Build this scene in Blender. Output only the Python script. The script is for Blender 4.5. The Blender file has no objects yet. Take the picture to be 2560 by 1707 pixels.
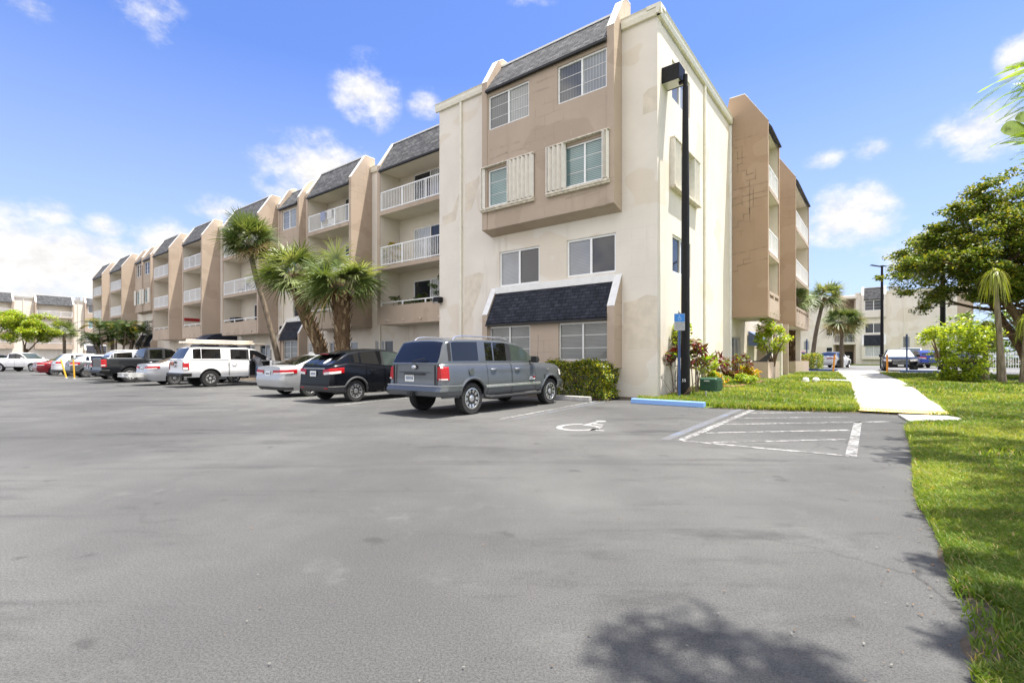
import bpy, bmesh, math, random
import numpy as np
from mathutils import Vector, Matrix, Euler
R = math.radians
random.seed(7)
scene = bpy.context.scene
COL = scene.collection

# ------------------------------------------------------------------ camera, sun, sky, exposure
cam_d = bpy.data.cameras.new("camera")
cam = bpy.data.objects.new("camera", cam_d); COL.objects.link(cam)
cam.location = (0, 0, 1.3); cam.rotation_euler = (R(90), 0, 0)
cam_d.sensor_width = 36.0; cam_d.lens = 36.0*1210/2560; cam_d.shift_y = (897-853.5)/2560
cam_d.clip_start = .05; cam_d.clip_end = 3000
scene.camera = cam

SUN_EL, SUN_AZ = 73.6, 89.0
to_sun = Vector((.294, .0055, 1.0)).normalized()
sd = bpy.data.lights.new("sun", 'SUN'); sd.energy = 5.0; sd.angle = R(.53); sd.color = (1.0, .95, .86)
sun = bpy.data.objects.new("sun", sd); COL.objects.link(sun)
sun.rotation_euler = to_sun.to_track_quat('Z', 'Y').to_euler()
sun.location = (20, 0, 60)

vs = scene.view_settings
scene.display_settings.display_device = 'sRGB'
vs.view_transform = 'Standard'; vs.look = 'None'; vs.gamma = 1.0; vs.use_curve_mapping = False
vs.exposure = 1.2

world = bpy.data.worlds.new("World"); scene.world = world; world.use_nodes = True
SKY_STRENGTH = .1
CLOUDS = [  # azimuth deg, elevation deg, half width, half height, amount
]
def az_el(px, py):
    a = math.atan((px-1280)/1210); return math.degrees(a), math.degrees(math.atan((897-py)/1210*math.cos(a)))
for px, py, rx, ry, amt in [(385,40,75,60,.8),(915,235,72,85,1.15),(1072,262,46,40,.9),(790,418,130,75,1.1),(700,470,60,50,.8),
        (60,640,240,110,1.75),(250,690,160,90,1.5),(80,790,280,90,1.6),(560,530,70,36,.9),(430,600,90,50,.8),(2115,540,125,72,1.3),(2170,560,90,50,1.0),(2440,335,130,70,.95),(2545,140,55,60,1.1),
        (2070,397,52,22,.75),(2172,375,45,26,.6),(2290,640,160,60,.85),(1335,5,50,18,.6),(130,545,70,40,.9),(250,565,60,30,.9),(80,20,60,30,.5),(815,360,40,30,.55)]:
    a, e = az_el(px, py); a1, e1 = az_el(px+rx, py); a2, e2 = az_el(px, py-ry)
    CLOUDS.append((a, e, max(abs(a1-a), .5), max(abs(e2-e), .5), amt))

def build_world():
    nt = world.node_tree; nt.nodes.clear(); N = nt.nodes; Lk = nt.links
    out = N.new('ShaderNodeOutputWorld'); bg = N.new('ShaderNodeBackground')
    sky = N.new('ShaderNodeTexSky'); sky.sky_type = 'NISHITA'; sky.sun_disc = False
    sky.sun_elevation = R(SUN_EL); sky.sun_rotation = R(SUN_AZ); sky.altitude = 0; sky.air_density = 1.0; sky.dust_density = .6; sky.ozone_density = 2.2
    tc = N.new('ShaderNodeTexCoord'); sep = N.new('ShaderNodeSeparateXYZ'); Lk.new(tc.outputs['Generated'], sep.inputs[0])
    def math_(op, a, b=None, c=None):
        n = N.new('ShaderNodeMath'); n.operation = op
        for i, v in enumerate((a, b, c)):
            if v is None: continue
            if isinstance(v, (int, float)): n.inputs[i].default_value = v
            else: Lk.new(v, n.inputs[i])
        return n.outputs[0]
    az = math_('MULTIPLY', math_('ARCTAN2', sep.outputs[0], sep.outputs[1]), 180/math.pi)
    el = math_('MULTIPLY', math_('ARCSINE', sep.outputs[2]), 180/math.pi)
    # noise on the sky sphere
    def noise(scale, detail, off, rough=.6):
        mp = N.new('ShaderNodeMapping'); mp.inputs['Location'].default_value = off; mp.inputs['Scale'].default_value = (1, 1, 1.5)
        Lk.new(tc.outputs['Generated'], mp.inputs[0])
        n = N.new('ShaderNodeTexNoise'); n.inputs['Scale'].default_value = scale; n.inputs['Detail'].default_value = detail; n.inputs['Roughness'].default_value = rough
        Lk.new(mp.outputs[0], n.inputs['Vector']); return n.outputs['Fac']
    n1 = noise(11, 9, (0, 0, 0), .62); n2 = noise(30, 8, (3, 1, 2), .65)
    best = None
    comb = N.new('ShaderNodeCombineXYZ'); Lk.new(az, comb.inputs[0]); Lk.new(el, comb.inputs[1])
    for a, e, w, h, amt in CLOUDS:
        v = N.new('ShaderNodeVectorMath'); v.operation = 'SUBTRACT'; Lk.new(comb.outputs[0], v.inputs[0]); v.inputs[1].default_value = (a, e, 0)
        s = N.new('ShaderNodeVectorMath'); s.operation = 'MULTIPLY'; Lk.new(v.outputs[0], s.inputs[0]); s.inputs[1].default_value = (1/w, 1/h, 0)
        l = N.new('ShaderNodeVectorMath'); l.operation = 'LENGTH'; Lk.new(s.outputs[0], l.inputs[0])
        d = math_('MULTIPLY', math_('SUBTRACT', 1.3, l.outputs['Value']), amt)
        best = d if best is None else math_('MAXIMUM', best, d)
    dens = math_('ADD', math_('MULTIPLY', math_('SUBTRACT', n1, .47), 3.0), math_('MULTIPLY', math_('SUBTRACT', n2, .5), 1.3))
    dens = math_('ADD', best, dens)
    mr = N.new('ShaderNodeMapRange'); mr.interpolation_type = 'SMOOTHSTEP'
    mr.inputs['From Min'].default_value = .0; mr.inputs['From Max'].default_value = 1.45; Lk.new(dens, mr.inputs['Value'])
    mask_in = N.new('ShaderNodeMapRange'); mask_in.inputs['From Min'].default_value = -.15; mask_in.inputs['From Max'].default_value = .25; Lk.new(best, mask_in.inputs['Value'])
    cl = math_('MULTIPLY', mr.outputs[0], mask_in.outputs[0])
    # pale haze low over the horizon
    hz = N.new('ShaderNodeMapRange'); hz.inputs['From Min'].default_value = 30; hz.inputs['From Max'].default_value = 0; hz.inputs['To Min'].default_value = 0; hz.inputs['To Max'].default_value = .70; Lk.new(el, hz.inputs['Value'])
    hue = N.new('ShaderNodeMix'); hue.data_type = 'RGBA'; hue.blend_type = 'MULTIPLY'; hue.inputs['Factor'].default_value = 1.0
    Lk.new(sky.outputs[0], hue.inputs['A']); hue.inputs['B'].default_value = SKY_TINT
    mixh = N.new('ShaderNodeMix'); mixh.data_type = 'RGBA'; Lk.new(hz.outputs[0], mixh.inputs['Factor']); Lk.new(hue.outputs['Result'], mixh.inputs['A']); mixh.inputs['B'].default_value = HAZE_COL
    mix = N.new('ShaderNodeMix'); mix.data_type = 'RGBA'; Lk.new(cl, mix.inputs['Factor']); Lk.new(mixh.outputs['Result'], mix.inputs['A']); shade = N.new('ShaderNodeMix'); shade.data_type = 'RGBA'; sm = N.new('ShaderNodeMapRange'); sm.inputs['From Min'].default_value = .35; sm.inputs['From Max'].default_value = .6; Lk.new(n2, sm.inputs['Value']); Lk.new(sm.outputs[0], shade.inputs['Factor']); shade.inputs['A'].default_value = tuple(x*.86 for x in CLOUD_COL[:3])+(1,); shade.inputs['B'].default_value = CLOUD_COL; Lk.new(shade.outputs['Result'], mix.inputs['B'])
    # unseen bright broken cloud, added overhead and behind the camera as neutral fill
    n3 = noise(3.6, 8, (5, 2, 4), .55)
    up = N.new('ShaderNodeMapRange'); up.interpolation_type = 'SMOOTHSTEP'; up.inputs['From Min'].default_value = 40; up.inputs['From Max'].default_value = 52; Lk.new(el, up.inputs['Value'])
    bk = N.new('ShaderNodeMapRange'); bk.interpolation_type = 'SMOOTHSTEP'; bk.inputs['From Min'].default_value = .12; bk.inputs['From Max'].default_value = -.25; Lk.new(sep.outputs[1], bk.inputs['Value'])
    cov = N.new('ShaderNodeMapRange'); cov.interpolation_type = 'SMOOTHSTEP'; cov.inputs['From Min'].default_value = .42; cov.inputs['From Max'].default_value = .54; Lk.new(n3, cov.inputs['Value'])
    low = N.new('ShaderNodeMapRange'); low.inputs['From Min'].default_value = -1; low.inputs['From Max'].default_value = 6; Lk.new(el, low.inputs['Value'])
    bcl = math_('MULTIPLY', math_('MULTIPLY', math_('MAXIMUM', up.outputs[0], bk.outputs[0]), cov.outputs[0]), low.outputs[0])
    mix2 = N.new('ShaderNodeMix'); mix2.data_type = 'RGBA'; Lk.new(bcl, mix2.inputs['Factor']); Lk.new(mix.outputs['Result'], mix2.inputs['A']); mix2.inputs['B'].default_value = CLOUD_FILL
    mix = mix2
    Lk.new(mix.outputs['Result'], bg.inputs['Color']); bg.inputs['Strength'].default_value = SKY_STRENGTH
    Lk.new(bg.outputs[0], out.inputs['Surface'])
SKY_TINT = (.68, .79, 1.16, 1); HAZE_COL = (3.3, 3.75, 4.5, 1); CLOUD_COL = (4.7, 4.65, 4.6, 1); CLOUD_FILL = (10.2, 9.7, 9.0, 1)
build_world()

# ------------------------------------------------------------------ frames of reference (metres)
_n = math.hypot(1572, 1210)
EX = Vector((1572/_n, -1210/_n, 0)); EY = Vector((1210/_n, 1572/_n, 0))
CORNER = Vector((4.5826, 15.25, 0))                 # the near corner of the building
ROT = math.atan2(EX.y, EX.x)
def L2W(a, b, z=0): return CORNER + EX*a + EY*b + Vector((0, 0, z))
def sstep(a, b, x):
    t = min(1, max(0, (x-a)/(b-a))); return t*t*(3-2*t)
def hg(Y): return .03 + .30*sstep(13.2, 21.5, Y) + .12*sstep(22, 29, Y)   # the lawn climbs away from the lot

# ------------------------------------------------------------------ object helpers
def tag(o, label=None, cat=None, group=None, kind=None):
    if label: o['label'] = label
    if cat: o['category'] = cat
    if group: o['group'] = group
    if kind: o['kind'] = kind
    return o
def empty(name, loc=(0, 0, 0), rz=0, label=None, cat=None, group=None, parent=None):
    o = bpy.data.objects.new(name, None); COL.objects.link(o); o.location = loc; o.rotation_euler = (0, 0, rz); o.empty_display_size = .2
    if parent: o.parent = parent
    return tag(o, label, cat, group)
def copy_tree(o, parent=None):
    c = o.copy(); COL.objects.link(c)
    if parent: c.parent = parent
    for ch in list(o.children): copy_tree(ch, c)
    return c
class MB:
    """collects faces; T maps local build coordinates to object coordinates"""
    def __init__(s, T=None): s.v = []; s.f = []; s.m = []; s.T = T or (lambda x, y, z: (x, y, z)); s.cm = 0
    def pt(s, x, y, z): s.v.append(s.T(x, y, z)); return len(s.v)-1
    def face(s, pts, m=None):
        i = [s.pt(*p) for p in pts]; s.f.append(i); s.m.append(s.cm if m is None else m)
    def box(s, x0, x1, y0, y1, z0, z1, m=None):
        i = [s.pt(x, y, z) for z in (z0, z1) for y in (y0, y1) for x in (x0, x1)]
        for q in ((0,2,3,1),(4,5,7,6),(0,1,5,4),(2,6,7,3),(0,4,6,2),(1,3,7,5)):
            s.f.append([i[k] for k in q]); s.m.append(s.cm if m is None else m)
    def prism(s, prof, a0, a1, axis='x', m=None):
        """prof: 2D points; extruded along axis. axis x -> prof=(y,z); y -> (x,z); z -> (x,y)"""
        def P(p, a): return {'x': (a, p[0], p[1]), 'y': (p[0], a, p[1]), 'z': (p[0], p[1], a)}[axis]
        A = [s.pt(*P(p, a0)) for p in prof]; B = [s.pt(*P(p, a1)) for p in prof]; n = len(prof); m = s.cm if m is None else m
        s.f.append(A[::-1]); s.m.append(m); s.f.append(B); s.m.append(m)
        for k in range(n): s.f.append([A[k], A[(k+1) % n], B[(k+1) % n], B[k]]); s.m.append(m)
    def tube(s, path, rad, seg=8, cap=True, m=None):
        m = s.cm if m is None else m; path = [Vector(p) for p in path]; rings = []
        for i, p in enumerate(path):
            d = (path[min(i+1, len(path)-1)]-path[max(i-1, 0)]).normalized()
            u = d.cross(Vector((0, 0, 1)) if abs(d.z) < .95 else Vector((1, 0, 0))).normalized(); w = d.cross(u)
            r = rad[i] if isinstance(rad, (list, tuple)) else rad
            rings.append([s.pt(*(p+(u*math.cos(t)+w*math.sin(t))*r)) for t in [2*math.pi*k/seg for k in range(seg)]])
        for a, b in zip(rings, rings[1:]):
            for k in range(seg): s.f.append([a[k], a[(k+1) % seg], b[(k+1) % seg], b[k]]); s.m.append(m)
        if cap: s.f.append(rings[0][::-1]); s.m.append(m); s.f.append(rings[-1]); s.m.append(m)
    def lathe(s, prof, seg=24, axis='z', c=(0, 0, 0), m=None, cap=True):
        """prof (r, h); axis of rotation through c"""
        m = s.cm if m is None else m; rings = []
        for r, h in prof:
            rg = []
            for k in range(seg):
                t = 2*math.pi*k/seg; a, b = r*math.cos(t), r*math.sin(t)
                p = {'z': (a, b, h), 'y': (a, h, b), 'x': (h, a, b)}[axis]
                rg.append(s.pt(p[0]+c[0], p[1]+c[1], p[2]+c[2]))
            rings.append(rg)
        for a, b in zip(rings, rings[1:]):
            for k in range(seg): s.f.append([a[k], a[(k+1) % seg], b[(k+1) % seg], b[k]]); s.m.append(m)
        if cap: s.f.append(rings[0][::-1]); s.m.append(m); s.f.append(rings[-1]); s.m.append(m)
    def build(s, name, mats, parent=None, smooth=False, bevel=0, angle=40, recalc=True, merge=False):
        me = bpy.data.meshes.new(name); me.from_pydata(s.v, [], s.f)
        for m in (mats if isinstance(mats, (list, tuple)) else [mats]): me.materials.append(m)
        if max(s.m, default=0) > 0: me.polygons.foreach_set('material_index', s.m)
        if recalc or merge:
            bm = bmesh.new(); bm.from_mesh(me)
            if merge: bmesh.ops.remove_doubles(bm, verts=bm.verts, dist=1e-4)
            if recalc: bmesh.ops.recalc_face_normals(bm, faces=bm.faces)
            bm.to_mesh(me); bm.free()
        if smooth:
            me.polygons.foreach_set('use_smooth', [True]*len(me.polygons)); me.set_sharp_from_angle(angle=R(angle))
        o = bpy.data.objects.new(name, me); COL.objects.link(o)
        if parent: o.parent = parent
        if bevel:
            b = o.modifiers.new('bevel', 'BEVEL'); b.width = bevel; b.segments = 2; b.limit_method = 'ANGLE'; b.angle_limit = R(50)
        return o
def raw_mesh(name, verts, faces, mats, parent=None, mi=None, smooth=False):
    """verts (n,3) array, faces (m,k) array"""
    me = bpy.data.meshes.new(name); verts = np.asarray(verts, np.float32); faces = np.asarray(faces, np.int32); k = faces.shape[1]
    me.vertices.add(len(verts)); me.vertices.foreach_set('co', verts.ravel())
    me.loops.add(faces.size); me.loops.foreach_set('vertex_index', faces.ravel())
    me.polygons.add(len(faces)); me.polygons.foreach_set('loop_start', np.arange(0, faces.size, k, dtype=np.int32))
    for m in (mats if isinstance(mats, (list, tuple)) else [mats]): me.materials.append(m)
    if mi is not None: me.polygons.foreach_set('material_index', np.asarray(mi, np.int32))
    if smooth: me.polygons.foreach_set('use_smooth', np.ones(len(faces), bool))
    me.update(calc_edges=True); me.validate()
    o = bpy.data.objects.new(name, me); COL.objects.link(o)
    if parent: o.parent = parent
    return o

# ------------------------------------------------------------------ materials
class NB:
    def __init__(s, name):
        s.mat = bpy.data.materials.new(name); s.mat.use_nodes = True; s.nt = s.mat.node_tree; s.N = s.nt.nodes; s.b = s.N['Principled BSDF']; s.out = s.N['Material Output']
        s.tc = s.N.new('ShaderNodeTexCoord')
    def lk(s, a, b): s.nt.links.new(a, b)
    def map(s, scale=(1, 1, 1), loc=(0, 0, 0), rot=(0, 0, 0), src='Object'):
        m = s.N.new('ShaderNodeMapping'); m.inputs['Scale'].default_value = scale; m.inputs['Location'].default_value = loc; m.inputs['Rotation'].default_value = rot
        s.lk(s.tc.outputs[src], m.inputs[0]); return m.outputs[0]
    def noise(s, scale, detail=4, rough=.55, vec=None, out='Fac'):
        n = s.N.new('ShaderNodeTexNoise'); n.inputs['Scale'].default_value = scale; n.inputs['Detail'].default_value = detail; n.inputs['Roughness'].default_value = rough
        s.lk(vec if vec is not None else s.tc.outputs['Object'], n.inputs['Vector']); return n.outputs[out]
    def ramp(s, fac, lo, hi, a=0., b=1., smooth=True):
        m = s.N.new('ShaderNodeMapRange'); m.inputs['From Min'].default_value = lo; m.inputs['From Max'].default_value = hi; m.inputs['To Min'].default_value = a; m.inputs['To Max'].default_value = b
        if smooth: m.interpolation_type = 'SMOOTHSTEP'
        s.lk(fac, m.inputs['Value']); return m.outputs[0]
    def math(s, op, a, b=None):
        n = s.N.new('ShaderNodeMath'); n.operation = op
        for i, v in enumerate((a, b)):
            if v is None: continue
            if isinstance(v, (int, float)): n.inputs[i].default_value = v
            else: s.lk(v, n.inputs[i])
        return n.outputs[0]
    def mix(s, fac, a, b, mode='MIX'):
        m = s.N.new('ShaderNodeMix'); m.data_type = 'RGBA'; m.blend_type = mode
        for key, v in (('Factor', fac), ('A', a), ('B', b)):
            if isinstance(v, (int, float)): m.inputs[key].default_value = v
            elif isinstance(v, (tuple, list)): m.inputs[key].default_value = (*v[:3], 1)
            else: s.lk(v, m.inputs[key])
        return m.outputs['Result']
    def color(s, c):
        if isinstance(c, (tuple, list)): s.b.inputs['Base Color'].default_value = (*c[:3], 1)
        else: s.lk(c, s.b.inputs['Base Color'])
    def bump(s, h, strength=.3, dist=.01):
        n = s.N.new('ShaderNodeBump'); n.inputs['Strength'].default_value = strength; n.inputs['Distance'].default_value = dist
        s.lk(h, n.inputs['Height']); s.lk(n.outputs[0], s.b.inputs['Normal'])
    def set(s, **k):
        for key, v in k.items(): s.b.inputs[{'rough': 'Roughness', 'metal': 'Metallic', 'spec': 'Specular IOR Level', 'coat': 'Coat Weight', 'coatr': 'Coat Roughness', 'ior': 'IOR', 'trans': 'Transmission Weight'}[key]].default_value = v
        return s
def simple(name, c, rough=.6, metal=0, var=.12, vs_=6, spec=.5, coat=0, bump=0, bs=40):
    n = NB(name); f = n.noise(vs_, 5); d = tuple(x*(1-var) for x in c); l = tuple(min(1, x*(1+var)) for x in c)
    n.color(n.mix(n.ramp(f, .3, .7), d, l)); n.set(rough=rough, metal=metal, spec=spec, coat=coat)
    if bump: n.bump(n.noise(bs, 3), bump, .01)
    return n.mat
def stucco(name, c, stain, stain_amt=.35, patch=None, joint=.5):
    """painted stucco: fine bump, faint cloudy tone, vertical run-down stains, repainted patches, block-joint touch-ups"""
    n = NB(name)
    base = n.mix(n.ramp(n.noise(.7, 5), .3, .75), tuple(x*.94 for x in c), tuple(min(1, x*1.04) for x in c))
    run = n.ramp(n.noise(1, 5, .6, n.map((2.6, 2.6, .28))), .52, .78)
    big = n.ramp(n.noise(.35, 3, .5, n.map(loc=(5, 2, 1))), .42, .66)
    base = n.mix(n.math('MULTIPLY', n.math('MULTIPLY', run, big), stain_amt), base, stain)
    if patch:
        pm = n.ramp(n.noise(.45, 2, .4, n.map((1, 1, 1.3), (9, 3, 7))), .60, .615)
        base = n.mix(n.math('MULTIPLY', pm, .55), base, patch)
        bk = n.N.new('ShaderNodeTexBrick'); bk.inputs['Scale'].default_value = 1.0; bk.inputs['Brick Width'].default_value = .8; bk.inputs['Row Height'].default_value = .4; bk.inputs['Mortar Size'].default_value = .02; bk.inputs['Mortar Smooth'].default_value = .6
        sx = n.N.new('ShaderNodeSeparateXYZ'); n.lk(n.map(), sx.inputs[0]); cb = n.N.new('ShaderNodeCombineXYZ')
        n.lk(n.math('ADD', sx.outputs[0], sx.outputs[1]), cb.inputs[0]); n.lk(sx.outputs[2], cb.inputs[1])
        ad = n.N.new('ShaderNodeVectorMath'); ad.operation = 'ADD'; n.lk(cb.outputs[0], ad.inputs[0])
        sc = n.N.new('ShaderNodeVectorMath'); sc.operation = 'SCALE'; sc.inputs['Scale'].default_value = .12; n.lk(n.noise(2.5, 3, out='Color'), sc.inputs[0]); n.lk(sc.outputs[0], ad.inputs[1])
        n.lk(ad.outputs[0], bk.inputs['Vector'])
        cm = n.math('MULTIPLY', bk.outputs['Fac'], n.ramp(n.noise(.55, 3, .6, n.map(loc=(1, 8, 3))), .50, .60))
        base = n.mix(n.math('MULTIPLY', cm, joint), base, tuple(x*.72 for x in c))
    n.color(base); n.set(rough=.88, spec=.25)
    n.bump(n.math('ADD', n.noise(55, 4, .7), n.math('MULTIPLY', n.noise(5, 3), .6)), .28, .012)
    return n.mat
def shingle(name, c1, c2, axis='x'):
    n = NB(name); sx = n.N.new('ShaderNodeSeparateXYZ'); n.lk(n.tc.outputs['Object'], sx.inputs[0]); cb = n.N.new('ShaderNodeCombineXYZ')
    n.lk(sx.outputs[0 if axis == 'x' else 1], cb.inputs[0]); n.lk(sx.outputs[2], cb.inputs[1])
    bk = n.N.new('ShaderNodeTexBrick'); bk.inputs['Scale'].default_value = 1; bk.inputs['Brick Width'].default_value = .3; bk.inputs['Row Height'].default_value = .125; bk.inputs['Mortar Size'].default_value = .012; bk.inputs['Mortar Smooth'].default_value = .3
    bk.inputs['Color1'].default_value = (*c1, 1); bk.inputs['Color2'].default_value = (*c2, 1); bk.inputs['Mortar'].default_value = tuple(x*.45 for x in c1)+(1,)
    n.lk(cb.outputs[0], bk.inputs['Vector'])
    b2 = n.N.new('ShaderNodeTexBrick'); b2.inputs['Scale'].default_value = 1; b2.inputs['Brick Width'].default_value = .17; b2.inputs['Row Height'].default_value = .125; b2.offset = .37; b2.inputs['Mortar Size'].default_value = 0
    b2.inputs['Color1'].default_value = (.75, .75, .75, 1); b2.inputs['Color2'].default_value = (1.25, 1.25, 1.25, 1); n.lk(cb.outputs[0], b2.inputs['Vector'])
    col = n.mix(1., bk.outputs['Color'], b2.outputs['Color'], 'MULTIPLY')
    n.color(n.mix(n.ramp(n.noise(70, 2), .35, .7), col, n.mix(1., col, (1.5, 1.5, 1.5), 'MULTIPLY'))); n.set(rough=.9, spec=.2)
    n.bump(n.math('SUBTRACT', n.math('MULTIPLY', n.noise(120, 2), .3), bk.outputs['Fac']), .6, .012)
    return n.mat
def glass(name, kind='dark', a=(.03, .035, .04), b=(.35, .36, .36), pitch=.05, axis=0):
    """window pane with whatever hangs right behind it: blinds (h / v), curtain or a dark room"""
    n = NB(name)
    if kind == 'dark': n.color(n.mix(n.ramp(n.noise(1.2, 3), .35, .7), a, tuple(x*1.8 for x in a)))
    else:
        sx = n.N.new('ShaderNodeSeparateXYZ'); n.lk(n.tc.outputs['Object'], sx.inputs[0])
        src = sx.outputs[2] if kind == 'h' else n.math('ADD', sx.outputs[0], sx.outputs[1])
        if kind == 'c': src = n.math('ADD', src, n.math('MULTIPLY', n.noise(1.5, 2), .3))
        w = n.math('FRACT', n.math('DIVIDE', src, pitch))
        st = n.ramp(n.math('ABSOLUTE', n.math('SUBTRACT', w, .5)), .12, .5)
        n.color(n.mix(n.ramp(n.noise(.9, 2), .3, .75), n.mix(st, b, a), n.mix(st, tuple(x*.72 for x in b), a)))
    n.set(rough=.04, spec=.55); n.bump(n.noise(.8, 2), .05, .03); return n.mat
def paint(name, c, metal=.0, rough=.32, coat=1.0):
    n = NB(name); n.color(n.mix(n.ramp(n.noise(3, 3), .3, .7), tuple(x*.96 for x in c), c)); n.set(rough=rough, metal=metal, spec=.35 if max(c) > .03 else .12, coat=coat*(.55 if max(c) > .03 else .4), coatr=.03)
    n.bump(n.noise(1.5, 2), .03, .02); return n.mat
def leaf(name, c, trans=.35, rough=.5, var=.35, sc=1.2, tint=None):
    n = NB(name); f = n.noise(sc, 3)
    n.color(n.mix(n.ramp(f, .3, .7), tuple(x*(1-var) for x in c), tuple(min(1, x*(1+var)) for x in (tint or c)))); n.set(rough=rough, spec=.35)
    t = n.N.new('ShaderNodeBsdfTranslucent'); t.inputs['Color'].default_value = (min(1, c[0]*1.9), min(1, c[1]*1.7), c[2]*.7, 1)
    mx = n.N.new('ShaderNodeMixShader'); mx.inputs[0].default_value = trans; n.lk(n.b.outputs[0], mx.inputs[1]); n.lk(t.outputs[0], mx.inputs[2]); n.lk(mx.outputs[0], n.out.inputs['Surface'])
    return n.mat
def bark(name, c, ring=0):
    n = NB(name); f = n.noise(1, 6, .65, n.map((9, 9, 2.2)))
    n.color(n.mix(n.ramp(f, .3, .7), tuple(x*.5 for x in c), tuple(x*1.25 for x in c))); n.set(rough=.92, spec=.2)
    h = f
    if ring: h = n.math('ADD', f, n.noise(1, 2, .5, n.map((.5, .5, ring))))
    n.bump(h, .9, .03); return n.mat
def asphalt(name, c, far=False):
    n = NB(name)
    sp = n.ramp(n.noise(82, 4, 1.0), .40, .60); fine = n.ramp(n.noise(190, 1, .8), .44, .58)
    b = n.mix(sp, tuple(x*.46 for x in c), tuple(x*1.42 for x in c))
    b = n.mix(n.math('MULTIPLY', fine, .45), b, tuple(x*1.55 for x in c))
    blot = n.noise(.16, 6, .62); b = n.mix(n.ramp(blot, .38, .66), n.mix(1., b, (.72, .72, .73), 'MULTIPLY'), n.mix(1., b, (1.2, 1.2, 1.19), 'MULTIPLY'))
    st = n.noise(1, 7, .72, n.map((.32, 1.1, 1), rot=(0, 0, .55))); b = n.mix(n.ramp(st, .52, .70), b, n.mix(1., b, (.60, .60, .61), 'MULTIPLY'))
    ty = n.noise(1, 4, .6, n.map((.10, 2.2, 1), rot=(0, 0, -.25))); b = n.mix(n.ramp(ty, .56, .70), b, n.mix(1., b, (.74, .74, .75), 'MULTIPLY'))
    pale = n.ramp(n.noise(.9, 8, .78, n.map(loc=(4, 4, 0))), .54, .72); b = n.mix(n.math('MULTIPLY', pale, .5), b, tuple(x*1.5 for x in c))
    vo = n.N.new('ShaderNodeTexVoronoi'); vo.feature = 'DISTANCE_TO_EDGE'; vo.inputs['Scale'].default_value = .42
    ad = n.N.new('ShaderNodeVectorMath'); ad.operation = 'ADD'; n.lk(n.tc.outputs['Object'], ad.inputs[0]); scn = n.N.new('ShaderNodeVectorMath'); scn.operation = 'SCALE'; scn.inputs['Scale'].default_value = .5
    n.lk(n.noise(2.2, 6, .65, out='Color'), scn.inputs[0]); n.lk(scn.outputs[0], ad.inputs[1]); n.lk(ad.outputs[0], vo.inputs['Vector'])
    ck = n.math('MULTIPLY', n.ramp(vo.outputs['Distance'], .012, .003), n.ramp(n.noise(.33, 3, .5, n.map(loc=(2, 7, 0))), .55, .66))
    b = n.mix(n.math('MULTIPLY', ck, .5), b, tuple(x*.25 for x in c))
    oil = n.ramp(n.noise(2.3, 3, .5, n.map(loc=(6, 1, 0))), .67, .74); b = n.mix(n.math('MULTIPLY', oil, .5), b, tuple(x*.35 for x in c))
    n.color(b); n.set(rough=.85, spec=.3); n.bump(n.math('ADD', sp, n.math('MULTIPLY', fine, .6)), .18, .004)
    return n.mat

M = {}
M['cream'] = stucco('cream_stucco', (.74, .685, .60), (.50, .40, .29), .8, (.66, .57, .45), .15)
M['cream_in'] = stucco('balcony_stucco', (.66, .60, .50), (.5, .42, .32), .2)
M['brown'] = stucco('brown_stucco', (.455, .365, .285), (.30, .225, .165), .75, (.375, .295, .225), .5)
M['brown2'] = stucco('dark_brown_stucco', (.36, .255, .175), (.24, .165, .11), .4, (.41, .30, .215), .8)
M['trim'] = simple('white_trim_paint', (.78, .77, .74), .6, var=.05, bump=.15)
M['gutter'] = simple('cream_gutter_metal', (.74, .70, .58), .5, var=.05)
M['shingle'] = shingle('grey_asphalt_shingle', (.050, .051, .055), (.095, .096, .10))
M['shingle_dark'] = shingle('charcoal_asphalt_shingle', (.022, .024, .032), (.034, .036, .046))
M['shingle_y'] = shingle('grey_shingle_side', (.050, .051, .055), (.095, .096, .10), 'y')
M['frame'] = simple('white_window_frame', (.82, .82, .81), .4, var=.03)
M['alu'] = simple('aluminium_frame', (.62, .61, .59), .4, .4, var=.06)
M['rail'] = simple('white_railing_paint', (.85, .85, .84), .4, var=.03)
M['g_v'] = glass('pane_vertical_blind', 'v', (.24, .25, .25), (.40, .41, .40), .11)
M['g_vd'] = glass('pane_screened_vertical_blind', 'v', (.10, .105, .11), (.17, .175, .18), .11)
M['g_h'] = glass('pane_slatted_blind', 'h', (.05, .10, .10), (.30, .42, .42), .06)
M['g_hl'] = glass('pane_closed_blind', 'h', (.20, .21, .225), (.34, .35, .37), .05)
M['g_hd'] = glass('pane_dark_blind', 'h', (.035, .037, .045), (.07, .072, .08), .06)
M['g_d'] = glass('pane_dark', 'dark', (.016, .018, .022))
M['g_c'] = glass('pane_curtain', 'c', (.30, .31, .32), (.60, .61, .61), .14)
M['g_m'] = glass('pane_grey_room', 'h', (.10, .10, .095), (.26, .26, .24), .045)
M['shutter'] = simple('cream_accordion_shutter', (.74, .70, .625), .5, var=.06)
M['rust'] = simple('stained_sill_metal', (.62, .56, .45), .6, var=.25, vs_=9)
M['dark'] = simple('black_plastic', (.015, .015, .016), .55, var=.2)
M['rubber'] = simple('tyre_rubber', (.018, .018, .018), .85, var=.25, vs_=15)
M['chrome'] = simple('bright_wheel_metal', (.62, .62, .63), .25, .9, var=.04)
M['steel'] = simple('grey_steel', (.35, .35, .35), .45, .6, var=.1)
M['cglass'] = NB('tinted_car_glass').set(rough=.015, spec=.7).mat; M['cglass'].node_tree.nodes['Principled BSDF'].inputs['Base Color'].default_value = (.006, .006, .006, 1)
M['cglass2'] = NB('clear_car_glass').set(rough=.02, spec=.45).mat; M['cglass2'].node_tree.nodes['Principled BSDF'].inputs['Base Color'].default_value = (.045, .058, .052, 1)
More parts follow.
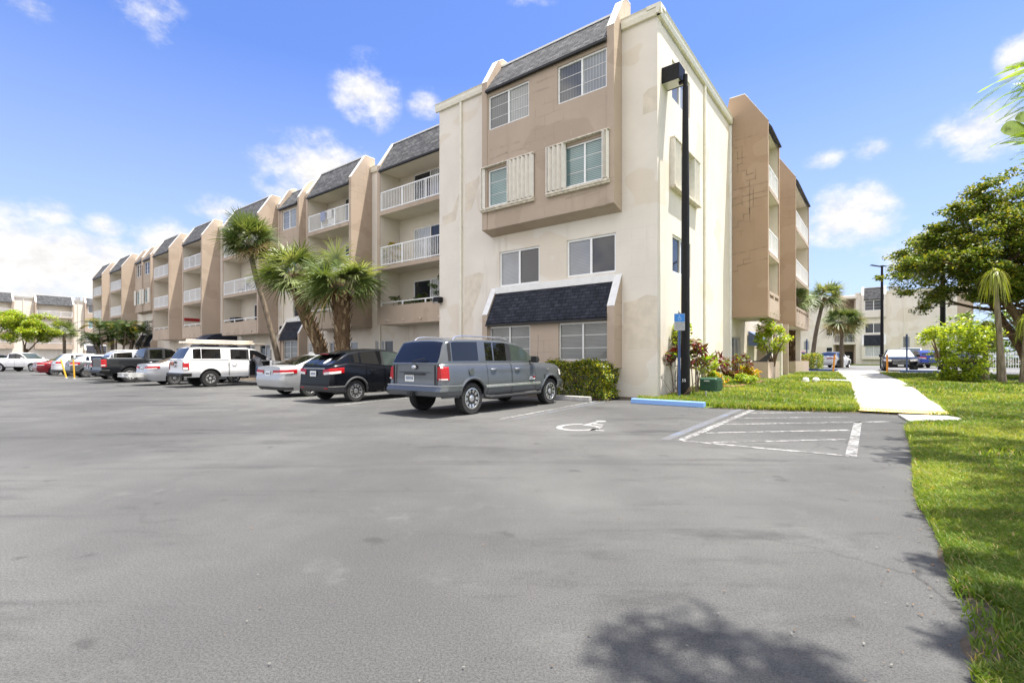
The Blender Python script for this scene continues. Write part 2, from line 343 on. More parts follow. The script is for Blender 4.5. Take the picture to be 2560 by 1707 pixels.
M['red'] = NB('red_lamp_lens').set(rough=.2, coat=.1, spec=.3).mat; M['red'].node_tree.nodes['Principled BSDF'].inputs['Base Color'].default_value = (.36, .005, .008, 1)
M['clear'] = NB('clear_lamp_lens').set(rough=.1, coat=1.).mat; M['clear'].node_tree.nodes['Principled BSDF'].inputs['Base Color'].default_value = (.62, .60, .58, 1)
M['amber'] = NB('amber_lamp_lens').set(rough=.15, coat=1.).mat; M['amber'].node_tree.nodes['Principled BSDF'].inputs['Base Color'].default_value = (.75, .33, .03, 1)
M['plate'] = simple('licence_plate', (.72, .74, .72), .5, var=.12, vs_=30)
M['asphalt'] = asphalt('worn_asphalt', (.084, .084, .0823))
M['asphalt2'] = asphalt('far_asphalt', (.15, .15, .15))
M['mark'] = simple('worn_white_road_paint', (.55, .55, .54), .7, var=.22, vs_=7)
def worn(name, c, under, thr=.5):
    n = NB(name); f = n.noise(9, 7, .75); g = n.noise(1.1, 3)
    n.color(n.mix(n.ramp(n.math('ADD', f, n.math('MULTIPLY', g, .35)), thr, thr+.16), under, c)); n.set(rough=.8, spec=.3); n.bump(n.noise(120, 2), .3, .004); return n.mat
M['mark'] = worn('worn_white_road_paint', (.33, .33, .325), (.095, .095, .095), .62)
M['mark2'] = worn('fresher_white_road_paint', (.29, .29, .285), (.11, .11, .11), .48)
M['markblue'] = worn('worn_blue_road_paint', (.12, .18, .30), (.108, .108, .112), .68)
M['concrete'] = simple('pale_concrete', (.50, .485, .45), .85, var=.08, vs_=1.5, bump=.3, bs=60)
M['concrete_d'] = simple('old_concrete', (.36, .35, .33), .9, var=.2, vs_=5, bump=.4, bs=60)
M['yellowtile'] = simple('yellow_tactile', (.72, .50, .16), .75, var=.12, vs_=4)
M['soil'] = simple('brown_soil', (.085, .066, .045), .95, var=.4, vs_=5, bump=.8, bs=25)
M['blue'] = worn('faded_blue_paint', (.20, .35, .64), (.28, .33, .42), .44)
M['navy'] = simple('navy_blue_metal', (.035, .075, .20), .4, var=.1)
M['canvas'] = simple('navy_canvas', (.012, .014, .028), .8, var=.15)
M['canvas_b'] = simple('blue_canvas', (.12, .17, .32), .8, var=.1)
M['polemat'] = simple('black_pole_paint', (.008, .008, .009), .5, var=.3, vs_=8, spec=.22)
M['signblue'] = simple('sign_blue', (.03, .20, .58), .4, var=.03)
M['signgrey'] = simple('sign_grey', (.40, .41, .42), .5, var=.05)
M['black'] = simple('lettering_black', (.02, .02, .02), .6)
M['white'] = simple('lettering_white', (.82, .82, .82), .6, var=.02)
M['green'] = simple('dark_green_cabinet', (.028, .085, .05), .45, var=.12)
M['yellow'] = simple('yellow_post_paint', (.72, .40, .03), .5, var=.1)
M['orange'] = simple('orange_post_paint', (.72, .27, .02), .5, var=.1)
M['brick'] = simple('red_edging_brick', (.28, .14, .10), .9, var=.35, vs_=12, bump=.5)
M['lawn'] = None
# ------------------------------------------------------------------ ground, lot, lawn, walk, painted marks
def struct(o): o['kind'] = 'structure'; return o
n = NB('lawn_ground'); g1 = n.noise(.5, 5, .6); g2 = n.noise(14, 4, .7)
gc = n.mix(n.ramp(g2, .3, .7), (.055, .095, .012), (.17, .23, .035)); gc = n.mix(n.ramp(n.math('ADD', n.noise(1.3, 5, .7), n.math('MULTIPLY', g1, .5)), .80, .95), gc, (.20, .155, .085))
n.color(gc); n.set(rough=.95, spec=.15); n.bump(n.noise(45, 4, .8), 1., .05); M['lawn'] = n.mat
XB = [(-30, -14), (-8, -4), (0, .9), (1.94, 1.86), (2.33, 2.2), (2.65, 2.43), (2.97, 2.69), (3.47, 3.06), (4.0, 3.42), (4.24, 3.56), (4.96, 4.12), (5.99, 4.99), (7.01, 5.79), (8.0, 6.55), (9.11, 7.40), (9.26, 7.6), (9.34, 8.75), (10.3, 9.58), (10.66, 9.66),
      (11.0, 9.3), (11.64, 8.3), (12.18, 6.45), (12.89, 4.95), (13.5, 4.55), (14.3, 4.0), (15.0, 3.9), (15.3, 4.0), (40, 23.5)]
ys_, xs_ = zip(*XB)
EDGE_R = [random.uniform(-1, 1) for _ in range(997)]
def xb(Y): return float(np.interp(Y, ys_, xs_)) + (.02*math.sin(Y*5.3)+.02*math.sin(Y*13.1+1) + EDGE_R[int(Y*25) % 997]*.035 if Y < 10.5 else 0)
FAR_Y = 31.4                                             # the far lot begins here
FY = np.array([EX.x, EX.y]); FN = np.array([EY.x, EY.y])
g = MB(); g.face([(-900, -900, -.06), (900, -900, -.06), (900, 900, -.06), (-900, 900, -.06)]); struct(g.build('ground', M['soil']))
g = MB(); g.face([(-160, -60, 0), (60, -60, 0), (60, 27, 0), (-160, 150, 0)]); struct(g.build('parking_lot', M['asphalt']))
rows = sorted(set([-20, -12, -8, -6] + list(np.arange(-4, 16.01, .08).round(3)) + list(np.arange(16.2, 36, .2).round(3))))
cols = [0, .04, .1, .2, .4, .7, 1.1, 1.7, 2.5, 3.5, 5, 7, 10, 14, 20, 28, 40, 60, 90]
def loc_b(X, Y): return (X-CORNER.x)*EY.x+(Y-CORNER.y)*EY.y
def lawn_z(X, Y, d): return hg(Y) - .01 + .025*min(1, d/1.2) + .015*sstep(12.5, 16, Y)*math.sin(X*1.7+Y*.9)*min(1, d/2) - .2*sstep(20.95, 21.1, loc_b(X, Y))
V = []; Fc = []
for Y in rows:
    x0 = xb(Y)
    for k, c in enumerate(cols): V.append((x0+c, Y, -.01 if k == 0 else lawn_z(x0+c, Y, c)))
nc = len(cols)
for i in range(len(rows)-1):
    for j in range(nc-1): Fc.append((i*nc+j, i*nc+j+1, (i+1)*nc+j+1, (i+1)*nc+j))
struct(raw_mesh('lawn', V, Fc, [M['lawn'], M['soil']], mi=[1 if (k % (nc-1)) < 3 and rows[k//(nc-1)] < 12.8 else 0 for k in range(len(Fc))], smooth=True))
# walk: centre strip with left and right borders (world metres)
PL = [(8.33, 11.64), (9.2, 12.9), (10.4, 14.7), (11.3, 16.0), (13.3, 19.0), (15.5, 22.5), (18.6, 27.5), (20.6, 30.8), (21.8, 32.6)]
PR = [(9.72, 10.69), (10.9, 12.3), (12.6, 14.7), (14.4, 17.2), (16.6, 20.6), (18.9, 24.1), (21.4, 28.2), (23.1, 30.8), (24.4, 32.6)]
def wz(Y): return hg(Y)+.06
V = []; Fc = []
for (a, b), (c, d) in zip(PL, PR):
    za = wz((b+d)/2); V += [(a, b, za), (c, d, za), (a, b, za-.12), (c, d, za-.12)]
V[0] = (*V[0][:2], .055); V[1] = (*V[1][:2], .055)
for i in range(len(PL)-1):
    k = 4*i; Fc += [(k, k+1, k+5, k+4), (k+2, k, k+4, k+6), (k+1, k+3, k+7, k+5)]
struct(raw_mesh('walk', V, Fc, M['concrete']))
lx = lambda P, y: float(np.interp(y, [p[1] for p in P], [p[0] for p in P]))
for k in range(11):
    t = (k+1)/11.6; a = Vector((8.33, 11.64, 0)).lerp(Vector((21.8, 32.6, 0)), t); a.x = lx(PL, a.y); b = Vector((9.72, 10.69, 0)).lerp(Vector((24.4, 32.6, 0)), t); b.x = lx(PR, b.y); dv_ = Vector((.010, .013, 0)); za, zb2 = wz(a.y)+.007, wz(b.y)+.007; z_ = max(za, zb2)
    g = MB(); g.face([(a.x-dv_.x, a.y-dv_.y, z_), (b.x-dv_.x, b.y-dv_.y, z_), (b.x+dv_.x, b.y+dv_.y, z_), (a.x+dv_.x, a.y+dv_.y, z_)]); struct(g.build('walk_joint', M['concrete_d']))
g = MB(); zb_ = wz(20.5)+.004
pts = [(12.6, 17.95), (14.0, 20.1), (12.6, 20.9), (11.0, 21.9), (9.8, 22.6), (9.3, 21.8), (11.2, 20.6), (12.2, 19.7)]
pts = [(13.9, 19.9), (14.9, 21.5), (13.2, 22.1), (11.0, 23.0), (9.9, 23.2), (9.6, 22.4), (11.5, 21.5), (12.9, 20.8)]
g.prism(pts, zb_-.1, zb_, 'z'); struct(g.build('side_walk', M['concrete']))
g = MB()
def ramp_z(t): return .016 + (wz(11.6)-.012)*0 + t*.05
a0, a1 = Vector((8.33, 11.64, .062)), Vector((9.72, 10.69, .062)); dv = (Vector((9.2, 12.9, 0))-Vector((8.33, 11.64, 0))).normalized()*.62
b0, b1 = a0+dv+Vector((0, 0, .032)), a1+dv+Vector((0, 0, .032)); g.face([a0, a1, b1, b0])
for i in range(26):
    for j in range(7):
        p = a0.lerp(a1, (i+.5)/26).lerp(b0.lerp(b1, (i+.5)/26), (j+.5)/7)
        g.lathe([(.019, -.001), (.014, .006), (.006, .008)], 6, 'z', p)
struct(g.build('tactile_paving', M['yellowtile'], recalc=True))
g = MB(); g.prism([(8.75, 10.97), (9.62, 10.69), (9.55, 10.3), (8.95, 9.55), (8.72, 9.28), (7.75, 9.30), (8.1, 9.9)], -.02, .05, 'z'); struct(g.build('concrete_apron', M['concrete_d']))
def strip(name, p, q, w, mat='mark', z=.004, w2=None):
    p = Vector((*p, z)); q = Vector((*q, z)); s = (q-p).cross(Vector((0, 0, 1))).normalized()*w/2; s2 = s*((w2 or w)/w)
    g = MB(); g.face([p-s, p+s, q+s2, q-s2]); return struct(g.build(name, M[mat]))
for p, q, w in [((2.70, 7.72), (6.35, 12.62), .13), ((4.53, 6.47), (7.17, 10.03), .13), ((2.7, 7.68), (4.5, 6.47), .10), ((5.75, 11.63), (7.3, 11.74), .09), ((4.98, 10.6), (7.5, 10.82), .09), ((4.2, 9.6), (7.9, 10.04), .10),
                ((3.4, 8.5), (6.15, 8.83), .10), ((3.1, 7.52), (5.42, 7.82), .09)]: strip('parking_line', p, q, w)
for p, q, w in [((-.25, 10.45), (2.65, 14.95), .10), ((-4.95, 13.45), (-3.5, 16.2), .10), ((-7.4, 15.2), (-5.7, 17.3), .09), ((-2.25, 11.9), (-1.2, 13.6), .09)]: strip('parking_line', p, q, w)
for k in range(5, 22):
    p = L2W(-3.1-k*2.75, -6.6); q = L2W(-3.1-k*2.75, -2.0); strip('parking_line', p[:2], q[:2], .1)
for p, q, w in [((2.45, 7.78), (6.05, 12.72), .16), ((.02, 10.4), (2.9, 14.9), .11)]: strip('parking_line', p, q, w, 'markblue', .003)
# wheelchair mark painted on the asphalt
def wheelchair(mb, T, s=1., z=0):
    """the access symbol in a 1 x 1.25 field, drawn as flat polygons through T(u, v)"""
    def poly(pts): mb.face([T(u*s, v*s, z) for u, v in pts])
    def arc(cx, cy, r0, r1, t0, t1, k=18):
        for i in range(k):
            a, b = R(t0+(t1-t0)*i/k), R(t0+(t1-t0)*(i+1)/k)
            poly([(cx+r0*math.cos(a), cy+r0*math.sin(a)), (cx+r1*math.cos(a), cy+r1*math.sin(a)), (cx+r1*math.cos(b), cy+r1*math.sin(b)), (cx+r0*math.cos(b), cy+r0*math.sin(b))])
    arc(0, 0, .30, .40, 115, 372); arc(-.07, .80, 0.001, .10, 0, 360, 14)
    poly([(-.12, .66), (-.02, .66), (.02, .30), (-.10, .30)]); poly([(-.03, .47), (.22, .47), (.22, .38), (-.02, .38)]); poly([(-.10, .30), (.02, .30), (.30, .29), (.30, .20), (-.08, .20)])
    poly([(.22, .24), (.31, .28), (.44, -.16), (.34, -.18)]); poly([(.34, -.18), (.44, -.10), (.56, -.06), (.58, -.14)])
g = MB(); c0 = Vector((1.28, 9.2, 0)); wheelchair(g, lambda u, v, z: tuple(c0+EX*u*1.02+EY*v*1.28+Vector((0, 0, z))), 1.0, .006); struct(g.build('wheelchair_mark', M['mark2'], recalc=False))
# planting strip along the facade
g = MB(); w = lambda a, b, z: tuple(L2W(a, b, z))
for x0, x1, yf in [(-75, -9.8, -1.3), (-9.8, -1.1, -1.25), (-1.1, .2, -.45)]: g.face([w(x0, yf, -.005), w(x1, yf, -.005), w(x1, yf+.12, .05), w(x0, yf+.12, .05)]); g.face([w(x0, yf+.12, .05), w(x1, yf+.12, .05), w(x1, 3, .07), w(x0, 3, .07)])
struct(g.build('planting_strip', M['soil']))
# the far lot behind the walk
g = MB(); zf = .475
g.face([tuple(L2W(-6, 21.0, zf)), tuple(L2W(90, 21.0, zf)), tuple(L2W(160, 60, zf)), tuple(L2W(160, 160, zf)), tuple(L2W(-6, 160, zf))]); struct(g.build('far_parking_lot', M['asphalt2']))
g = MB(); g.prism([tuple(L2W(-12, 60.0)[:2]), tuple(L2W(30, 60.0)[:2]), tuple(L2W(30, 64.6)[:2]), tuple(L2W(-12, 64.6)[:2])], .3, .58, 'z'); struct(g.build('far_lawn', M['lawn']))
# ------------------------------------------------------------------ buildings
FRONT = lambda y0: (lambda u, n_, v: (u, y0-n_, v))        # (along wall, outward, up) on a wall that looks to -y
SIDE = lambda x0: (lambda u, n_, v: (x0+n_, u, v))         # on a wall that looks to +x
def wall(par, T, u0, u1, v0, v1, th, holes, mat, name='wall', reveal=.11):
    """a wall with openings and reveals; its face at n = 0, body behind"""
    mb = MB(T); us = sorted({u0, u1, *[x for h in holes for x in h[:2]]}); vv = sorted({v0, v1, *[x for h in holes for x in h[2:4]]})
    ish = lambda u, v: any(h[0] < u < h[1] and h[2] < v < h[3] for h in holes)
    for a, b in zip(us, us[1:]):
        for c, d in zip(vv, vv[1:]):
            if not ish((a+b)/2, (c+d)/2): mb.face([(a, 0, c), (b, 0, c), (b, 0, d), (a, 0, d)])
    for h in holes:
        a, b, c, d = h[:4]; r = -reveal
        for q in ([(a, 0, c), (a, r, c), (a, r, d), (a, 0, d)], [(b, 0, c), (b, r, c), (b, r, d), (b, 0, d)], [(a, 0, c), (b, 0, c), (b, r, c), (a, r, c)], [(a, 0, d), (b, 0, d), (b, r, d), (a, r, d)]): mb.face(q)
    for q in ([(u0, 0, v0), (u0, -th, v0), (u0, -th, v1), (u0, 0, v1)], [(u1, 0, v0), (u1, -th, v0), (u1, -th, v1), (u1, 0, v1)], [(u0, 0, v0), (u1, 0, v0), (u1, -th, v0), (u0, -th, v0)], [(u0, 0, v1), (u1, 0, v1), (u1, -th, v1), (u0, -th, v1)]): mb.face(q)
    return mb.build(name, mat, par, merge=True)
def window(par, T, u0, u1, v0, v1, panes=('g_hl', 'g_hd'), rows=1, fm='frame', depth=.07, fw=.055, split=.5, sill=False):
    """frame with mullion and muntins; each pane of glass is a sub-part. set back by depth"""
    mb = MB(T); n0, n1 = -depth-.05, -depth+.02; e = .002
    mb.box(u0+e, u0+fw, n0, n1, v0+e, v1-e); mb.box(u1-fw, u1-e, n0, n1, v0+e, v1-e); mb.box(u0+fw, u1-fw, n0, n1, v0+e, v0+fw); mb.box(u0+fw, u1-fw, n0, n1, v1-fw, v1-e)
    edges = [u0+fw, u1-fw]
    if len(panes) == 2:
        m = u0+(u1-u0)*split; mb.box(m-fw*.6, m+fw*.6, n0, n1-.004, v0+fw, v1-fw); edges = [u0+fw, m-fw*.6, m+fw*.6, u1-fw]
    muns = []
    for k in range(1, rows):
        z = v0+(v1-v0)*k/rows
        for a, b in zip(edges[::2], edges[1::2]): mun = MB(T); mun.box(a, b, n0+.021, n1-.04, z-.009, z+.009); muns.append(mun)
    if sill: mb.box(u0-.04, u1+.04, -.02, .05, v0-.05, v0-e)
    o = mb.build('window', M[fm], par)
    for mun in muns: mun.build('muntin', M['alu'], o)
    for (a, b), g in zip(zip(edges[::2], edges[1::2]), panes):
        pb = MB(T); pb.box(a-.005, b+.005, n0+.004, n0+.02, v0+fw-.005, v1-fw+.005); pb.build('pane', M[g], o)
    return o
def railing(par, T, u0, u1, v0, v1, n_=0, bars=True, step=.125, posts=2):
    mb = MB(T); mb.box(u0, u1, n_-.025, n_+.025, v1-.05, v1); 
    if bars:
        mb.box(u0, u1, n_-.02, n_+.02, v0, v0+.045)
        k = int((u1-u0)/step)
        for i in range(1, k): u = u0+(u1-u0)*i/k; mb.box(u-.011, u+.011, n_-.011, n_+.011, v0+.045, v1-.05)
    for i in range(posts+2): 
        u = u0+.03+(u1-u0-.06)*i/(posts+1); mb.box(u-.028, u+.028, n_-.03, n_+.03, v0-.06, v1-.002)
    return mb.build('railing', M['rail'], par)
def accordion(par, T, u0, u1, v0, v1, n0=.03, folds=None, d=.13):
    k = folds or max(2, int((u1-u0)/.14)); prof = []
    for i in range(2*k+1): prof.append((u0+(u1-u0)*i/(2*k), n0+(d if i % 2 else .02)))
    prof2 = prof + [(u, nn-.012) for u, nn in reversed(prof)]
    mb = MB(lambda u, nn, v: T(u, nn, v)); A = []
    for z in (v0, v1): A.append([mb.pt(u, nn, z) for u, nn in prof])
    for i in range(len(prof)-1): mb.f.append([A[0][i], A[0][i+1], A[1][i+1], A[1][i]]); mb.m.append(0)
    mb.box(u0-.02, u0+.015, .0, .16, v0-.02, v1+.02)
    return mb.build('shutter', M['shutter'], par)
def mansard(par, T, u0, u1, v0, n0, v1, n1, mat, th=.10, trim=True):
    """sloping shingled panel from the eave (v0, n0 outward) up to (v1, n1), dark drip edge below and pale cap above"""
    mb = MB(T); A = [(u0, n0, v0), (u1, n0, v0), (u1, n1, v1), (u0, n1, v1)]; B = [(u0, n0-th, v0-.03), (u1, n0-th, v0-.03), (u1, n1-th, v1-.03), (u0, n1-th, v1-.03)]
    mb.face(A); mb.face(B[::-1])
    for i in range(4): j = (i+1) % 4; mb.face([A[i], A[j], B[j], B[i]])
    o = mb.build('mansard_roof', mat, par)
    d = MB(T); d.box(u0, u1, n0-.09, n0+.03, v0-.10, v0-.034); d.build('drip_edge', M['dark'], o)
    if trim: d = MB(T); d.box(u0, u1, n1-.2, n1+.03, v1+.002, v1+.07); d.build('ridge_cap', M['trim'], o)
    return o
def fin(par, T, u0, u1, prof, cap=None, mat=None):
    """party fin: prof in (n, v); cap = index range of sloping top edges painted white"""
    def TT(a, n_, v): return T(a, n_, v)
    mb = MB(TT); mb.prism(prof, u0, u1, 'x'); o = mb.build('fin_wall', mat or M['brown'], par)
    if cap:
        c = MB(TT)
        for p, q in zip(cap, cap[1:]):
            c.f.append([c.pt(u0-.006, *p), c.pt(u1+.006, *p), c.pt(u1+.006, *q), c.pt(u0-.006, *q)]); c.m.append(0)
            dn, dv = q[1]-p[1], -(q[0]-p[0]); l = math.hypot(dn, dv); 
            off = (.0, .006)
            c.f.append([c.pt(u0-.006, p[0], p[1]), c.pt(u0-.006, q[0], q[1]), c.pt(u0-.006, q[0], q[1]-.03), c.pt(u0-.006, p[0], p[1]-.03)]); c.m.append(0)
            c.f.append([c.pt(u1+.006, p[0], p[1]), c.pt(u1+.006, q[0], q[1]), c.pt(u1+.006, q[0], q[1]-.03), c.pt(u1+.006, p[0], p[1]-.03)]); c.m.append(0)
        for i in range(len(c.v)): pass
        c.build('fin_cap', M['trim'], o, recalc=True)
    return o
def grow(cap, d=.012): return [(n_+d*.7, v+d) for n_, v in cap]
def balcony_bay(par, T, u0, u1, nf, nb, base=3.1, eave=11.2, ftop=11.5, apex=13.0, doors=('g_d', 'g_c'), shi='shingle', ground=True, fl=.22, levels=3, slot=False, door_span=None, mat=None):
    mat = mat or M['brown']
    """a stack of balconies between two fins. nf = outward distance of the front, nb = of the inner wall (both from T's plane)"""
    d = apex-ftop
    prof = [(nf, base), (nf, ftop), (nf-.95, apex), (nf-1.6, apex), (nb-.3, 12.2), (nb-.3, base)]
    for a, b in ((u0, u0+fl), (u1-fl, u1)):
        fin(par, T, a, b, prof, grow([(nf, ftop), (nf-.95, apex), (nf-1.6, apex)]), mat)
    a, b = u0+fl, u1-fl; fl3, fl4 = 5.96, 8.84
    for p, q in ((a, a+.025), (b-.025, b)): mb = MB(T); mb.box(p, q, nb+.003, nf-.05, base+.01, eave+.3); mb.build('side_lining', M['cream_in'], par)
    a, b = a+.026, b-.026
    tops = [(base, base+.28), (fl3, fl3+.19), (fl4, fl4+.19)]
    for i, (z0, z1) in enumerate(tops):
        mb = MB(T); mb.box(a, b, nb, nf-.02, z0, z1); so = mb.build('balcony_slab', M['cream_in'], par)
        if i: sb = MB(T); sb.box(a, b, nf-.02+.002, nf+.015, z0-.01, z1+.005); sb.build('slab_edge', M['brown'], so)
    mb = MB(T); mb.box(a, b, nb, nf-.1, eave-.06, eave+.02); mb.build('soffit', M['cream_in'], par)
    pw = MB(T)
    if slot:
        pw.box(a, b, nf-.14, nf+.01, base-.02, base+.86); pw.box(a, b, nf-.14, nf+.01, base+1.02, base+1.16); k = max(2, int((b-a)/.9))
        for i in range(k+1): u = a+(b-a)*i/k; pw.box(max(a, u-.12), min(b, u+.12), nf-.138, nf+.008, base+.86, base+1.02)
    else: pw.box(a, b, nf-.14, nf+.01, base-.02, base+.94)
    par_w = pw.build('parapet', mat if not slot else M['brown'], par)
    sp = MB(T)
    for i in range(4): u = a+(b-a)*(i+.5)/4; sp.box(u-.04, u+.04, nf+.01, nf+.11, base+.16, base+.22)
    sp.build('scupper', M['rust'], par_w)
    if not slot: railing(par, T, a, b, base+.94, base+1.16, nf-.07, False, posts=2)
    railing(par, T, a, b, fl3+.25, fl3+1.22, nf-.06); railing(par, T, a, b, fl4+.25, fl4+1.22, nf-.06)
    # inner wall with sliding doors
    lo = [base+.28, fl3+.19, fl4+.19]; hi = [fl3, fl4, eave-.06]
    ds = door_span or (.12, .72)
    holes = [(a+(b-a)*ds[0], a+(b-a)*ds[1], z, z+2.06) for z in lo]
    Tb = lambda u, n_, v: T(u, nb+n_, v)
    wall(par, Tb, a, b, base+.28, eave, .15, holes, M['cream_in'])
    for i, h in enumerate(holes):
        mb = MB(Tb); u0_, u1_, v0, v1 = h; fw = .05
        mb.box(u0_+.002, u0_+fw, -.1, -.02, v0, v1-.002); mb.box(u1_-fw, u1_-.002, -.1, -.02, v0, v1-.002); mb.box(u0_+fw, u1_-fw, -.1, -.02, v1-fw, v1-.002); m = (u0_+u1_)/2; mb.box(m-.03, m+.03, -.1, -.02, v0, v1-fw)
        o = mb.build('sliding_door', M['frame'], par)
        for (p, q), gk in zip(((u0_+fw, m-.03), (m+.03, u1_-fw)), doors if i != 1 else doors[::-1]): pb = MB(Tb); pb.box(p, q, -.075, -.06, v0, v1-fw); pb.build('pane', M[gk], o)
    mansard(par, T, u0+fl, u1-fl, eave, nf+.09, apex-.1, nf-.9, M[shi])
    if ground:
        pass
def window_bay(par, T, u0, u1, nf, cols, top_rows=3, base=6.15, eave=11.65, style='hero', shi='shingle', low_awning=True, fl=.25, panes4=('g_vd', 'g_v'), panes3=('g_h', 'g_h'), panes2=('g_hl', 'g_hd'), panes1=('g_m', 'g_m'), open3=True):
    """the brown projecting panel of the two upper floors with its mansard, the windows of the floor below and the shingled awning over the ground floor windows"""
    prof = [(0, base), (nf, base+.16), (nf, 12.03), (nf-.72, 13.25), (nf-1.25, 13.42), (nf-1.3, 12.2), (0, 12.1)]
    prof = [(0.002, base), (nf, base+.16), (nf, 12.03), (nf-.66, 13.15), (nf-.98, 13.38), (nf-1.28, 13.38), (nf-1.28, 12.42), (0.002, 12.42)]
    for a, b in ((u0, u0+fl), (u1-fl, u1)): fin(par, T, a, b, prof, grow([(nf, 12.03), (nf-.66, 13.15), (nf-.98, 13.38), (nf-1.28, 13.38)]))
    a, b = u0+fl, u1-fl; Tn = lambda u, n_, v: T(u, nf-.03+n_, v)
    h4 = [(c0, c1, 10.13, 11.44) for c0, c1 in cols]; h3 = [(c0, c1, 7.17, 8.58) for c0, c1 in (open3 if isinstance(open3, list) else cols)]
    wall(par, Tn, a, b, base+.15, eave, nf-.035, h4+h3, M['brown'], 'bay_wall')
    mb = MB(T); mb.face([(a, .002, base), (b, .002, base), (b, nf-.03, base+.15), (a, nf-.03, base+.15)]); mb.build('bay_soffit', M['brown'], par)
    mansard(par, T, a, b, eave, nf+.10, 13.02, -.42+nf-.6+.1, M[shi])
    for h in h4: window(par, Tn, *h, panes=panes4, rows=3)
    for h in h3: window(par, Tn, *h, panes=panes3, rows=3)
    if low_awning:
        prof = [(0.002, 4.1), (nf*.98, 3.0), (nf*.98, 1.0), (0.002, 1.0)]
        for p, q in ((u0, u0+fl), (u1-fl, u1)): fin(par, T, p, q, prof, grow([(0.01, 4.1), (nf*.98, 3.0)]))
        mansard(par, T, a, b, 2.66, nf+.08, 3.86, .07, M['shingle_dark'], .07, False)
        mb = MB(T); mb.box(a, b, .002, .10, 3.87, 4.12); mb.build('flashing', M['trim'], par)
        Tl = lambda u, n_, v: T(u, nf-.10+n_, v)
        h1 = [(c0, c1, 1.24, 2.54) for c0, c1 in cols]
        wall(par, Tl, a, b, 1.0, 2.62, nf-.11, h1, M['brown'], 'bay_wall')
        for h in h1: window(par, Tl, *h, panes=panes1, rows=3, fm='alu')
def gutter(par, T, u0, u1, v0=12.1, v1=12.4, n_=.13):
    mb = MB(T); mb.prism([(0.003, v0), (n_*.75, v0), (n_, v0+.14), (n_, v1-.05), (n_+.03, v1), (-.3, v1+.02), (-.3, v1-.1), (0.003, v1-.1)], u0, u1, 'x'); return mb.build('gutter', M['gutter'], par)
def downspout(par, T, u, v0, v1, mat='gutter', w=.05):
    mb = MB(T); mb.box(u-w, u+w, .005, .085, v0, v1)
    for z in np.arange(v0+1, v1, 2.9): mb.box(u-w-.012, u+w+.012, .004, .092, z, z+.05)
    return mb.build('downspout', M[mat], par)

bld = empty('apartment_building', CORNER, ROT, 'long cream and tan four storey building with stacked balconies behind the row of parked cars', 'apartment building')
F0 = FRONT(0)
W2 = [(-6.41, -4.5, 4.14, 5.51), (-3.32, -1.42, 4.2, 5.51)]
wall(bld, F0, -9.8, 0, -.05, 12.12, .3, W2, M['cream'])
for h in W2: window(bld, F0, *h, panes=('g_hl', 'g_hd'), fw=.065)
window_bay(bld, F0, -6.8, -1.2, .6, [(-6.5, -4.57), (-3.35, -1.46)], open3=[(-6.52, -4.6), (-3.1, -1.5)])
Tn = lambda u, n_, v: F0(u, .57+n_, v)
accordion(bld, Tn, -5.45, -4.32, 7.13, 8.66, folds=6, d=.17); accordion(bld, Tn, -3.72, -2.98, 7.13, 8.66, folds=4, d=.17); accordion(bld, Tn, -1.55, -1.36, 7.13, 8.66, folds=2, d=.16); accordion(bld, Tn, -6.78, -6.62, 7.13, 8.66, folds=1, d=.10)
for a, b in ((-6.8, -4.3), (-3.75, -1.33)):
    mb = MB(Tn); mb.box(a, b, .003, .17, 7.03, 7.10); mb.box(a, b, .004, .13, 6.97, 7.03); mb.build('shutter_track', M['rust'], bld); mb = MB(Tn); mb.box(a, b, .003, .15, 8.67, 8.71); mb.build('shutter_track', M['rust'], bld)
gutter(bld, F0, -9.95, -6.82); gutter(bld, F0, -1.18, .16); downspout(bld, F0, -8.46, 0.05, 12.1)
mb = MB(F0); mb.box(-9.8, 0, -9.0, -.31, 12.0, 12.3); mb.build('roof_deck', M['trim'], bld)
# left return of the end block
mb = MB(); mb.box(-9.8, -9.5, .302, 3.0, -.05, 12.11); mb.build('wall', M['cream'], bld)
# side wall
S0 = SIDE(0)
SW = [(1.32, 3.2, 10.1, 11.4), (1.75, 3.3, 7.2, 8.56), (1.36, 3.27, 4.23, 5.52), (1.45, 3.2, 1.3, 2.5)]
wall(bld, S0, .302, 9.05, -.05, 12.12, .3, SW, M['cream'])
window(bld, S0, *SW[0], panes=('g_vd', 'g_v')); window(bld, S0, *SW[1], panes=('g_h', 'g_h'), rows=3); window(bld, S0, *SW[2], panes=('g_d', 'g_d'), fw=.065); window(bld, S0, *SW[3], panes=('g_d', 'g_hd'), fm='alu')
accordion(bld, S0, 1.16, 1.85, 7.12, 8.64, folds=4); accordion(bld, S0, 3.3, 3.97, 7.12, 8.64, folds=4)
mb = MB(S0); mb.box(1.12, 4.0, .003, .2, 7.0, 7.09); mb.build('shutter_track', M['rust'], bld); mb = MB(S0); mb.box(1.12, 4.0, .003, .17, 8.65, 8.70); mb.build('shutter_track', M['rust'], bld)
gutter(bld, S0, -.16, 9.0); downspout(bld, S0, 4.93, .05, 12.1); downspout(bld, S0, 8.98, .2, 12.05, 'trim', .06)
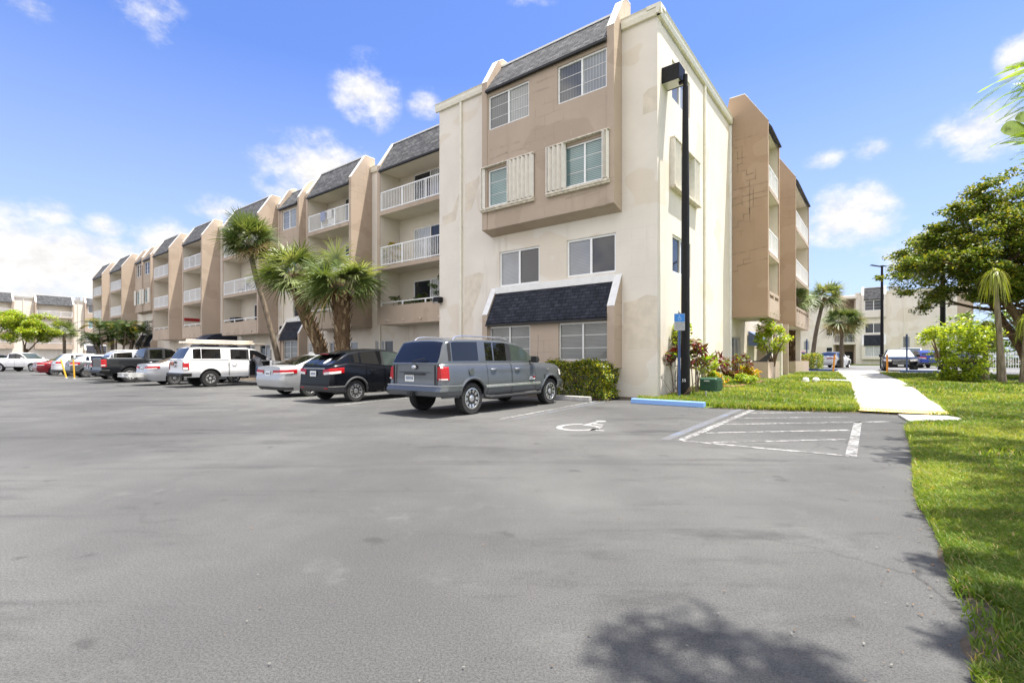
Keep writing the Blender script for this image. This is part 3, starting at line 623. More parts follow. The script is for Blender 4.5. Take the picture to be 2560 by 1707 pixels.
# side wall beyond, ground floor set back under the balconies
wall(bld, S0, 9.05, 27, 3.2, 12.12, .3, [], M['cream'])
GS = [(9.35, 11.1, .35, 2.35)]
wall(bld, S0, 9.05, 27, -.05, 3.2, .3, GS, M['cream_in']); window(bld, S0, *GS[0], panes=('g_d', 'g_hl'), fm='alu', fw=.05)
balcony_bay(bld, S0, 9.06, 12.1, 1.57, .02, base=3.2, eave=11.71, ftop=11.9, apex=13.36, shi='shingle_y', slot=True, door_span=(.2, .8), mat=M['brown2'])
balcony_bay(bld, S0, 17.47, 23.8, 1.57, .02, base=3.23, eave=11.71, ftop=11.9, apex=13.36, shi='shingle_y', slot=True, door_span=(.2, .7), mat=M['brown2'])
for y, w_ in ((11.75, .3), (14.6, .34), (22.0, .34)):
    mb = MB(); mb.box(1.0, 1.28, y, y+w_, 0, 3.195); mb.build('post', M['cream'], bld)
mb = MB(); mb.box(.0, 1.5, 15.2, 15.4, .1, 3.19); mb.build('wall', M['brown'], bld)
mb = MB(); mb.face([(.05, 12.6, 2.75), (.05, 14.5, 2.75), (1.05, 14.5, 2.1), (1.05, 12.6, 2.1)]); mb.face([(1.05, 12.6, 2.1), (1.05, 14.5, 2.1), (1.05, 14.5, 1.88), (1.05, 12.6, 1.88)]); mb.face([(.05, 12.6, 2.75), (1.05, 12.6, 2.1), (1.05, 12.6, 1.88), (.05, 12.6, 2.0)]); mb.build('awning', M['canvas_b'], bld, recalc=False)
# long front: wall plane at y = 2.5, balcony fronts at y = 1.1
MW = FRONT(2.5)
gw = []
def gwin(u0, u1, z0=1.15, z1=2.35): gw.append((u0, u1, z0, z1))
for c in (-12.3, -16.9, -20.2, -21.6, -24.1, -31.0, -33.4, -40.4, -48.2, -62.6, -70.5): gwin(c-.8, c+.8)
up = [(-26.9, -25.5, 4.2, 5.5), (-58.6, -57.2, 4.2, 5.5), (-56.0, -54.6, 4.2, 5.5)]
wall(bld, MW, -73.2, -9.5, -.05, 12.12, .3, gw+up, M['cream'])
for i, h in enumerate(gw+up): window(bld, MW, *h, panes=[('g_hl', 'g_c'), ('g_c', 'g_hd'), ('g_d', 'g_hl')][i % 3], fm='alu' if i % 2 else 'frame')
mb = MB(MW); mb.box(-73.2, -9.81, -12, -.31, 12.0, 12.25); mb.build('roof_deck', M['trim'], bld)
mb = MB(MW); mb.box(-73.2, -72.9, -12, -.301, -.05, 12.0); mb.build('wall', M['cream'], bld)
BAYS = [(-15.65, -10.0), (-22.75, -18.0), (-34.95, -29.0), (-43.1, -38.8), (-50.7, -46.3), (-65.4, -60.75), (-72.8, -68.6)]
for i, (a, b) in enumerate(BAYS):
    balcony_bay(bld, MW, a, b, 1.4, .1, doors=[('g_d', 'g_c'), ('g_hd', 'g_d'), ('g_d', 'g_hl')][i % 3], door_span=[(.22, .72), (.45, .95), (.4, .9)][i % 3])
    gutter(bld, MW, b+.01, (BAYS[i-1][0]-.01) if i else -9.8) if i not in (2, 5) else None
gutter(bld, MW, -28.98, -27.82); gutter(bld, MW, -25.0, -22.8); gutter(bld, MW, -60.7, -59.2)
WB = dict(open3=True, fl=.2)
window_bay(bld, MW, -27.8, -25.05, .6, [(-27.3, -25.45)], panes4=('g_hl', 'g_v'), **WB)
window_bay(bld, MW, -59.2, -56.9, .6, [(-58.85, -57.25)], panes4=('g_d', 'g_hd'), **WB)
window_bay(bld, MW, -56.6, -54.2, .6, [(-56.25, -54.6)], panes4=('g_d', 'g_d'), **WB)
for u0 in (-59.1, -56.5):
    Tn2 = lambda u, n_, v: MW(u, .57+n_, v); accordion(bld, Tn2, u0+.02, u0+.3, 7.1, 8.66, folds=2); accordion(bld, Tn2, u0+1.75, u0+2.1, 7.1, 8.66, folds=2)
for u in (-28.2, -17.2, -24.2): downspout(bld, MW, u, .05, 12.05)
# arched navy entrance canopy
mb = MB(); prof = []
for i in range(13): t = math.pi/2*i/12; prof.append((1.45-2.2*math.sin(t)*.62, 2.35+.95*math.cos(t)))
prof += [(prof[-1][0], 2.2), (2.49, 2.2), (2.49, 3.3)]
mb.prism(prof, -37.9, -35.6, 'x'); mb.build('canopy', M['canvas'], bld)

# touched-up joints and repainted patches
TOUCH = simple('darker_touch_up_paint', (.295, .208, .142), .9, var=.2, vs_=3); PATCH = simple('tan_repair_paint', (.66, .585, .475), .9, var=.08, vs_=3)
def trace(T, lines, n_, w_, mat, U, Vv):
    for ln in lines:
        mb = MB(T)
        for (a, b), (c, d) in zip(ln, ln[1:]):
            p, q = (U(a), Vv(b)), (U(c), Vv(d)); dx, dz = q[0]-p[0], q[1]-p[1]; l = math.hypot(dx, dz) or 1; ux, uz = dx/l*w_/2, dz/l*w_/2
            mb.face([(p[0]-ux+uz, n_, p[1]-uz-ux), (q[0]+ux+uz, n_, q[1]+uz-ux), (q[0]+ux-uz, n_, q[1]+uz+ux), (p[0]-ux-uz, n_, p[1]-uz+ux)])
        mb.build('paint_repair', mat, bld, recalc=False)
trace(FRONT(9.06), [[(400, 350), (580, 345)], [(420, 400), (470, 400), (470, 520), (440, 520), (440, 570), (500, 570), (500, 605), (545, 600)], [(392, 690), (636, 680)], [(392, 752), (636, 735)], [(400, 800), (560, 775), (636, 772)], [(470, 690), (470, 800)], [(520, 640), (522, 930)], [(545, 690), (545, 830)],
    [(600, 825), (520, 835), (520, 870), (480, 872), (480, 912), (442, 914), (442, 950), (400, 955)], [(392, 1140), (636, 1110)], [(636, 1190), (480, 1215), (440, 1220), (440, 1255), (400, 1258)], [(480, 1215), (480, 1180), (522, 1178), (522, 1140)], [(440, 430), (440, 480), (500, 480)], [(560, 580), (560, 640), (500, 645)]],
    .003, .045, TOUCH, lambda a: (a-388)/252*1.57, lambda b: 11.9-(b-265)/1316*8.73)
def patch(T, pts, n_=.003): mb = MB(T); mb.face([(a, n_, b) for a, b in pts]); mb.build('paint_repair', PATCH, bld, recalc=False)
patch(F0, [(-.48, 9.12), (-.01, 9.15), (-.01, 9.92), (-.3, 9.9), (-.46, 9.78)]); patch(F0, [(-1.15, 1.6), (-.01, 1.65), (-.01, 3.28), (-.35, 3.36), (-.75, 3.2), (-1.15, 3.15)]); patch(F0, [(-8.3, 2.7), (-8.0, 2.9), (-7.45, 4.0), (-7.2, 4.75), (-7.5, 4.85), (-8.3, 4.72)]); patch(F0, [(-8.25, 8.6), (-7.6, 8.7), (-7.0, 9.2), (-7.0, 8.75), (-7.5, 8.4), (-7.9, 7.5), (-8.25, 7.4)])
patch(F0, [(-9.6, 7.1), (-8.8, 7.2), (-8.62, 8.0), (-8.62, 8.3), (-9.0, 7.6), (-9.6, 7.5)])
TB = lambda u, n_, v: F0(u, .57+n_, v)
trace(TB, [[(-6.4, 9.0), (-5.6, 9.05), (-4.9, 9.0), (-4.2, 9.1)], [(-6.4, 9.35), (-5.0, 9.3)], [(-3.9, 9.0), (-3.85, 8.75)], [(-3.5, 9.2), (-3.48, 8.8)], [(-2.8, 9.3), (-2.8, 8.9)], [(-4.4, 10.9), (-3.6, 10.85)], [(-4.2, 11.2), (-3.5, 11.2)], [(-6.3, 6.9), (-5.0, 6.75)], [(-3.0, 6.8), (-1.7, 6.85)]], .003, .06, simple('brown_touch_up_paint', (.40, .32, .245), .9), lambda a: a, lambda b: b)

# the same block seen across the lot, its front turned towards the camera's left
lb = empty('apartment_building', L2W(-116.4, 0), ROT+R(90), 'sunlit four storey balcony building at the far left end of the lot', 'apartment building')
# in its frame: x runs away along the old +y axis, outward (-y) is the old +x
wall(lb, F0, -16, 30, -.05, 12.12, .3, [], M['cream'])
for a, b, kw in ((-6.2, -.9, {}), (1.75, 7.05, {}), (19.5, 24.5, {})): balcony_bay(lb, F0, a, b, 1.2, -.0+.02, doors=('g_d', 'g_c'), door_span=(.08, .92))
window_bay(lb, F0, 8.7, 13.2, .6, [(9.2, 10.7), (11.2, 12.7)], fl=.22)
gutter(lb, F0, -.85, 1.7); gutter(lb, F0, 7.1, 8.65); gutter(lb, F0, 13.3, 19.4); downspout(lb, F0, 7.8, .1, 12.1); downspout(lb, F0, .4, .1, 12.1)
mb = MB(F0); mb.box(-16, 30, -12, -.31, 11.9, 12.2); mb.build('roof_deck', M['trim'], lb)
mb = MB(F0); mb.box(7.7, 8.3, -1.4, -.8, 12.21, 13.1); mb.box(7.72, 8.28, -1.42, -1.38, 12.3, 13.0); mb.build('rooftop_cooler', M['steel'], lb)
# three storey block beyond the far lot
rb = empty('apartment_building', L2W(0, 64.7, .5), ROT, 'three storey cream building with a dark mansard bay beyond the far lot', 'apartment building')
wall(rb, F0, 2.6, 12.67, -.5, 9.4, .3, [(3.6, 5.45, 4.2, 5.5)], M['cream'])
window(rb, F0, 3.6, 5.45, 4.2, 5.5, panes=('g_d', 'g_hd'))
mb = MB(F0); mb.prism([(.0, -.5), (.0, 8.6), (-1.4, 9.75), (-6, 9.75), (-6, -.5)], 12.67, 14.1, 'x'); mb.build('end_wall', M['brown'], rb)
for a, b in ((3.27, 3.5), (5.6, 5.83)): fin(rb, F0, a, b, [(.002, 6.25), (.45, 6.25), (.45, 9.2), (-.3, 10.35), (-.6, 10.35), (-.6, 9.45), (.002, 9.45)], grow([(.45, 9.2), (-.3, 10.35), (-.6, 10.35)]), M['cream'])
T5 = lambda u, n_, v: F0(u, .42+n_, v)
wall(rb, T5, 3.5, 5.6, 6.25, 8.62, .4, [(3.58, 5.5, 7.15, 8.5)], M['cream'], 'bay_wall'); window(rb, T5, 3.58, 5.5, 7.15, 8.5, panes=('g_hd', 'g_d'), rows=3)
mansard(rb, F0, 3.5, 5.6, 8.62, .5, 10.2, -.3, M['shingle'])
mansard(rb, F0, 3.5, 5.6, 2.6, .48, 3.95, .1, M['shingle_dark'], .07, False)
wall(rb, T5, 3.27, 5.83, .75, 2.58, .4, [(3.6, 5.5, 1.1, 2.5)], M['cream'], 'bay_wall'); window(rb, T5, 3.6, 5.5, 1.1, 2.5, panes=('g_c', 'g_c'), rows=3)
for a, b in ((3.27, 3.5), (5.6, 5.83)): fin(rb, F0, a, b, [(.002, 4.0), (.45, 2.7), (.45, 2.58), (.002, 2.58)], None, M['trim'])
gutter(rb, F0, 5.85, 12.67, 9.4, 9.62); gutter(rb, F0, 2.5, 3.25, 9.4, 9.62); downspout(rb, F0, 7.72, -.2, 9.4)
# stair recess and the wing left of it
wall(rb, F0, -14, .1, -.5, 8.9, .3, [(-.75, .0, 4.0, 5.0), (-.75, .0, 1.35, 2.4)], M['cream']); window(rb, F0, -.75, .0, 4.0, 5.0, panes=('g_d',), rows=2); window(rb, F0, -.75, .0, 1.35, 2.4, panes=('g_d',), rows=2)
mb = MB(F0); mb.box(.1, 2.6, -2.6, -2.4, -.5, 8.9); mb.box(.1, .3, -2.4, -.301, -.5, 8.9); mb.box(2.4, 2.6, -2.4, -.301, -.5, 8.9); mb.build('stair_wall', M['brown'], rb)
mb = MB(F0); mb.box(.1, 2.6, -2.4, .15, 2.75, 2.98); mb.box(.1, 2.6, -2.4, .15, 5.7, 5.9); mb.box(-14, 2.7, -2.6, .3, 8.901, 9.2); mb.build('landing', M['cream'], rb)
railing(rb, F0, .12, 2.58, 3.05, 4.15, .08, step=.16); railing(rb, F0, .12, 2.58, 5.97, 7.05, .08, step=.16)
mb = MB(F0); mb.box(1.3, 2.2, -2.38, -2.35, -.3, 1.8); mb.box(1.3, 2.2, -2.38, -2.35, 3.0, 5.0); mb.build('door', M['dark'], rb)
mb = MB(F0); mb.box(-14, 14.1, -10, -.31, 9.2, 9.4); mb.build('roof_deck', M['trim'], rb)
mb = MB(F0); mb.box(6.1, 7.1, -2.3, -1.3, 9.41, 10.35); mb.box(6.05, 7.15, -2.35, -1.25, 10.2, 10.3); mb.box(6.2, 7.0, -1.3, -1.28, 9.6, 10.1); mb.build('rooftop_cooler', M['steel'], rb)
# ------------------------------------------------------------------ vehicles
def PL_(pts):
    xs, ys = zip(*pts); return lambda x: float(np.interp(x, xs, ys))
def SM(f, r): return lambda x: sum(f(x+r*k) for k in (-1, -.5, 0, .5, 1))/5
def wheel_proto(Rw, tw, style, rim_r):
    mb = MB(); s = tw/2
    mb.lathe([(rim_r, -s*.8), (rim_r+.02, -s*.95), (Rw*.93, -s), (Rw*.99, -s*.72), (Rw, -s*.3), (Rw, s*.3), (Rw*.99, s*.72), (Rw*.93, s), (rim_r+.02, s*.95), (rim_r, s*.8)], 32, 'y')
    w = mb.build('wheel', M['rubber'], None, smooth=True, angle=35)
    mb = MB(); mb.lathe([(rim_r+.004, -s*.5), (rim_r+.004, s*.85), (rim_r-.03, s*.9), (rim_r-.035, s*.4), (.02, s*.35)], 32, 'y', m=1)
    mb.lathe([(rim_r+.003, s*.82), (rim_r+.003, s*.97), (rim_r-.022, s*.99), (rim_r-.03, s*.8)], 32, 'y', m=0, cap=False)
    k = style
    for i in range(k):
        t = 2*math.pi*i/k+.3; u = (math.cos(t), math.sin(t)); v = (-u[1], u[0])
        for off in ((-.3, .3) if k <= 6 else (0,)):
            def P(r, q, h): return (u[0]*r+v[0]*q, h, u[1]*r+v[1]*q)
            w0, w1 = (.022, .028) if k <= 6 else (.02, .024); o0, o1 = off*.10, off*.22
            w0 *= rim_r/.2; w1 *= rim_r/.2; o0 *= rim_r/.2; o1 *= rim_r/.2*.9
            if k <= 5: o1 *= .8
            a = [(.04, o0-w0, s*.72), (.04, o0+w0, s*.72), (rim_r-.02, o1+w1, s*.88), (rim_r-.02, o1-w1, s*.88)]
            top = [P(*p) for p in a]; bot = [P(p[0], p[1]*1.15, p[2]-.05) for p in a]
            mb.face(top, 0)
            for q in range(4): mb.face([top[q], top[(q+1) % 4], bot[(q+1) % 4], bot[q]], 0)
    mb.lathe([(.065*rim_r/.2, s*.55), (.065*rim_r/.2, s*.84), (.045*rim_r/.2, s*.9), (.001, s*.9)], 16, 'y', m=0)
    r = mb.build('rim', [M['chrome'], M['dark']], w, smooth=True, angle=30); return w

def car(name, label, cat, loc, ang, S, group=None):
    root = empty(name, loc, ang, label, cat, group)
    L, W, z0, Rw = S['L'], S['W'], S['z0'], S['R']; xr, xf = S['xr'], S['xf']; PA = S['paint']; hw = W/2; glassm = S.get('glass', M['cglass'])
    Ra = Rw+S.get('gap', .06)
    deck0 = PL_(S['deck']); deck = SM(deck0, S.get('dsm', .07)); roof = SM(PL_(S['roof']), S.get('rsm', .06)); rx0, rx1 = S['roof'][0][0], S['roof'][-1][0]
    planf = SM(PL_(S.get('plan', [(0, .86), (.04, .91), (.14, .965), (.4, .99), (1.0, 1), (L-1.2, 1), (L-.6, .97), (L-.25, .90), (L-.08, .80), (L, .70)])), .02)
    ins = PL_(S.get('inset', [(z0, .06), (z0+.14, .02), (.55, .0), (.8, .0), (1.0, .02), (1.2, .05)]))
    offR = PL_(S.get('offR', [(z0, .10), (.42, .02), (.6, 0), (.75, .03), (1.2, .07)])); offF = PL_(S.get('offF', [(z0, .12), (.45, .0), (.6, .0), (.8, .06), (1.1, .2)]))
    def X(x, z): return x + offR(z)*max(0, 1-x/.9) - offF(z)*max(0, 1-(L-x)/.9)
    def Yw(x, z): return hw*planf(x)-ins(z)
    doors = S.get('doors', []); wins = S['wins']
    xs = set(np.linspace(0, L, int(L/.14)).round(4)); xs |= {.02, .05, .09, L-.02, L-.05, L-.1}
    for xa in (xr, xf):
        xs |= {round(xa+Ra*math.cos(math.pi*k/18), 4) for k in range(19)}; xs |= {xa-Ra-.004, xa+Ra+.004}
    for d in doors: xs |= {d[0], d[0]+.012, d[1], d[1]-.012}
    xs = sorted(x for x in xs if 0 <= x <= L)
    def zb(x):
        for xa in (xr, xf):
            if abs(x-xa) <= Ra+1e-6: return Rw+math.sqrt(max(0, Ra*Ra-(x-xa)**2))*S.get('arch', 1.)
        return z0 + (.05 if x < .05 or x > L-.05 else 0)
    ZR = S.get('rows', [z0, z0+.14, .42, .56, .70, .82])
    def ring(x):
        b = zb(x); d = deck(x); pts = []
        for i, z in enumerate(ZR): zz = max(b, min(z, d-.10)); pts.append((X(x, zz), Yw(x, zz), zz))
        zz = max(b, d-.05); pts.append((X(x, zz), Yw(x, zz)-.008, zz)); pts.append((X(x, d), Yw(x, d)-.045, d-.006)); pts.append((X(x, d), Yw(x, d)-.10, d+.004)); c = S.get('crown', .03)
        pts.append((X(x, d), (Yw(x, d)-.1)*.55, d+c*.8)); pts.append((X(x, d), 0.0, d+c)); return pts
    rings = [ring(x) for x in xs]; nr = len(rings[0]); parts = {}
    def quad(key, q):
        if len({tuple(np.round(p, 4)) for p in q}) < 3: return
        parts.setdefault(key, MB()).face(q)
    for i in range(len(xs)-1):
        xm = (xs[i]+xs[i+1])/2
        for j in range(nr-1):
            for s in (1, -1):
                q = [(p[0], p[1]*s, p[2]) for p in (rings[i][j], rings[i+1][j], rings[i+1][j+1], rings[i][j+1])]
                if s < 0: q = q[::-1]
                key = ('body', 0)
                if j <= 6:
                    for k, d in enumerate(doors):
                        if d[0] < xm < d[1]:
                            key = ('door', k, s)
                            if xm < d[0]+.012 or xm > d[1]-.012: key = None
                if key and j == 0 and S.get('sill') and key[0] == 'body': key = ('sill', 0)
                if j >= 8 and xm > S.get('hood', L+9): key = ('hood', 0)
                if key: quad(key, q)
    for rg, fl in ((rings[0], 1), (rings[-1], -1)):
        for j in range(nr-1):
            q = [(rg[j][0], rg[j][1], rg[j][2]), (rg[j+1][0], rg[j+1][1], rg[j+1][2]), (rg[j+1][0], -rg[j+1][1], rg[j+1][2]), (rg[j][0], -rg[j][1], rg[j][2])]
            quad(('body', 0), q[::fl])
    # greenhouse
    gx = set(np.linspace(rx0, rx1, 40).round(4))
    for w in wins: gx |= {w[0], w[1]}
    gx |= {S['rw'][0], S['rw'][1], S['ws'][0], S['ws'][1]}; gx |= {p[0] for p in S['roof']}; gx = sorted(g for g in gx if rx0 <= g <= rx1)
    tum = S.get('tum', .79); edge = .90
    ghw = PL_(S.get('ghplan', [(rx0, .97), (rx0+.3, 1), (rx1-.6, 1), (rx1, .93)]))
    def gring(x):
        d = deck(x)-.004; z = max(roof(x), d+.004); h = z-d; wb = min((Yw(x, d)-.055), hw-.06)*ghw(x); wt = hw*tum*ghw(x); f = min(1, h/.42); wt = wb+(wt-wb)*f; cr = .035*min(1, h/.35)
        return [(x, wb, d), (x, wb+(wt-wb)*.12, d+h*.10), (x, wb+(wt-wb)*edge, d+h*edge), (x, wt-.012*f, d+h*.965), (x, wt-.07*f, z), (x, wt*.5, z+cr*.8), (x, 0., z+cr)]
    gr = [gring(x) for x in gx]
    for i in range(len(gx)-1):
        xm = (gx[i]+gx[i+1])/2
        for j in range(6):
            for s in (1, -1):
                q = [(p[0], p[1]*s, p[2]) for p in (gr[i][j], gr[i+1][j], gr[i+1][j+1], gr[i][j+1])]
                if s < 0: q = q[::-1]
                key = ('roof', 0)
                if j >= 4:
                    if S['rw'][0] < xm < S['rw'][1]: key = ('rear_window', 0)
                    elif S['ws'][0] < xm < S['ws'][1]: key = ('windshield', 0)
                elif j == 1 or (j == 0 and S.get('lowglass')):
                    for k, w in enumerate(wins):
                        if w[0] < xm < w[1]: key = ('side_window', k, s)
                    if key[0] == 'roof':
                        for a, b in S.get('blackp', []):
                            if a < xm < b: key = ('pillar_trim', 0)
                quad(key, q)
    body = None; glist = {}
    for key in sorted(parts, key=str):
        mb = parts[key]
        mt = {'body': PA, 'door': PA, 'roof': S.get('roofmat', PA), 'hood': PA, 'sill': S.get('sillmat', M['dark']), 'pillar_trim': M['dark']}.get(key[0], glassm)
        if key[0] == 'windshield' and S.get('wsm'): mt = S['wsm']
        elif key[0] == 'windshield' or (key[0] == 'side_window' and key[1] in S.get('clearwin', [])): mt = M['cglass2']
        o = mb.build(key[0], mt, root, smooth=True, angle=38, merge=True, recalc=False)
        glist[key] = o
        if key[0] in ('roof', 'body', 'hood', 'door', 'rear_window', 'side_window', 'windshield'):
            pass
    # dark core behind the seams and arches
    mb = MB(); top = max(Rw+Ra+.02, .5)
    mb.box(.14, L-.16, -hw+.34, hw-.34, z0+.02, top)
    segs = [(.16, xr-Ra-.03), (xr+Ra+.03, xf-Ra-.03), (xf+Ra+.03, L-.22)]
    for a, b in segs:
        if b > a: mb.box(a, b, -hw+.12, hw-.12, z0+.03, min(top, min(deck(a), deck(b))-.06))
    a_, b_ = .25, L-.4
    for a in np.arange(a_, b_, .25): mb.box(a, a+.25, -hw+.11, hw-.11, top-.002*(int(a*4) % 2), max(top+.01, min(deck(a), deck(a+.25))-.08))
    mb.build('underbody', M['dark'], root)
    # wheels
    wp = wheel_proto(Rw, S.get('tw', .24), S.get('spokes', 5), S.get('rim', Rw*.62)); first = True
    for x in (xr, xf):
        for s in (1, -1):
            w = wp if first else copy_tree(wp); first = False
            w.parent = root; w.location = (x, s*(hw-.02-S.get('tw', .24)/2), Rw); w.rotation_euler = (0, R(random.uniform(0, 70)), 0 if s > 0 else math.pi)
    if S.get('flare'):
        for x in (xr, xf):
            for s in (1, -1):
                mb = MB(); pts = []
                for k in range(21):
                    t = math.pi*(-.06+1.12*k/20); px, pz = x+(Ra+.02)*math.cos(t), Rw+(Ra+.02)*math.sin(t); pts.append((X(px, pz), s*(Yw(px, max(pz, z0))+.003), max(pz, z0+.02)))
                mb.tube(pts, .036, 6); mb.build('wheel_arch_trim', S['flare'], root, smooth=True)
    # patches that follow the skin: lamps, bumpers, plates
    def wrap(nm, mat, z_lo, z_hi, side, x_side, y_end, end='R', out=.012, slope=0., parent=None, zy=None, nseg=6, th=.05):
        """strip from x_side on flank round the corner to lateral y_end on the end face; side +1/-1 or 0 for both flanks"""
        mb = MB()
        def outline(z, s):
            pts = []
            if end == 'R':
                for x in [x_side*(1-k/8) for k in range(9)]: pts.append((X(x, z)-(out if x < .06 else 0), s*(Yw(x, z)+out)))
                yy = Yw(0, z)
                for k in range(1, nseg+1): pts.append((X(0, z)-out-.0, s*(yy+(y_end-yy)*k/nseg)))
            else:
                for x in [L-x_side*(1-k/8) for k in range(9)]: pts.append((X(x, z)+(out if L-x < .06 else 0), s*(Yw(x, z)+out)))
                yy = Yw(L, z)
                for k in range(1, nseg+1): pts.append((X(L, z)+out, s*(yy+(y_end-yy)*k/nseg)))
            return pts
        rowsz = [z_lo, z_lo+(z_hi-z_lo)*.08, (z_lo+z_hi)/2, z_hi-(z_hi-z_lo)*.08, z_hi]
        for s in ((side,) if side else (1, -1)):
            R_ = []
            for ri, z in enumerate(rowsz):
                o = outline(z, s); n_ = len(o); tuck = .015 if ri in (0, 4) else 0
                R_.append([(p[0]+(tuck if end == 'R' else -tuck), p[1]-s*tuck, z+slope*(k/(n_-1)-.5)) for k, p in enumerate(o)])
            for a, b in zip(R_, R_[1:]):
                for k in range(len(a)-1): mb.face([a[k], a[k+1], b[k+1], b[k]])
        return mb.build(nm, mat, parent or root, smooth=True, angle=50, recalc=False)
    bz = S.get('bump', (z0+.03, .58))
    if 'bumper' in S: 
        wrap('rear_bumper', S['bumper'], bz[0], bz[1], 0, S.get('bumpx', .55), 0, 'R', S.get('bumpo', .03))
        wrap('front_bumper', S.get('fbumper', S['bumper']), bz[0], bz[1], 0, .5, 0, 'F', S.get('bumpo', .03))
    tl = S.get('tail')
    if tl:
        for s in (1, -1):
            o = wrap('taillight', M['red'], tl[0], tl[1], s, tl[2], hw*tl[3], 'R', .016, tl[4] if len(tl) > 4 else 0)
            if S.get('tailclear'): c0, c1 = S['tailclear']; wrap('reverse_lamp', M['clear'], c0, c1, s, tl[2]*.75, hw*(tl[3]+.06), 'R', .020, tl[4] if len(tl) > 4 else 0, parent=o)
    hl = S.get('head')
    if hl:
        for s in (1, -1): wrap('headlight', M['clear'], hl[0], hl[1], s, hl[2], hw*hl[3], 'F', .014, hl[4] if len(hl) > 4 else 0)
    if S.get('plate'):
        px, pz = S['plate']; x = X(0, pz)-S.get('platex', .02); mb = MB(); mb.box(x-.012, x, px-.155, px+.155, pz-.08, pz+.08); o = mb.build('licence_plate', M['plate'], root)
        mb = MB(); 
        for k in range(6): mb.box(x-.015, x-.0125, px-.12+.042*k, px-.095+.042*k, pz-.035, pz+.03)
        mb.build('plate_lettering', M['navy'], o)
    if S.get('fplate'):
        pz = S['fplate']; x = X(L, pz)+.03; mb = MB(); mb.box(x, x+.012, -.155, .155, pz-.075, pz+.075); mb.build('licence_plate', M['plate'], root)
    if S.get('grille'):
        a, b, w_ = S['grille']; x = X(L, (a+b)/2); mb = MB(); mb.box(x-.05, x+.02, -w_, w_, a, b, 0)
        for k in range(5): z = a+(b-a)*(k+.5)/5; mb.box(x+.021, x+.028, -w_+.03, w_-.03, z-.008, z+.008, 1)
        mb.box(x+.015, x+.03, -w_-.015, w_+.015, b, b+.025, 1); mb.build('grille', [M['dark'], M['chrome']], root)
    # handles and mirrors
    for k, d in enumerate(doors):
        hx = d[0]+.14; hz = deck(d[0]+.2)-S.get('hz', .17)
        for s in (1, -1):
            mb = MB(); y = Yw(hx, hz); mb.tube([(hx, s*(y+.004), hz), (hx+.03, s*(y+.035), hz), (hx+.17, s*(y+.035), hz+.004), (hx+.2, s*(y+.004), hz+.004)], .016, 6); mb.build('door_handle', S.get('handle', PA), glist.get(('door', k, s), root), smooth=True)
    mx = S.get('mirror')
    if mx:
        for s in (1, -1):
            z = deck(mx)+.07; y = Yw(mx, deck(mx))-.06
            mb = MB(); mb.prism([(mx-.05, z-.06), (mx+.05, z-.07), (mx+.12, z), (mx+.06, z+.10), (mx-.05, z+.11)], s*(y+.07), s*(y+.26), 'y'); mb.prism([(mx-.02, z-.05), (mx+.06, z-.05), (mx+.06, z), (mx-.02, z)], s*(y-.02), s*(y+.08), 'y'); mb.build('wing_mirror', S.get('mirmat', PA), root, bevel=.02)
    if S.get('strip'):
        z, mt, x0, x1 = S['strip']
        for s in (1, -1):
            mb = MB(); n_ = 24
            for k in range(n_):
                a, b = x0+(x1-x0)*k/n_, x0+(x1-x0)*(k+1)/n_
                if any(abs((a+b)/2-xa) < Ra+.05 for xa in (xr, xf)): continue
                A = [(a, s*(Yw(a, z)+.0), z-.035), (a, s*(Yw(a, z)+.014), z-.02), (a, s*(Yw(a, z)+.014), z+.02), (a, s*(Yw(a, z)), z+.035)]; B = [(b, p[1], p[2]) for p in A]
                for q in range(3): mb.face([A[q], B[q], B[q+1], A[q+1]])
            if mb.f: mb.build('side_moulding', mt, root, recalc=False)
    if S.get('rails'):
        x0, x1, mt = S['rails']
        for s in (1, -1):
            y = hw*tum-.10; mb = MB(); pts = [(x0, s*y, roof(x0)+.0), (x0+.10, s*y, roof(x0+.1)+.065), (x0+.3, s*y, roof(x0+.3)+.085), (x1-.4, s*y, roof(x1-.4)+.085), (x1-.12, s*y, roof(x1-.12)+.06), (x1, s*y, roof(x1)+.0)]
            mb.tube(pts, .019, 6); mb.build('roof_rail', mt, root, smooth=True)
    if S.get('wiper'):
        x, z = S['wiper']; mb = MB(); mb.tube([(x, .05, z), (x-.03, -.02, z+.03), (x-.02, -.38, z+.09)], .012, 5); mb.build('rear_wiper', M['dark'], root)
    root['_S'] = 0; del root['_S']
    return root, dict(X=X, Yw=Yw, deck=deck, roof=roof, hw=hw, wrap=wrap, parts=glist)

HEAD = math.atan2(EY.y, EY.x)
def place(a, b, xr, W, z=0):
    """root position of a car heading into the facade whose right rear wheel's outer face stands at local (a, b)"""
    return L2W(a-W/2+.02, b-xr, z)
P_ = dict(silverblue=paint('blue_grey_metallic_paint', (.105, .115, .124), .45, .32), black=paint('black_car_paint', (.005, .006, .009), 0, .25, .6), white=paint('white_car_paint', (.72, .72, .72), 0, .35), silver=paint('silver_car_paint', (.46, .47, .49), .55, .38), pearl=paint('pearl_white_paint', (.44, .445, .45), .35, .35),
          red=paint('maroon_car_paint', (.16, .010, .016), .3, .35), grey=paint('grey_car_paint', (.12, .125, .13), .5, .36), charcoal=paint('charcoal_car_paint', (.02, .022, .025), .4, .32), blue=paint('blue_car_paint', (.018, .045, .26), .4, .3), pink=paint('rose_red_paint', (.45, .07, .10), .2, .35))
PLAST = simple('grey_bumper_plastic', (.05, .05, .053), .6, var=.1)
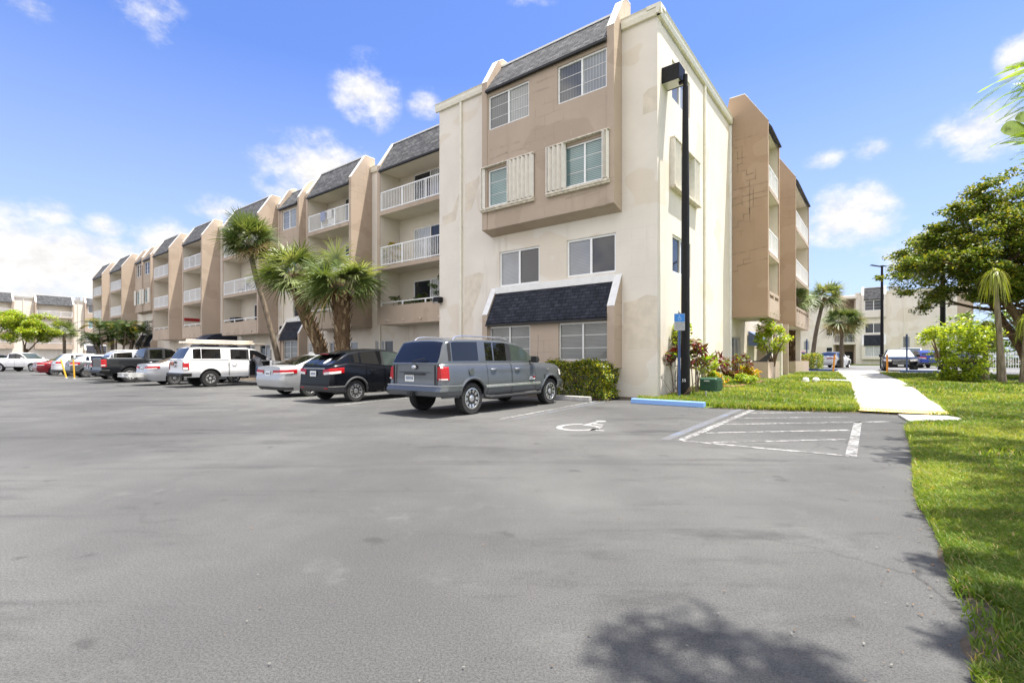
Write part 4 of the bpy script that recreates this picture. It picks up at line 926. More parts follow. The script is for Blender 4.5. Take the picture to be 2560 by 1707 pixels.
# --- hero: blue grey estate-style 4x4
SUV = dict(L=5.15, W=1.87, z0=.42, R=.375, tw=.25, xr=1.02, xf=4.36, paint=P_['silverblue'], gap=.085, spokes=5, rim=.245,
    deck=[(0, 1.18), (.1, 1.20), (3.3, 1.20), (3.75, 1.20), (4.6, 1.17), (5.0, 1.10), (5.15, 1.02)], roof=[(.03, 1.15), (.30, 1.70), (.55, 1.745), (1.4, 1.77), (2.4, 1.765), (2.95, 1.71), (3.25, 1.60), (3.92, 1.17)],
    offR=[(.42, .06), (.62, .0), (.66, .06), (1.2, .08)], offF=[(.42, .1), (.62, .0), (.8, .02), (1.2, .12)], plan=[(0, .92), (.04, .95), (.14, .98), (.4, .995), (1.0, 1), (4.2, 1), (4.75, .98), (4.98, .93), (5.1, .86), (5.15, .80)],
    rows=[.42, .56, .64, .70, .85, 1.0], rw=(.05, .31), ws=(3.02, 3.86), wins=[(.46, 1.34), (1.60, 1.88), (1.93, 2.42), (2.62, 3.62)], blackp=[(.33, .43), (2.42, 2.62)], clearwin=[3], doors=[(1.56, 2.52), (2.54, 3.58)], tum=.80, lowglass=False,
    flare=P_['silverblue'], bumper=P_['silverblue'], bump=(.46, .70), bumpx=.62, bumpo=.045, tail=(.82, 1.12, .20, .80), tailclear=(.83, .86), head=(.82, 1.0, .3, .62), plate=(.18, .86), platex=.0, grille=(.78, .98, .5), hz=.15, handle=M['chrome'],
    mirror=3.45, mirmat=M['dark'], strip=(.635, M['chrome'], .62, 4.1), rails=(.62, 2.75, M['chrome']), wiper=(.04, 1.22), hood=3.75, sill=True, sillmat=P_['silverblue'], dsm=.05)
suv, K = car('sport_utility_car', 'blue grey four wheel drive car with roof rails, nearest of the parked row', 'car', L2W(-1.97-.915, -6.47-1.02), HEAD, SUV)
mb = MB(); mb.tube([(1.5, -.86, .40), (1.62, -.95, .37), (3.75, -.95, .37), (3.9, -.86, .40)], .045, 8); mb.build('running_board', M['dark'], suv)
mb = MB(); mb.tube([(1.5, .86, .40), (1.62, .95, .37), (3.75, .95, .37), (3.9, .86, .40)], .045, 8); mb.build('running_board', M['dark'], suv)
mb = MB(); mb.tube([(3.98, -.72, 1.15), (3.99, -.725, 1.55), (4.0, -.73, 1.98)], [.006, .004, .003], 5); mb.build('antenna', M['dark'], suv)
K['wrap']('bumper_strip', M['chrome'], .688, .706, 0, .60, 0, 'R', .049)
for s in (1, -1): mb = MB(); mb.box(.015, .05, s*.70-.006, s*.70+.006, .72, 1.16); mb.build('tailgate_seam', M['dark'], suv)
mb = MB(); mb.box(-.10, .04, -.09, .09, .46, .56); mb.box(-.12, -.1, -.05, .05, .48, .54); mb.build('tow_hitch', M['dark'], suv)
mb = MB(); mb.lathe([(.001, -.03), (.055, -.022), (.06, .0)], 20, 'x', (.05, 0, 1.115)); o = mb.build('badge', M['chrome'], suv); o.scale = (1, 1.4, .8); o.location = (0, 0, .22)
mb = MB()
for k in range(5): mb.box(4.00, 4.10-.008*k, -.945, -.93, .70+.036*k, .718+.036*k)
mb.build('fender_vent', M['dark'], suv)
mb = MB(); mb.tube([(.02, -.5, .995), (.02, .5, .995)], .007, 4); mb.build('tailgate_seam', M['dark'], suv)
mb = MB(); mb.tube([(.045, -.33, .955), (.012, -.30, .955), (.012, .30, .955), (.045, .33, .955)], .02, 5); mb.build('tailgate_handle', M['dark'], suv)
mb = MB(); mb.lathe([(.085, .932), (.085, .938), (.075, .940), (.001, .940)], 20, 'y', (.98, 0, 1.0)); o = mb.build('fuel_door', P_['silverblue'], suv); o.scale = (1, -1, 1)
mb = MB(); mb.tube([(1.80, -.86, .0), (1.2, -.86, .0)], .05, 6); 
# emblem row on the front door and fender
mb = MB()
for k in range(3): mb.box(4.13+.05*k, 4.165+.05*k, -.93, -.925, .985, 1.045)
mb.build('fender_badge', M['chrome'], suv)
mb = MB(); mb.box(3.30, 3.42, -.945, -.938, .80, .822, 0); mb.prism([(3.44, .80), (3.56, .80), (3.52, .83), (3.47, .835)], -.945, -.938, 'y', 1); mb.box(3.28, 3.54, -.945, -.938, .755, .775, 0); mb.build('door_badge', [M['white'], M['red']], suv)

# --- black hatch crossover
HRV = dict(L=4.6, W=1.78, z0=.30, R=.335, tw=.22, xr=.86, xf=3.62, paint=P_['black'], gap=.055, spokes=5, rim=.215,
    deck=[(0, 1.10), (.1, 1.12), (.6, 1.18), (1.1, 1.14), (2.0, 1.05), (3.1, 1.01), (3.5, 1.0), (4.2, .90), (4.5, .76), (4.6, .66)], roof=[(.04, 1.10), (.48, 1.37), (.68, 1.455), (1.1, 1.54), (1.7, 1.60), (2.2, 1.595), (2.6, 1.53), (3.65, 1.0)],
    offR=[(.30, .10), (.45, .0), (.7, .02), (.95, .03), (1.2, .10)], rw=(.06, .50), ws=(2.6, 3.58), wins=[(.86, 1.04), (1.12, 1.88), (1.96, 3.0)], blackp=[(1.88, 1.96)], clearwin=[2], doors=[(1.22, 1.92), (1.94, 2.98)], tum=.74, flare=PLAST, sill=True, sillmat=PLAST,
    bumper=PLAST, bump=(.32, .50), bumpo=.02, bumpx=.5, tail=(.86, 1.02, .42, .50, -.05), tailclear=(.85, .93), head=(.68, .80, .5, .55), plate=(0.05, .86), mirror=2.85, wiper=(.06, 1.14), rows=[.30, .44, .55, .68, .80, .95])
hrv, K = car('crossover_car', 'black crossover with a white flower sticker on its rear window', 'car', place(-6.97, -6.17, .86, 1.78), HEAD+R(1), HRV)
mb = MB(); mb.prism([(.36, 1.455), (.70, 1.50), (.70, 1.46), (.38, 1.43)], -.55, .55, 'y'); mb.build('roof_spoiler', P_['black'], hrv); mb = MB(); mb.box(.345, .37, -.2, .2, 1.435, 1.455); mb.build('brake_lamp', M['red'], hrv)
mb = MB(); mb.box(.005, .02, -.55, .55, 1.0, 1.025); mb.build('tailgate_strip', M['chrome'], hrv)
mb = MB()
for k in range(6): t = k*math.pi/3; mb.box(.19, .196, -.33+.05*math.cos(t)-.03, -.33+.05*math.cos(t)+.03, 1.24+.05*math.sin(t)-.03, 1.24+.05*math.sin(t)+.03)
o = mb.build('flower_sticker', M['white'], hrv); o.rotation_euler = (0, R(0), 0)
for v in o.data.vertices: v.co.x = .045+(v.co.z-1.10)*1.63-.03+(.003 if v.co.x > .193 else 0)
for s in (1, -1): mb = MB(); mb.box(-.005, .02, s*.62-.09, s*.62+.09, .42, .46); mb.build('reflector', M['red'], hrv)
# --- white saloon
KIA = dict(L=4.95, W=1.86, z0=.22, R=.335, tw=.22, xr=1.05, xf=3.95, paint=P_['pearl'], spokes=9, rim=.225,
    deck=[(0, 1.02), (.1, 1.04), (.55, 1.05), (1.2, 1.0), (3.1, .96), (3.5, .95), (4.3, .86), (4.8, .72), (4.95, .6)], roof=[(.5, 1.04), (1.45, 1.40), (1.8, 1.455), (2.3, 1.47), (2.8, 1.43), (3.65, .95)],
    offR=[(.22, .16), (.42, .02), (.6, 0), (.8, .05), (1.05, .06)], rw=(.62, 1.46), ws=(2.72, 3.6), wins=[(1.2, 1.9), (1.98, 3.05)], blackp=[(1.9, 1.98)], doors=[(1.45, 2.28), (2.3, 3.2)], tum=.72,
    tail=(.80, .93, .55, .34, -.03), tailclear=(.80, .85), head=(.66, .78, .6, .5), plate=(0, .80), mirror=3.05, rows=[.22, .36, .5, .62, .74, .85])
kia, K = car('saloon_car', 'pale saloon between the black crossover and the white pickup', 'car', place(-10.1, -5.85, 1.05, 1.86), HEAD, KIA)
mb = MB(); mb.prism([(1.5, 1.47), (1.75, 1.48), (1.62, 1.56), (1.55, 1.55)], -.02, .02, 'y'); mb.build('shark_fin', P_['pearl'], kia); K['wrap']('rear_valance', PLAST, .24, .36, 0, .4, 0, 'R', .012)
# --- white pickup with topper
GMC = dict(L=5.5, W=1.89, z0=.46, R=.385, tw=.25, xr=1.15, xf=4.5, paint=P_['white'], gap=.09, spokes=6, rim=.21,
    deck=[(0, 1.24), (.1, 1.25), (1.9, 1.25), (2.0, 1.22), (3.9, 1.20), (4.2, 1.19), (5.0, 1.12), (5.4, 1.0), (5.5, .9)], roof=[(.05, 1.24), (.36, 1.79), (.6, 1.83), (1.8, 1.84), (2.0, 1.84), (2.9, 1.83), (3.3, 1.76), (4.2, 1.19)],
    offR=[(.46, .05), (.60, .0), (.7, .05), (1.3, .06)], offF=[(.42, .1), (.62, .0), (.8, .02), (1.2, .1)], plan=[(0, .95), (.04, .97), (.14, .99), (.4, 1), (1.0, 1), (4.5, 1), (5.1, .98), (5.35, .92), (5.5, .82)],
    rows=[.46, .58, .68, .80, .95, 1.08], rw=(.08, .37), ws=(3.3, 4.15), wins=[(.45, .78), (.80, 1.62), (2.05, 2.78), (2.95, 3.85)], blackp=[(2.78, 2.86)], doors=[(1.96, 2.86), (2.88, 3.92)], tum=.80,
    bumper=M['dark'], bump=(.50, .66), bumpo=.06, bumpx=.34, fbumper=P_['white'], tail=(.80, 1.14, .22, .84), tailclear=(.81, .92), head=(.8, 1.0, .3, .6), mirror=3.75, flare=None, wiper=None, handle=M['chrome'])
gmc, K = car('pickup_truck', 'white pickup with a topper, its front door open and long pipes on its roof rack', 'pickup truck', place(-19.2, -5.57, 1.15, 1.89), HEAD, GMC)
gmc_parts = K['parts']
for key, o in list(gmc_parts.items()):                                # the open driver-side front door on the right flank
    if key in (('door', 1, -1), ('side_window', 3, -1)):
        for ch in list(o.children): bpy.data.objects.remove(ch, do_unlink=True)
        bpy.data.objects.remove(o, do_unlink=True)
mb = MB(); mb.box(2.95, 3.88, -.94, -.80, .50, 1.70); 
o = MB(); o.box(2.90, 3.90, -.90, -.5, .5, 1.17); o.prism([(2.93, 1.17), (3.9, 1.17), (3.45, 1.70), (2.95, 1.76)], -.68, -.4, 'y'); o.build('door_opening', M['dark'], gmc)
dr = empty('hinge', (3.90, -.93, 0), R(68)); 
mb = MB(); mb.box(-1.02, 0, -.05, .05, .55, 1.22); dr_o = mb.build('door', P_['white'], gmc, bevel=.03); dr_o.location = (3.90, -.93, 0); dr_o.rotation_euler = (0, 0, R(66))
mb = MB(); mb.prism([(-.95, 1.22), (0, 1.22), (-.38, 1.72), (-.93, 1.76)], -.02, .02, 'y'); w_ = mb.build('side_window', M['cglass'], dr_o)
mb = MB(); mb.box(-.98, -.05, .051, .07, .6, 1.2); mb.build('door_trim', M['dark'], dr_o)
bpy.data.objects.remove(dr, do_unlink=True)
mb = MB(); mb.box(-.045, .0, -.60, -.22, .99, 1.14, 0); mb.build('tailgate_decal', simple('faded_red_brown_decal', (.30, .12, .08), .7, var=.4, vs_=14), gmc).location = (.035, .9, .02)
def text(s, size, parent, loc, rot, mat, name='lettering', ext=.002, align='CENTER'):
    c = bpy.data.curves.new(name, 'FONT'); c.body = s; c.size = size; c.extrude = ext; c.align_x = align; c.align_y = 'CENTER'; c.materials.append(mat)
    t = bpy.data.objects.new(name, c); COL.objects.link(t); bpy.context.view_layer.update(); me = bpy.data.meshes.new_from_object(t); bpy.data.objects.remove(t, do_unlink=True); bpy.data.curves.remove(c)
    o = bpy.data.objects.new(name, me); COL.objects.link(o); o.parent = parent; o.location = loc; o.rotation_euler = rot; return o
for s in (1, -1):
    mb = MB(); mb.box(1.925, 1.945, s*.94-.006, s*.94+.006, .56, 1.22); mb.build('seam', M['dark'], gmc); mb = MB(); mb.box(.1, 1.93, s*.875-.008, s*.875+.01, 1.225, 1.25); mb.build('seam', M['dark'], gmc)
text('GMC', .17, gmc, (.02, .02, .96), (R(90), 0, R(-90)), M['black'])
mb = MB(); mb.box(.0, .03, -.08, .10, 1.09, 1.19); mb.build('tailgate_latch', M['dark'], gmc)
mb = MB(); mb.box(.45, 3.0, -.86, .86, 1.245, 1.247); mb.tube([(.9, -.7, 1.85), (.9, -.7, 1.95), (.9, .7, 1.95), (.9, .7, 1.85)], .03, 6); mb.build('rack_bar', M['dark'], gmc)
for x in (2.15, 3.0): mb = MB(); mb.tube([(x, -.7, 1.84), (x, -.7, 1.95), (x, .7, 1.95), (x, .7, 1.84)], .03, 6); mb.build('rack_bar', M['dark'], gmc)
PIPE = simple('beige_pipe', (.66, .56, .44), .5, var=.08)
for k, (y, z, x0, x1) in enumerate([(-.62, 2.035, .1, 3.75), (-.50, 2.035, .0, 3.6), (-.38, 2.035, .2, 3.55), (-.26, 2.035, .1, 3.5), (-.56, 2.14, .35, 3.2), (-.44, 2.14, .3, 3.15), (-.32, 2.14, .4, 3.1)]):
    o = MB(); o.tube([(0, 0, 0), (x1-x0, 0, 0)], .055, 10); p = o.build('pipe', PIPE, None, smooth=True); p.matrix_world = gmc.matrix_basis @ Matrix.Translation((x0, y, z)); tag(p, 'long beige pipe strapped on the roof rack of the white pickup', 'pipe', 'pipes on the pickup roof rack')
# --- silver saloon
SIL = dict(KIA, paint=P_['silver'], L=4.95, xr=1.15, tail=(.82, .94, .5, .42, -.03), spokes=5, rim=.23)
sil, K = car('saloon_car', 'silver saloon carrying a white cargo rack beside the white pickup', 'car', place(-22.4, -6.0, 1.15, 1.86), HEAD, SIL)
# dark pickup with open bed
TRK = dict(L=5.8, W=2.0, z0=.5, R=.41, tw=.27, xr=1.3, xf=4.75, paint=P_['charcoal'], gap=.09, spokes=6, rim=.25,
    deck=[(0, 1.34), (.1, 1.35), (1.9, 1.35), (2.05, 1.28), (4.0, 1.27), (4.3, 1.26), (5.2, 1.18), (5.7, 1.06), (5.8, .95)], roof=[(1.9, 1.30), (2.02, 1.8), (2.15, 1.88), (2.9, 1.92), (3.3, 1.86), (4.15, 1.26)], plan=GMC['plan'][:5]+[(4.7, 1), (5.4, .98), (5.65, .92), (5.8, .82)],
    offR=[(.46, .05), (.60, .0), (.7, .05), (1.4, .05)], offF=GMC['offF'], rows=[.5, .62, .75, .9, 1.05, 1.18], rw=(1.92, 2.06), ws=(3.3, 4.1), wins=[(2.12, 2.82), (2.95, 3.85)], blackp=[(2.82, 2.95)], doors=[(2.0, 2.9), (2.92, 3.95)], tum=.80,
    bumper=M['dark'], bump=(.52, .70), bumpo=.06, bumpx=.34, tail=(.86, 1.26, .22, .86), tailclear=(.92, .98), head=(.85, 1.05, .3, .6), mirror=3.75, handle=M['chrome'], grille=(.75, 1.05, .62))
trk, K = car('pickup_truck', 'black open bed pickup beside the silver saloon', 'pickup truck', place(-27.3, -6.55, 1.3, 2.0), HEAD, TRK)
mb = MB(); mb.box(.12, 1.85, -.85, .85, 1.38, 1.384); mb.build('bed_cover', M['dark'], trk)
# tall pale roofed people carrier
EXP = dict(SUV, L=5.05, W=1.95, xr=1.1, xf=4.1, z0=.30, R=.37, paint=P_['grey'], roofmat=P_['silver'], gap=.06, roof=[(.05, 1.15), (.42, 1.64), (.6, 1.72), (1.4, 1.77), (2.4, 1.76), (2.95, 1.68), (3.9, 1.15)], deck=[(0, 1.14), (.1, 1.16), (3.3, 1.13), (3.75, 1.12), (4.6, 1.05), (4.9, .95), (5.05, .85)],
    flare=None, bumper=PLAST, bump=(.34, .52), bumpo=.02, tail=(.92, 1.02, .35, .55), tailclear=None, strip=None, rails=(.6, 2.7, M['steel']), rows=[.30, .45, .6, .72, .86, 1.0], plate=(0, .80), wiper=None, offR=[(.3, .08), (.5, 0), (.8, .03), (1.2, .08)], handle=P_['grey'], rim=.24, spokes=5, hood=9, sillmat=PLAST)
car('sport_utility_car', 'grey estate car with a pale roof beside the black open bed pickup', 'car', place(-30.0, -6.0, 1.1, 1.95), HEAD, EXP)
car('saloon_car', 'black saloon in the row behind the leaning yellow posts', 'car', place(-33.0, -6.0, 1.1, 1.84), HEAD, dict(KIA, paint=P_['black'], xr=1.1, W=1.84, tail=(.82, .95, .5, .40, -.02), spokes=5))
car('crossover_car', 'dark grey hatchback crossover with a pale roof beside the white estate', 'car', place(-38.6, -6.2, .86, 1.82), HEAD, dict(HRV, W=1.82, paint=P_['grey'], roofmat=P_['silver'], tail=(.90, 1.04, .5, .42, -.03)))
car('sport_utility_car', 'white compact four wheel drive next to the maroon saloon', 'car', place(-42.6, -6.2, .95, 1.86), HEAD, dict(HRV, W=1.86, L=4.6, R=.36, paint=P_['white'], roof=[(.04, 1.12), (.42, 1.55), (.55, 1.62), (.9, 1.66), (1.6, 1.69), (2.2, 1.67), (2.6, 1.58), (3.5, 1.04)], deck=[(0, 1.12), (.1, 1.14), (.6, 1.14), (2.0, 1.10), (3.1, 1.06), (3.5, 1.04), (4.2, .98), (4.5, .85), (4.6, .7)], tail=(.95, 1.1, .35, .6, -.03), xr=.95))
car('saloon_car', 'maroon saloon at the far end of the parked row', 'car', place(-46.3, -6.6, 1.05, 1.84), HEAD, dict(KIA, W=1.84, L=4.7, xf=3.75, deck=[(0, 1.0), (.1, 1.02), (.55, 1.03), (1.2, .99), (3.0, .95), (3.4, .94), (4.1, .84), (4.55, .72), (4.7, .6)], paint=P_['red']))
# across the lane at far left: white pickup seen side-on, dark wagon behind it
HX = math.atan2(EX.y, EX.x)
A0 = R(-3)
car('pickup_truck', 'long white open bed pickup standing side-on at the far left edge', 'pickup truck', (-53.4, 50.3, 0), A0, dict(TRK, paint=P_['white'], R=.40, grille=None, bumper=M['chrome'], glass=M['cglass']))
car('sport_utility_car', 'dark wagon mostly hidden behind the side-on white pickup', 'car', (-60.5, 54.5, 0), A0, dict(EXP, paint=P_['charcoal'], roofmat=P_['charcoal']))
# --- the far lot, right
ZF = .475
MER = dict(KIA, L=4.95, W=1.87, xr=1.1, xf=4.05, paint=P_['black'], wsm=simple('silver_sunshade_behind_glass', (.50, .53, .56), .12, var=.15, vs_=3, coat=.6), head=(.66, .80, .5, .52, -.05), grille=(.45, .74, .46), fplate=.40, deck=[(0, 1.02), (.1, 1.04), (.55, 1.05), (1.2, 1.0), (3.1, .97), (3.5, .97), (4.3, .92), (4.75, .82), (4.95, .66)])
d_ = math.atan2(-EY.y, -EY.x)
car('saloon_car', 'black saloon facing the lawn beside the walk, with a sunshade behind its windshield', 'car', Vector((25.65, 32.2, ZF))+EY*4.9, d_+R(2), MER)
car('saloon_car', 'white saloon seen from behind beyond the clipped hedge', 'car', Vector((28.9, 45.0, ZF)), HEAD+R(-16), dict(KIA, L=4.6, xf=3.65, W=1.8, paint=P_['white'], deck=[(0, 1.0), (.1, 1.02), (.55, 1.03), (1.2, .99), (3.0, .95), (3.4, .94), (4.0, .84), (4.5, .72), (4.6, .6)]))
car('sport_utility_car', 'rose red car half hidden behind the tall palm trunk', 'car', Vector((28.4, 50.0, ZF)), HEAD+R(-20), dict(HRV, paint=P_['pink'], flare=None))
car('crossover_car', 'bright blue hatchback seen from behind beside the light green shrub', 'car', Vector((36.8, 42.3, ZF)), HEAD+R(14), dict(HRV, paint=P_['blue'], flare=None, L=4.5))
car('pickup_truck', 'grey pickup nosed towards the lawn behind the blue hatchback', 'pickup truck', Vector((39.5, 47.5, ZF))+EY*4, d_+R(-4), dict(TRK, paint=P_['silver'], head=(.9, 1.1, .3, .6)))
car('sport_utility_car', 'black four wheel drive car behind the light green shrub', 'car', Vector((27.9, 29.9, ZF))+EY*5, d_, dict(EXP, paint=P_['black'], roofmat=P_['black']))
# ------------------------------------------------------------------ plants
rng = np.random.default_rng(11)
LF = dict(
    sabal=leaf('sabal_frond', (.10, .145, .045), .25, .42, .4), sabal2=leaf('sabal_frond_pale', (.23, .275, .125), .3, .4, .3), sabal_dry=leaf('dry_frond', (.22, .16, .07), .2, .7, .3),
    areca=leaf('areca_frond', (.035, .068, .016), .15, .45, .4), areca2=leaf('areca_frond_yellow', (.17, .16, .03), .3, .45, .3),
    olive=leaf('olive_leaf', (.125, .18, .025), .28, .5, .45), olive2=leaf('yellow_olive_leaf', (.24, .235, .03), .3, .5, .3), deep=leaf('deep_green_leaf', (.05, .09, .016), .22, .45, .4),
    lime=leaf('lime_leaf', (.30, .37, .035), .42, .4, .3), lime2=leaf('mid_lime_leaf', (.18, .28, .025), .38, .42, .35), hedge=leaf('hedge_leaf', (.09, .15, .016), .28, .42, .4), hedge2=leaf('yellow_hedge_leaf', (.38, .36, .03), .35, .42, .25),
    ti=leaf('burgundy_leaf', (.13, .016, .022), .25, .38, .45), tigreen=leaf('bronze_leaf', (.12, .07, .02), .25, .4, .4), croton=leaf('golden_leaf', (.50, .30, .015), .3, .4, .3), pond=leaf('strappy_leaf', (.20, .22, .05), .35, .4, .3),
    fern=leaf('feathery_leaf', (.24, .36, .03), .45, .45, .3), banana=leaf('broad_blade_leaf', (.17, .25, .04), .35, .4, .3), grass=leaf('grass_blade', (.125, .20, .025), .4, .5, .3), grass2=leaf('pale_grass_blade', (.25, .30, .05), .4, .5, .25), dry=leaf('dry_grass_blade', (.36, .28, .13), .3, .6, .3), grass3=leaf('dark_grass_blade', (.09, .15, .018), .35, .5, .3))
BK = dict(grey=bark('grey_bark', (.20, .165, .125)), brown=bark('brown_bark', (.15, .10, .065)), palm=bark('palm_trunk', (.17, .135, .10), 9), boots=bark('palm_boot', (.16, .105, .06)), boot_pale=bark('pale_palm_boot', (.36, .27, .16)), dark=bark('dark_bark', (.07, .055, .04)))
def leaves(name, C, size, mats, parent=None, up=.5, asp=.5, wts=None, droop=.0, dirs=None):
    """leaf-shaped faces (two folded quads would be waste: one kite each) at centres C"""
    n_ = len(C); C = np.asarray(C, float); nrm = rng.normal(size=(n_, 3)); nrm[:, 2] = np.abs(nrm[:, 2])+up*2; nrm /= np.linalg.norm(nrm, axis=1)[:, None]
    t = rng.normal(size=(n_, 3)) if dirs is None else np.asarray(dirs)+rng.normal(size=(n_, 3))*.35; t -= (t*nrm).sum(1)[:, None]*nrm; t /= np.linalg.norm(t, axis=1)[:, None]; b = np.cross(nrm, t)
    s = (np.asarray(size) if np.ndim(size) else size)*rng.uniform(.7, 1.3, n_); s = s[:, None]
    A = C-t*s*.5; Bp = C+b*s*asp*.5+nrm*s*.08; D = C-b*s*asp*.5+nrm*s*.08; E = C+t*s*.5; E[:, 2] -= droop*s[:, 0]
    V = np.stack([A, Bp, E, D], 1).reshape(-1, 3); Fq = np.arange(4*n_).reshape(-1, 4)
    mi = rng.choice(len(mats), n_, p=wts)
    return raw_mesh(name, V, Fq, mats, parent, mi)
def blobs(cl, per, rad, flat=.6):
    """points gathered round cluster centres"""
    cl = np.asarray(cl); P = rng.normal(size=(len(cl), per, 3)); P /= np.linalg.norm(P, axis=2)[:, :, None]; P *= (rng.uniform(.15, 1, (len(cl), per, 1))**.6)
    r = np.asarray(rad) if np.ndim(rad) else np.full(len(cl), rad); P *= r[:, None, None]; P[:, :, 2] *= flat
    return (cl[:, None, :]+P).reshape(-1, 3)
def limb_tree(mb, p, d, length, r, depth, spread=.55, tips=None, up=.15, n_sub=3, seg=4, ratio=.68):
    """a tapered limb that wanders and splits; tips gathers the ends"""
    pts = [Vector(p)]; rad = [r]; d = Vector(d).normalized()
    for k in range(seg):
        d = (d+Vector((random.uniform(-1, 1), random.uniform(-1, 1), random.uniform(-.6, 1)*.6))*.16+Vector((0, 0, up*.15))).normalized()
        pts.append(pts[-1]+d*length/seg); rad.append(r*(1-.4*(k+1)/seg))
    mb.tube(pts, rad, 7 if r > .05 else 5, cap=False)
    if tips is not None and depth <= 1: tips += [tuple(q) for q in pts[2:]]
    if depth == 0: return
    for i in range(n_sub):
        a = 2*math.pi*(i+random.random()*.7)/n_sub; u = d.orthogonal().normalized(); w = d.cross(u); nd = (d*(1-spread)+(u*math.cos(a)+w*math.sin(a))*spread+Vector((0, 0, up))).normalized()
        limb_tree(mb, pts[-1-random.choice((0, 0, 1))], nd, length*ratio*random.uniform(.8, 1.15), rad[-1]*.72, depth-1, spread, tips, up, n_sub, seg, ratio)
def fan_crown(n_fr, R0, name, mats, parent, wts, pet=(.45, .8), fl=(.75, 1.05), low=-.9, droop=.35, ctr=(0, 0, 0), nl=26, width=.034):
    """costapalmate crown: stalk plus a fan of long drooping leaflets, many fronds round the bud"""
    V = []; Fq = []; mi = []
    for k in range(n_fr):
        el = math.asin(random.uniform(math.sin(low), .97)); azm = k*2.39996+random.uniform(-.2, .2)
        d = np.array([math.cos(el)*math.cos(azm), math.cos(el)*math.sin(azm), math.sin(el)]); side = np.array([-math.sin(azm), math.cos(azm), 0]); upv = np.cross(d, side)*1.
        if upv[2] < 0: upv = -upv
        ro = random.uniform(-.95, .95); side, upv = side*math.cos(ro)+upv*math.sin(ro), upv*math.cos(ro)-side*math.sin(ro)
        pl_ = random.uniform(*pet)*R0; L_ = random.uniform(*fl)*R0; o = np.array(ctr)+0*d; base = o+d*pl_+np.array([0, 0, -droop*.15*pl_])
        m = rng.choice(len(mats), p=wts)
        if el < -.45 and random.random() < .3: m = len(mats)-1
        def strip(p0, dirn, ln, wd, dr, mm):
            n_ = 4; pr = None; perp = np.cross(dirn, upv); nn = np.linalg.norm(perp); perp = side if nn < .05 else perp/nn
            for q in range(n_):
                t = q/(n_-1); p = p0+dirn*ln*t+np.array([0, 0, -dr*ln*t*t]); w_ = wd*(1-.85*t)*(.55 if q == 0 else 1)
                V.append(p-perp*w_); V.append(p+perp*w_); i0 = len(V)-2
                if pr is not None: Fq.append((pr, pr+1, i0+1, i0)); mi.append(mm)
                pr = i0
        strip(o, (base-o)/np.linalg.norm(base-o), np.linalg.norm(base-o), .02, 0, m)
        for j in range(nl):
            a = (j/(nl-1)-.5)*2*2.05; f = d*math.cos(a)+side*math.sin(a); f = f+upv*.18*(1-abs(a)/2)+rng.normal(size=3)*.05; f /= np.linalg.norm(f)
            strip(base+d*.05, f, L_*(.62+.38*math.cos(a*.6))*random.uniform(.85, 1.05), width*R0, droop*random.uniform(.6, 1.3), m)
    return raw_mesh(name, V, Fq, mats, parent, mi)
def palm_trunk(path, rad, parent, mat, boots=None, bm2=None, nb=140, btop=1.0):
    mb = MB(); pts = [Vector(p) for p in path]; n_ = 16; cv = []
    for i in range(n_+1):
        t = i/n_*(len(pts)-1); k = min(int(t), len(pts)-2); f = t-k
        p0, p1, p2, p3 = pts[max(k-1, 0)], pts[k], pts[k+1], pts[min(k+2, len(pts)-1)]
        cv.append(.5*((2*p1)+(p2-p0)*f+(2*p0-5*p1+4*p2-p3)*f*f+(3*p1-p0-3*p2+p3)*f**3))
    rr = [float(np.interp(i/n_, np.linspace(0, 1, len(rad)), rad)) for i in range(n_+1)]
    mb.tube(cv, rr, 12); o = mb.build('trunk', mat, parent, smooth=True, angle=60)
    if boots:
        b = MB()
        for k in range(nb):
            t = (k/nb)**.8; q = t*n_; i = min(int(q), n_-1); c = cv[i].lerp(cv[i+1], q-i); r_ = rr[i]*.96; a = k*2.4; d = Vector((math.cos(a), math.sin(a), 0)); s_ = Vector((-d.y, d.x, 0)); l = random.uniform(.14, .26)*(1+.7*t); w_ = random.uniform(.04, .07)
            base = c+d*r_; tip = base+d*random.uniform(.06, .12)*(.7+1.2*t)+Vector((0, 0, l)); mm = 1 if random.random() < .38 else 0
            pa = [base-s_*w_*1.3-Vector((0, 0, .05)), base+s_*w_*1.3-Vector((0, 0, .05)), tip+s_*w_*.6, tip-s_*w_*.6]; th = d*.03
            b.face(pa, mm); b.face([p-th for p in pa][::-1], mm); b.face([pa[2], pa[3], pa[3]-th, pa[2]-th], 1); b.face([pa[1], pa[2], pa[2]-th, pa[1]-th], mm); b.face([pa[3], pa[0], pa[0]-th, pa[3]-th], mm)
        b.build('leaf_bases', [boots, bm2], o, recalc=False)
    return cv[-1]
def sabal(label, loc, path, rad, R0, n_fr, boots=False, group=None, **k):
    t = empty('palm_tree', loc, 0, label, 'palm tree', group)
    top = palm_trunk(path, rad, t, BK['boots'] if boots else BK['palm'], BK['boots'] if boots else None, BK['boot_pale'])
    fan_crown(n_fr, R0, 'crown', [LF['sabal'], LF['sabal2'], LF['sabal_dry']], t, [.62, .36, .02], ctr=tuple(top+Vector((0, 0, .15))), **k); return t
def pxw(px, b=None, d=None):
    k = (px-1280)/1210
    if d is None:
        a = (k*(CORNER.y+b*EY.y)-CORNER.x-b*EY.x)/(EX.x-k*EX.y); d = CORNER.y+a*EX.y+b*EY.y
    return Vector((k*d, d, 0)), d
def at(px, py, d): return Vector(((px-1280)/1210*d, d, 1.3+(897-py)/1210*d))
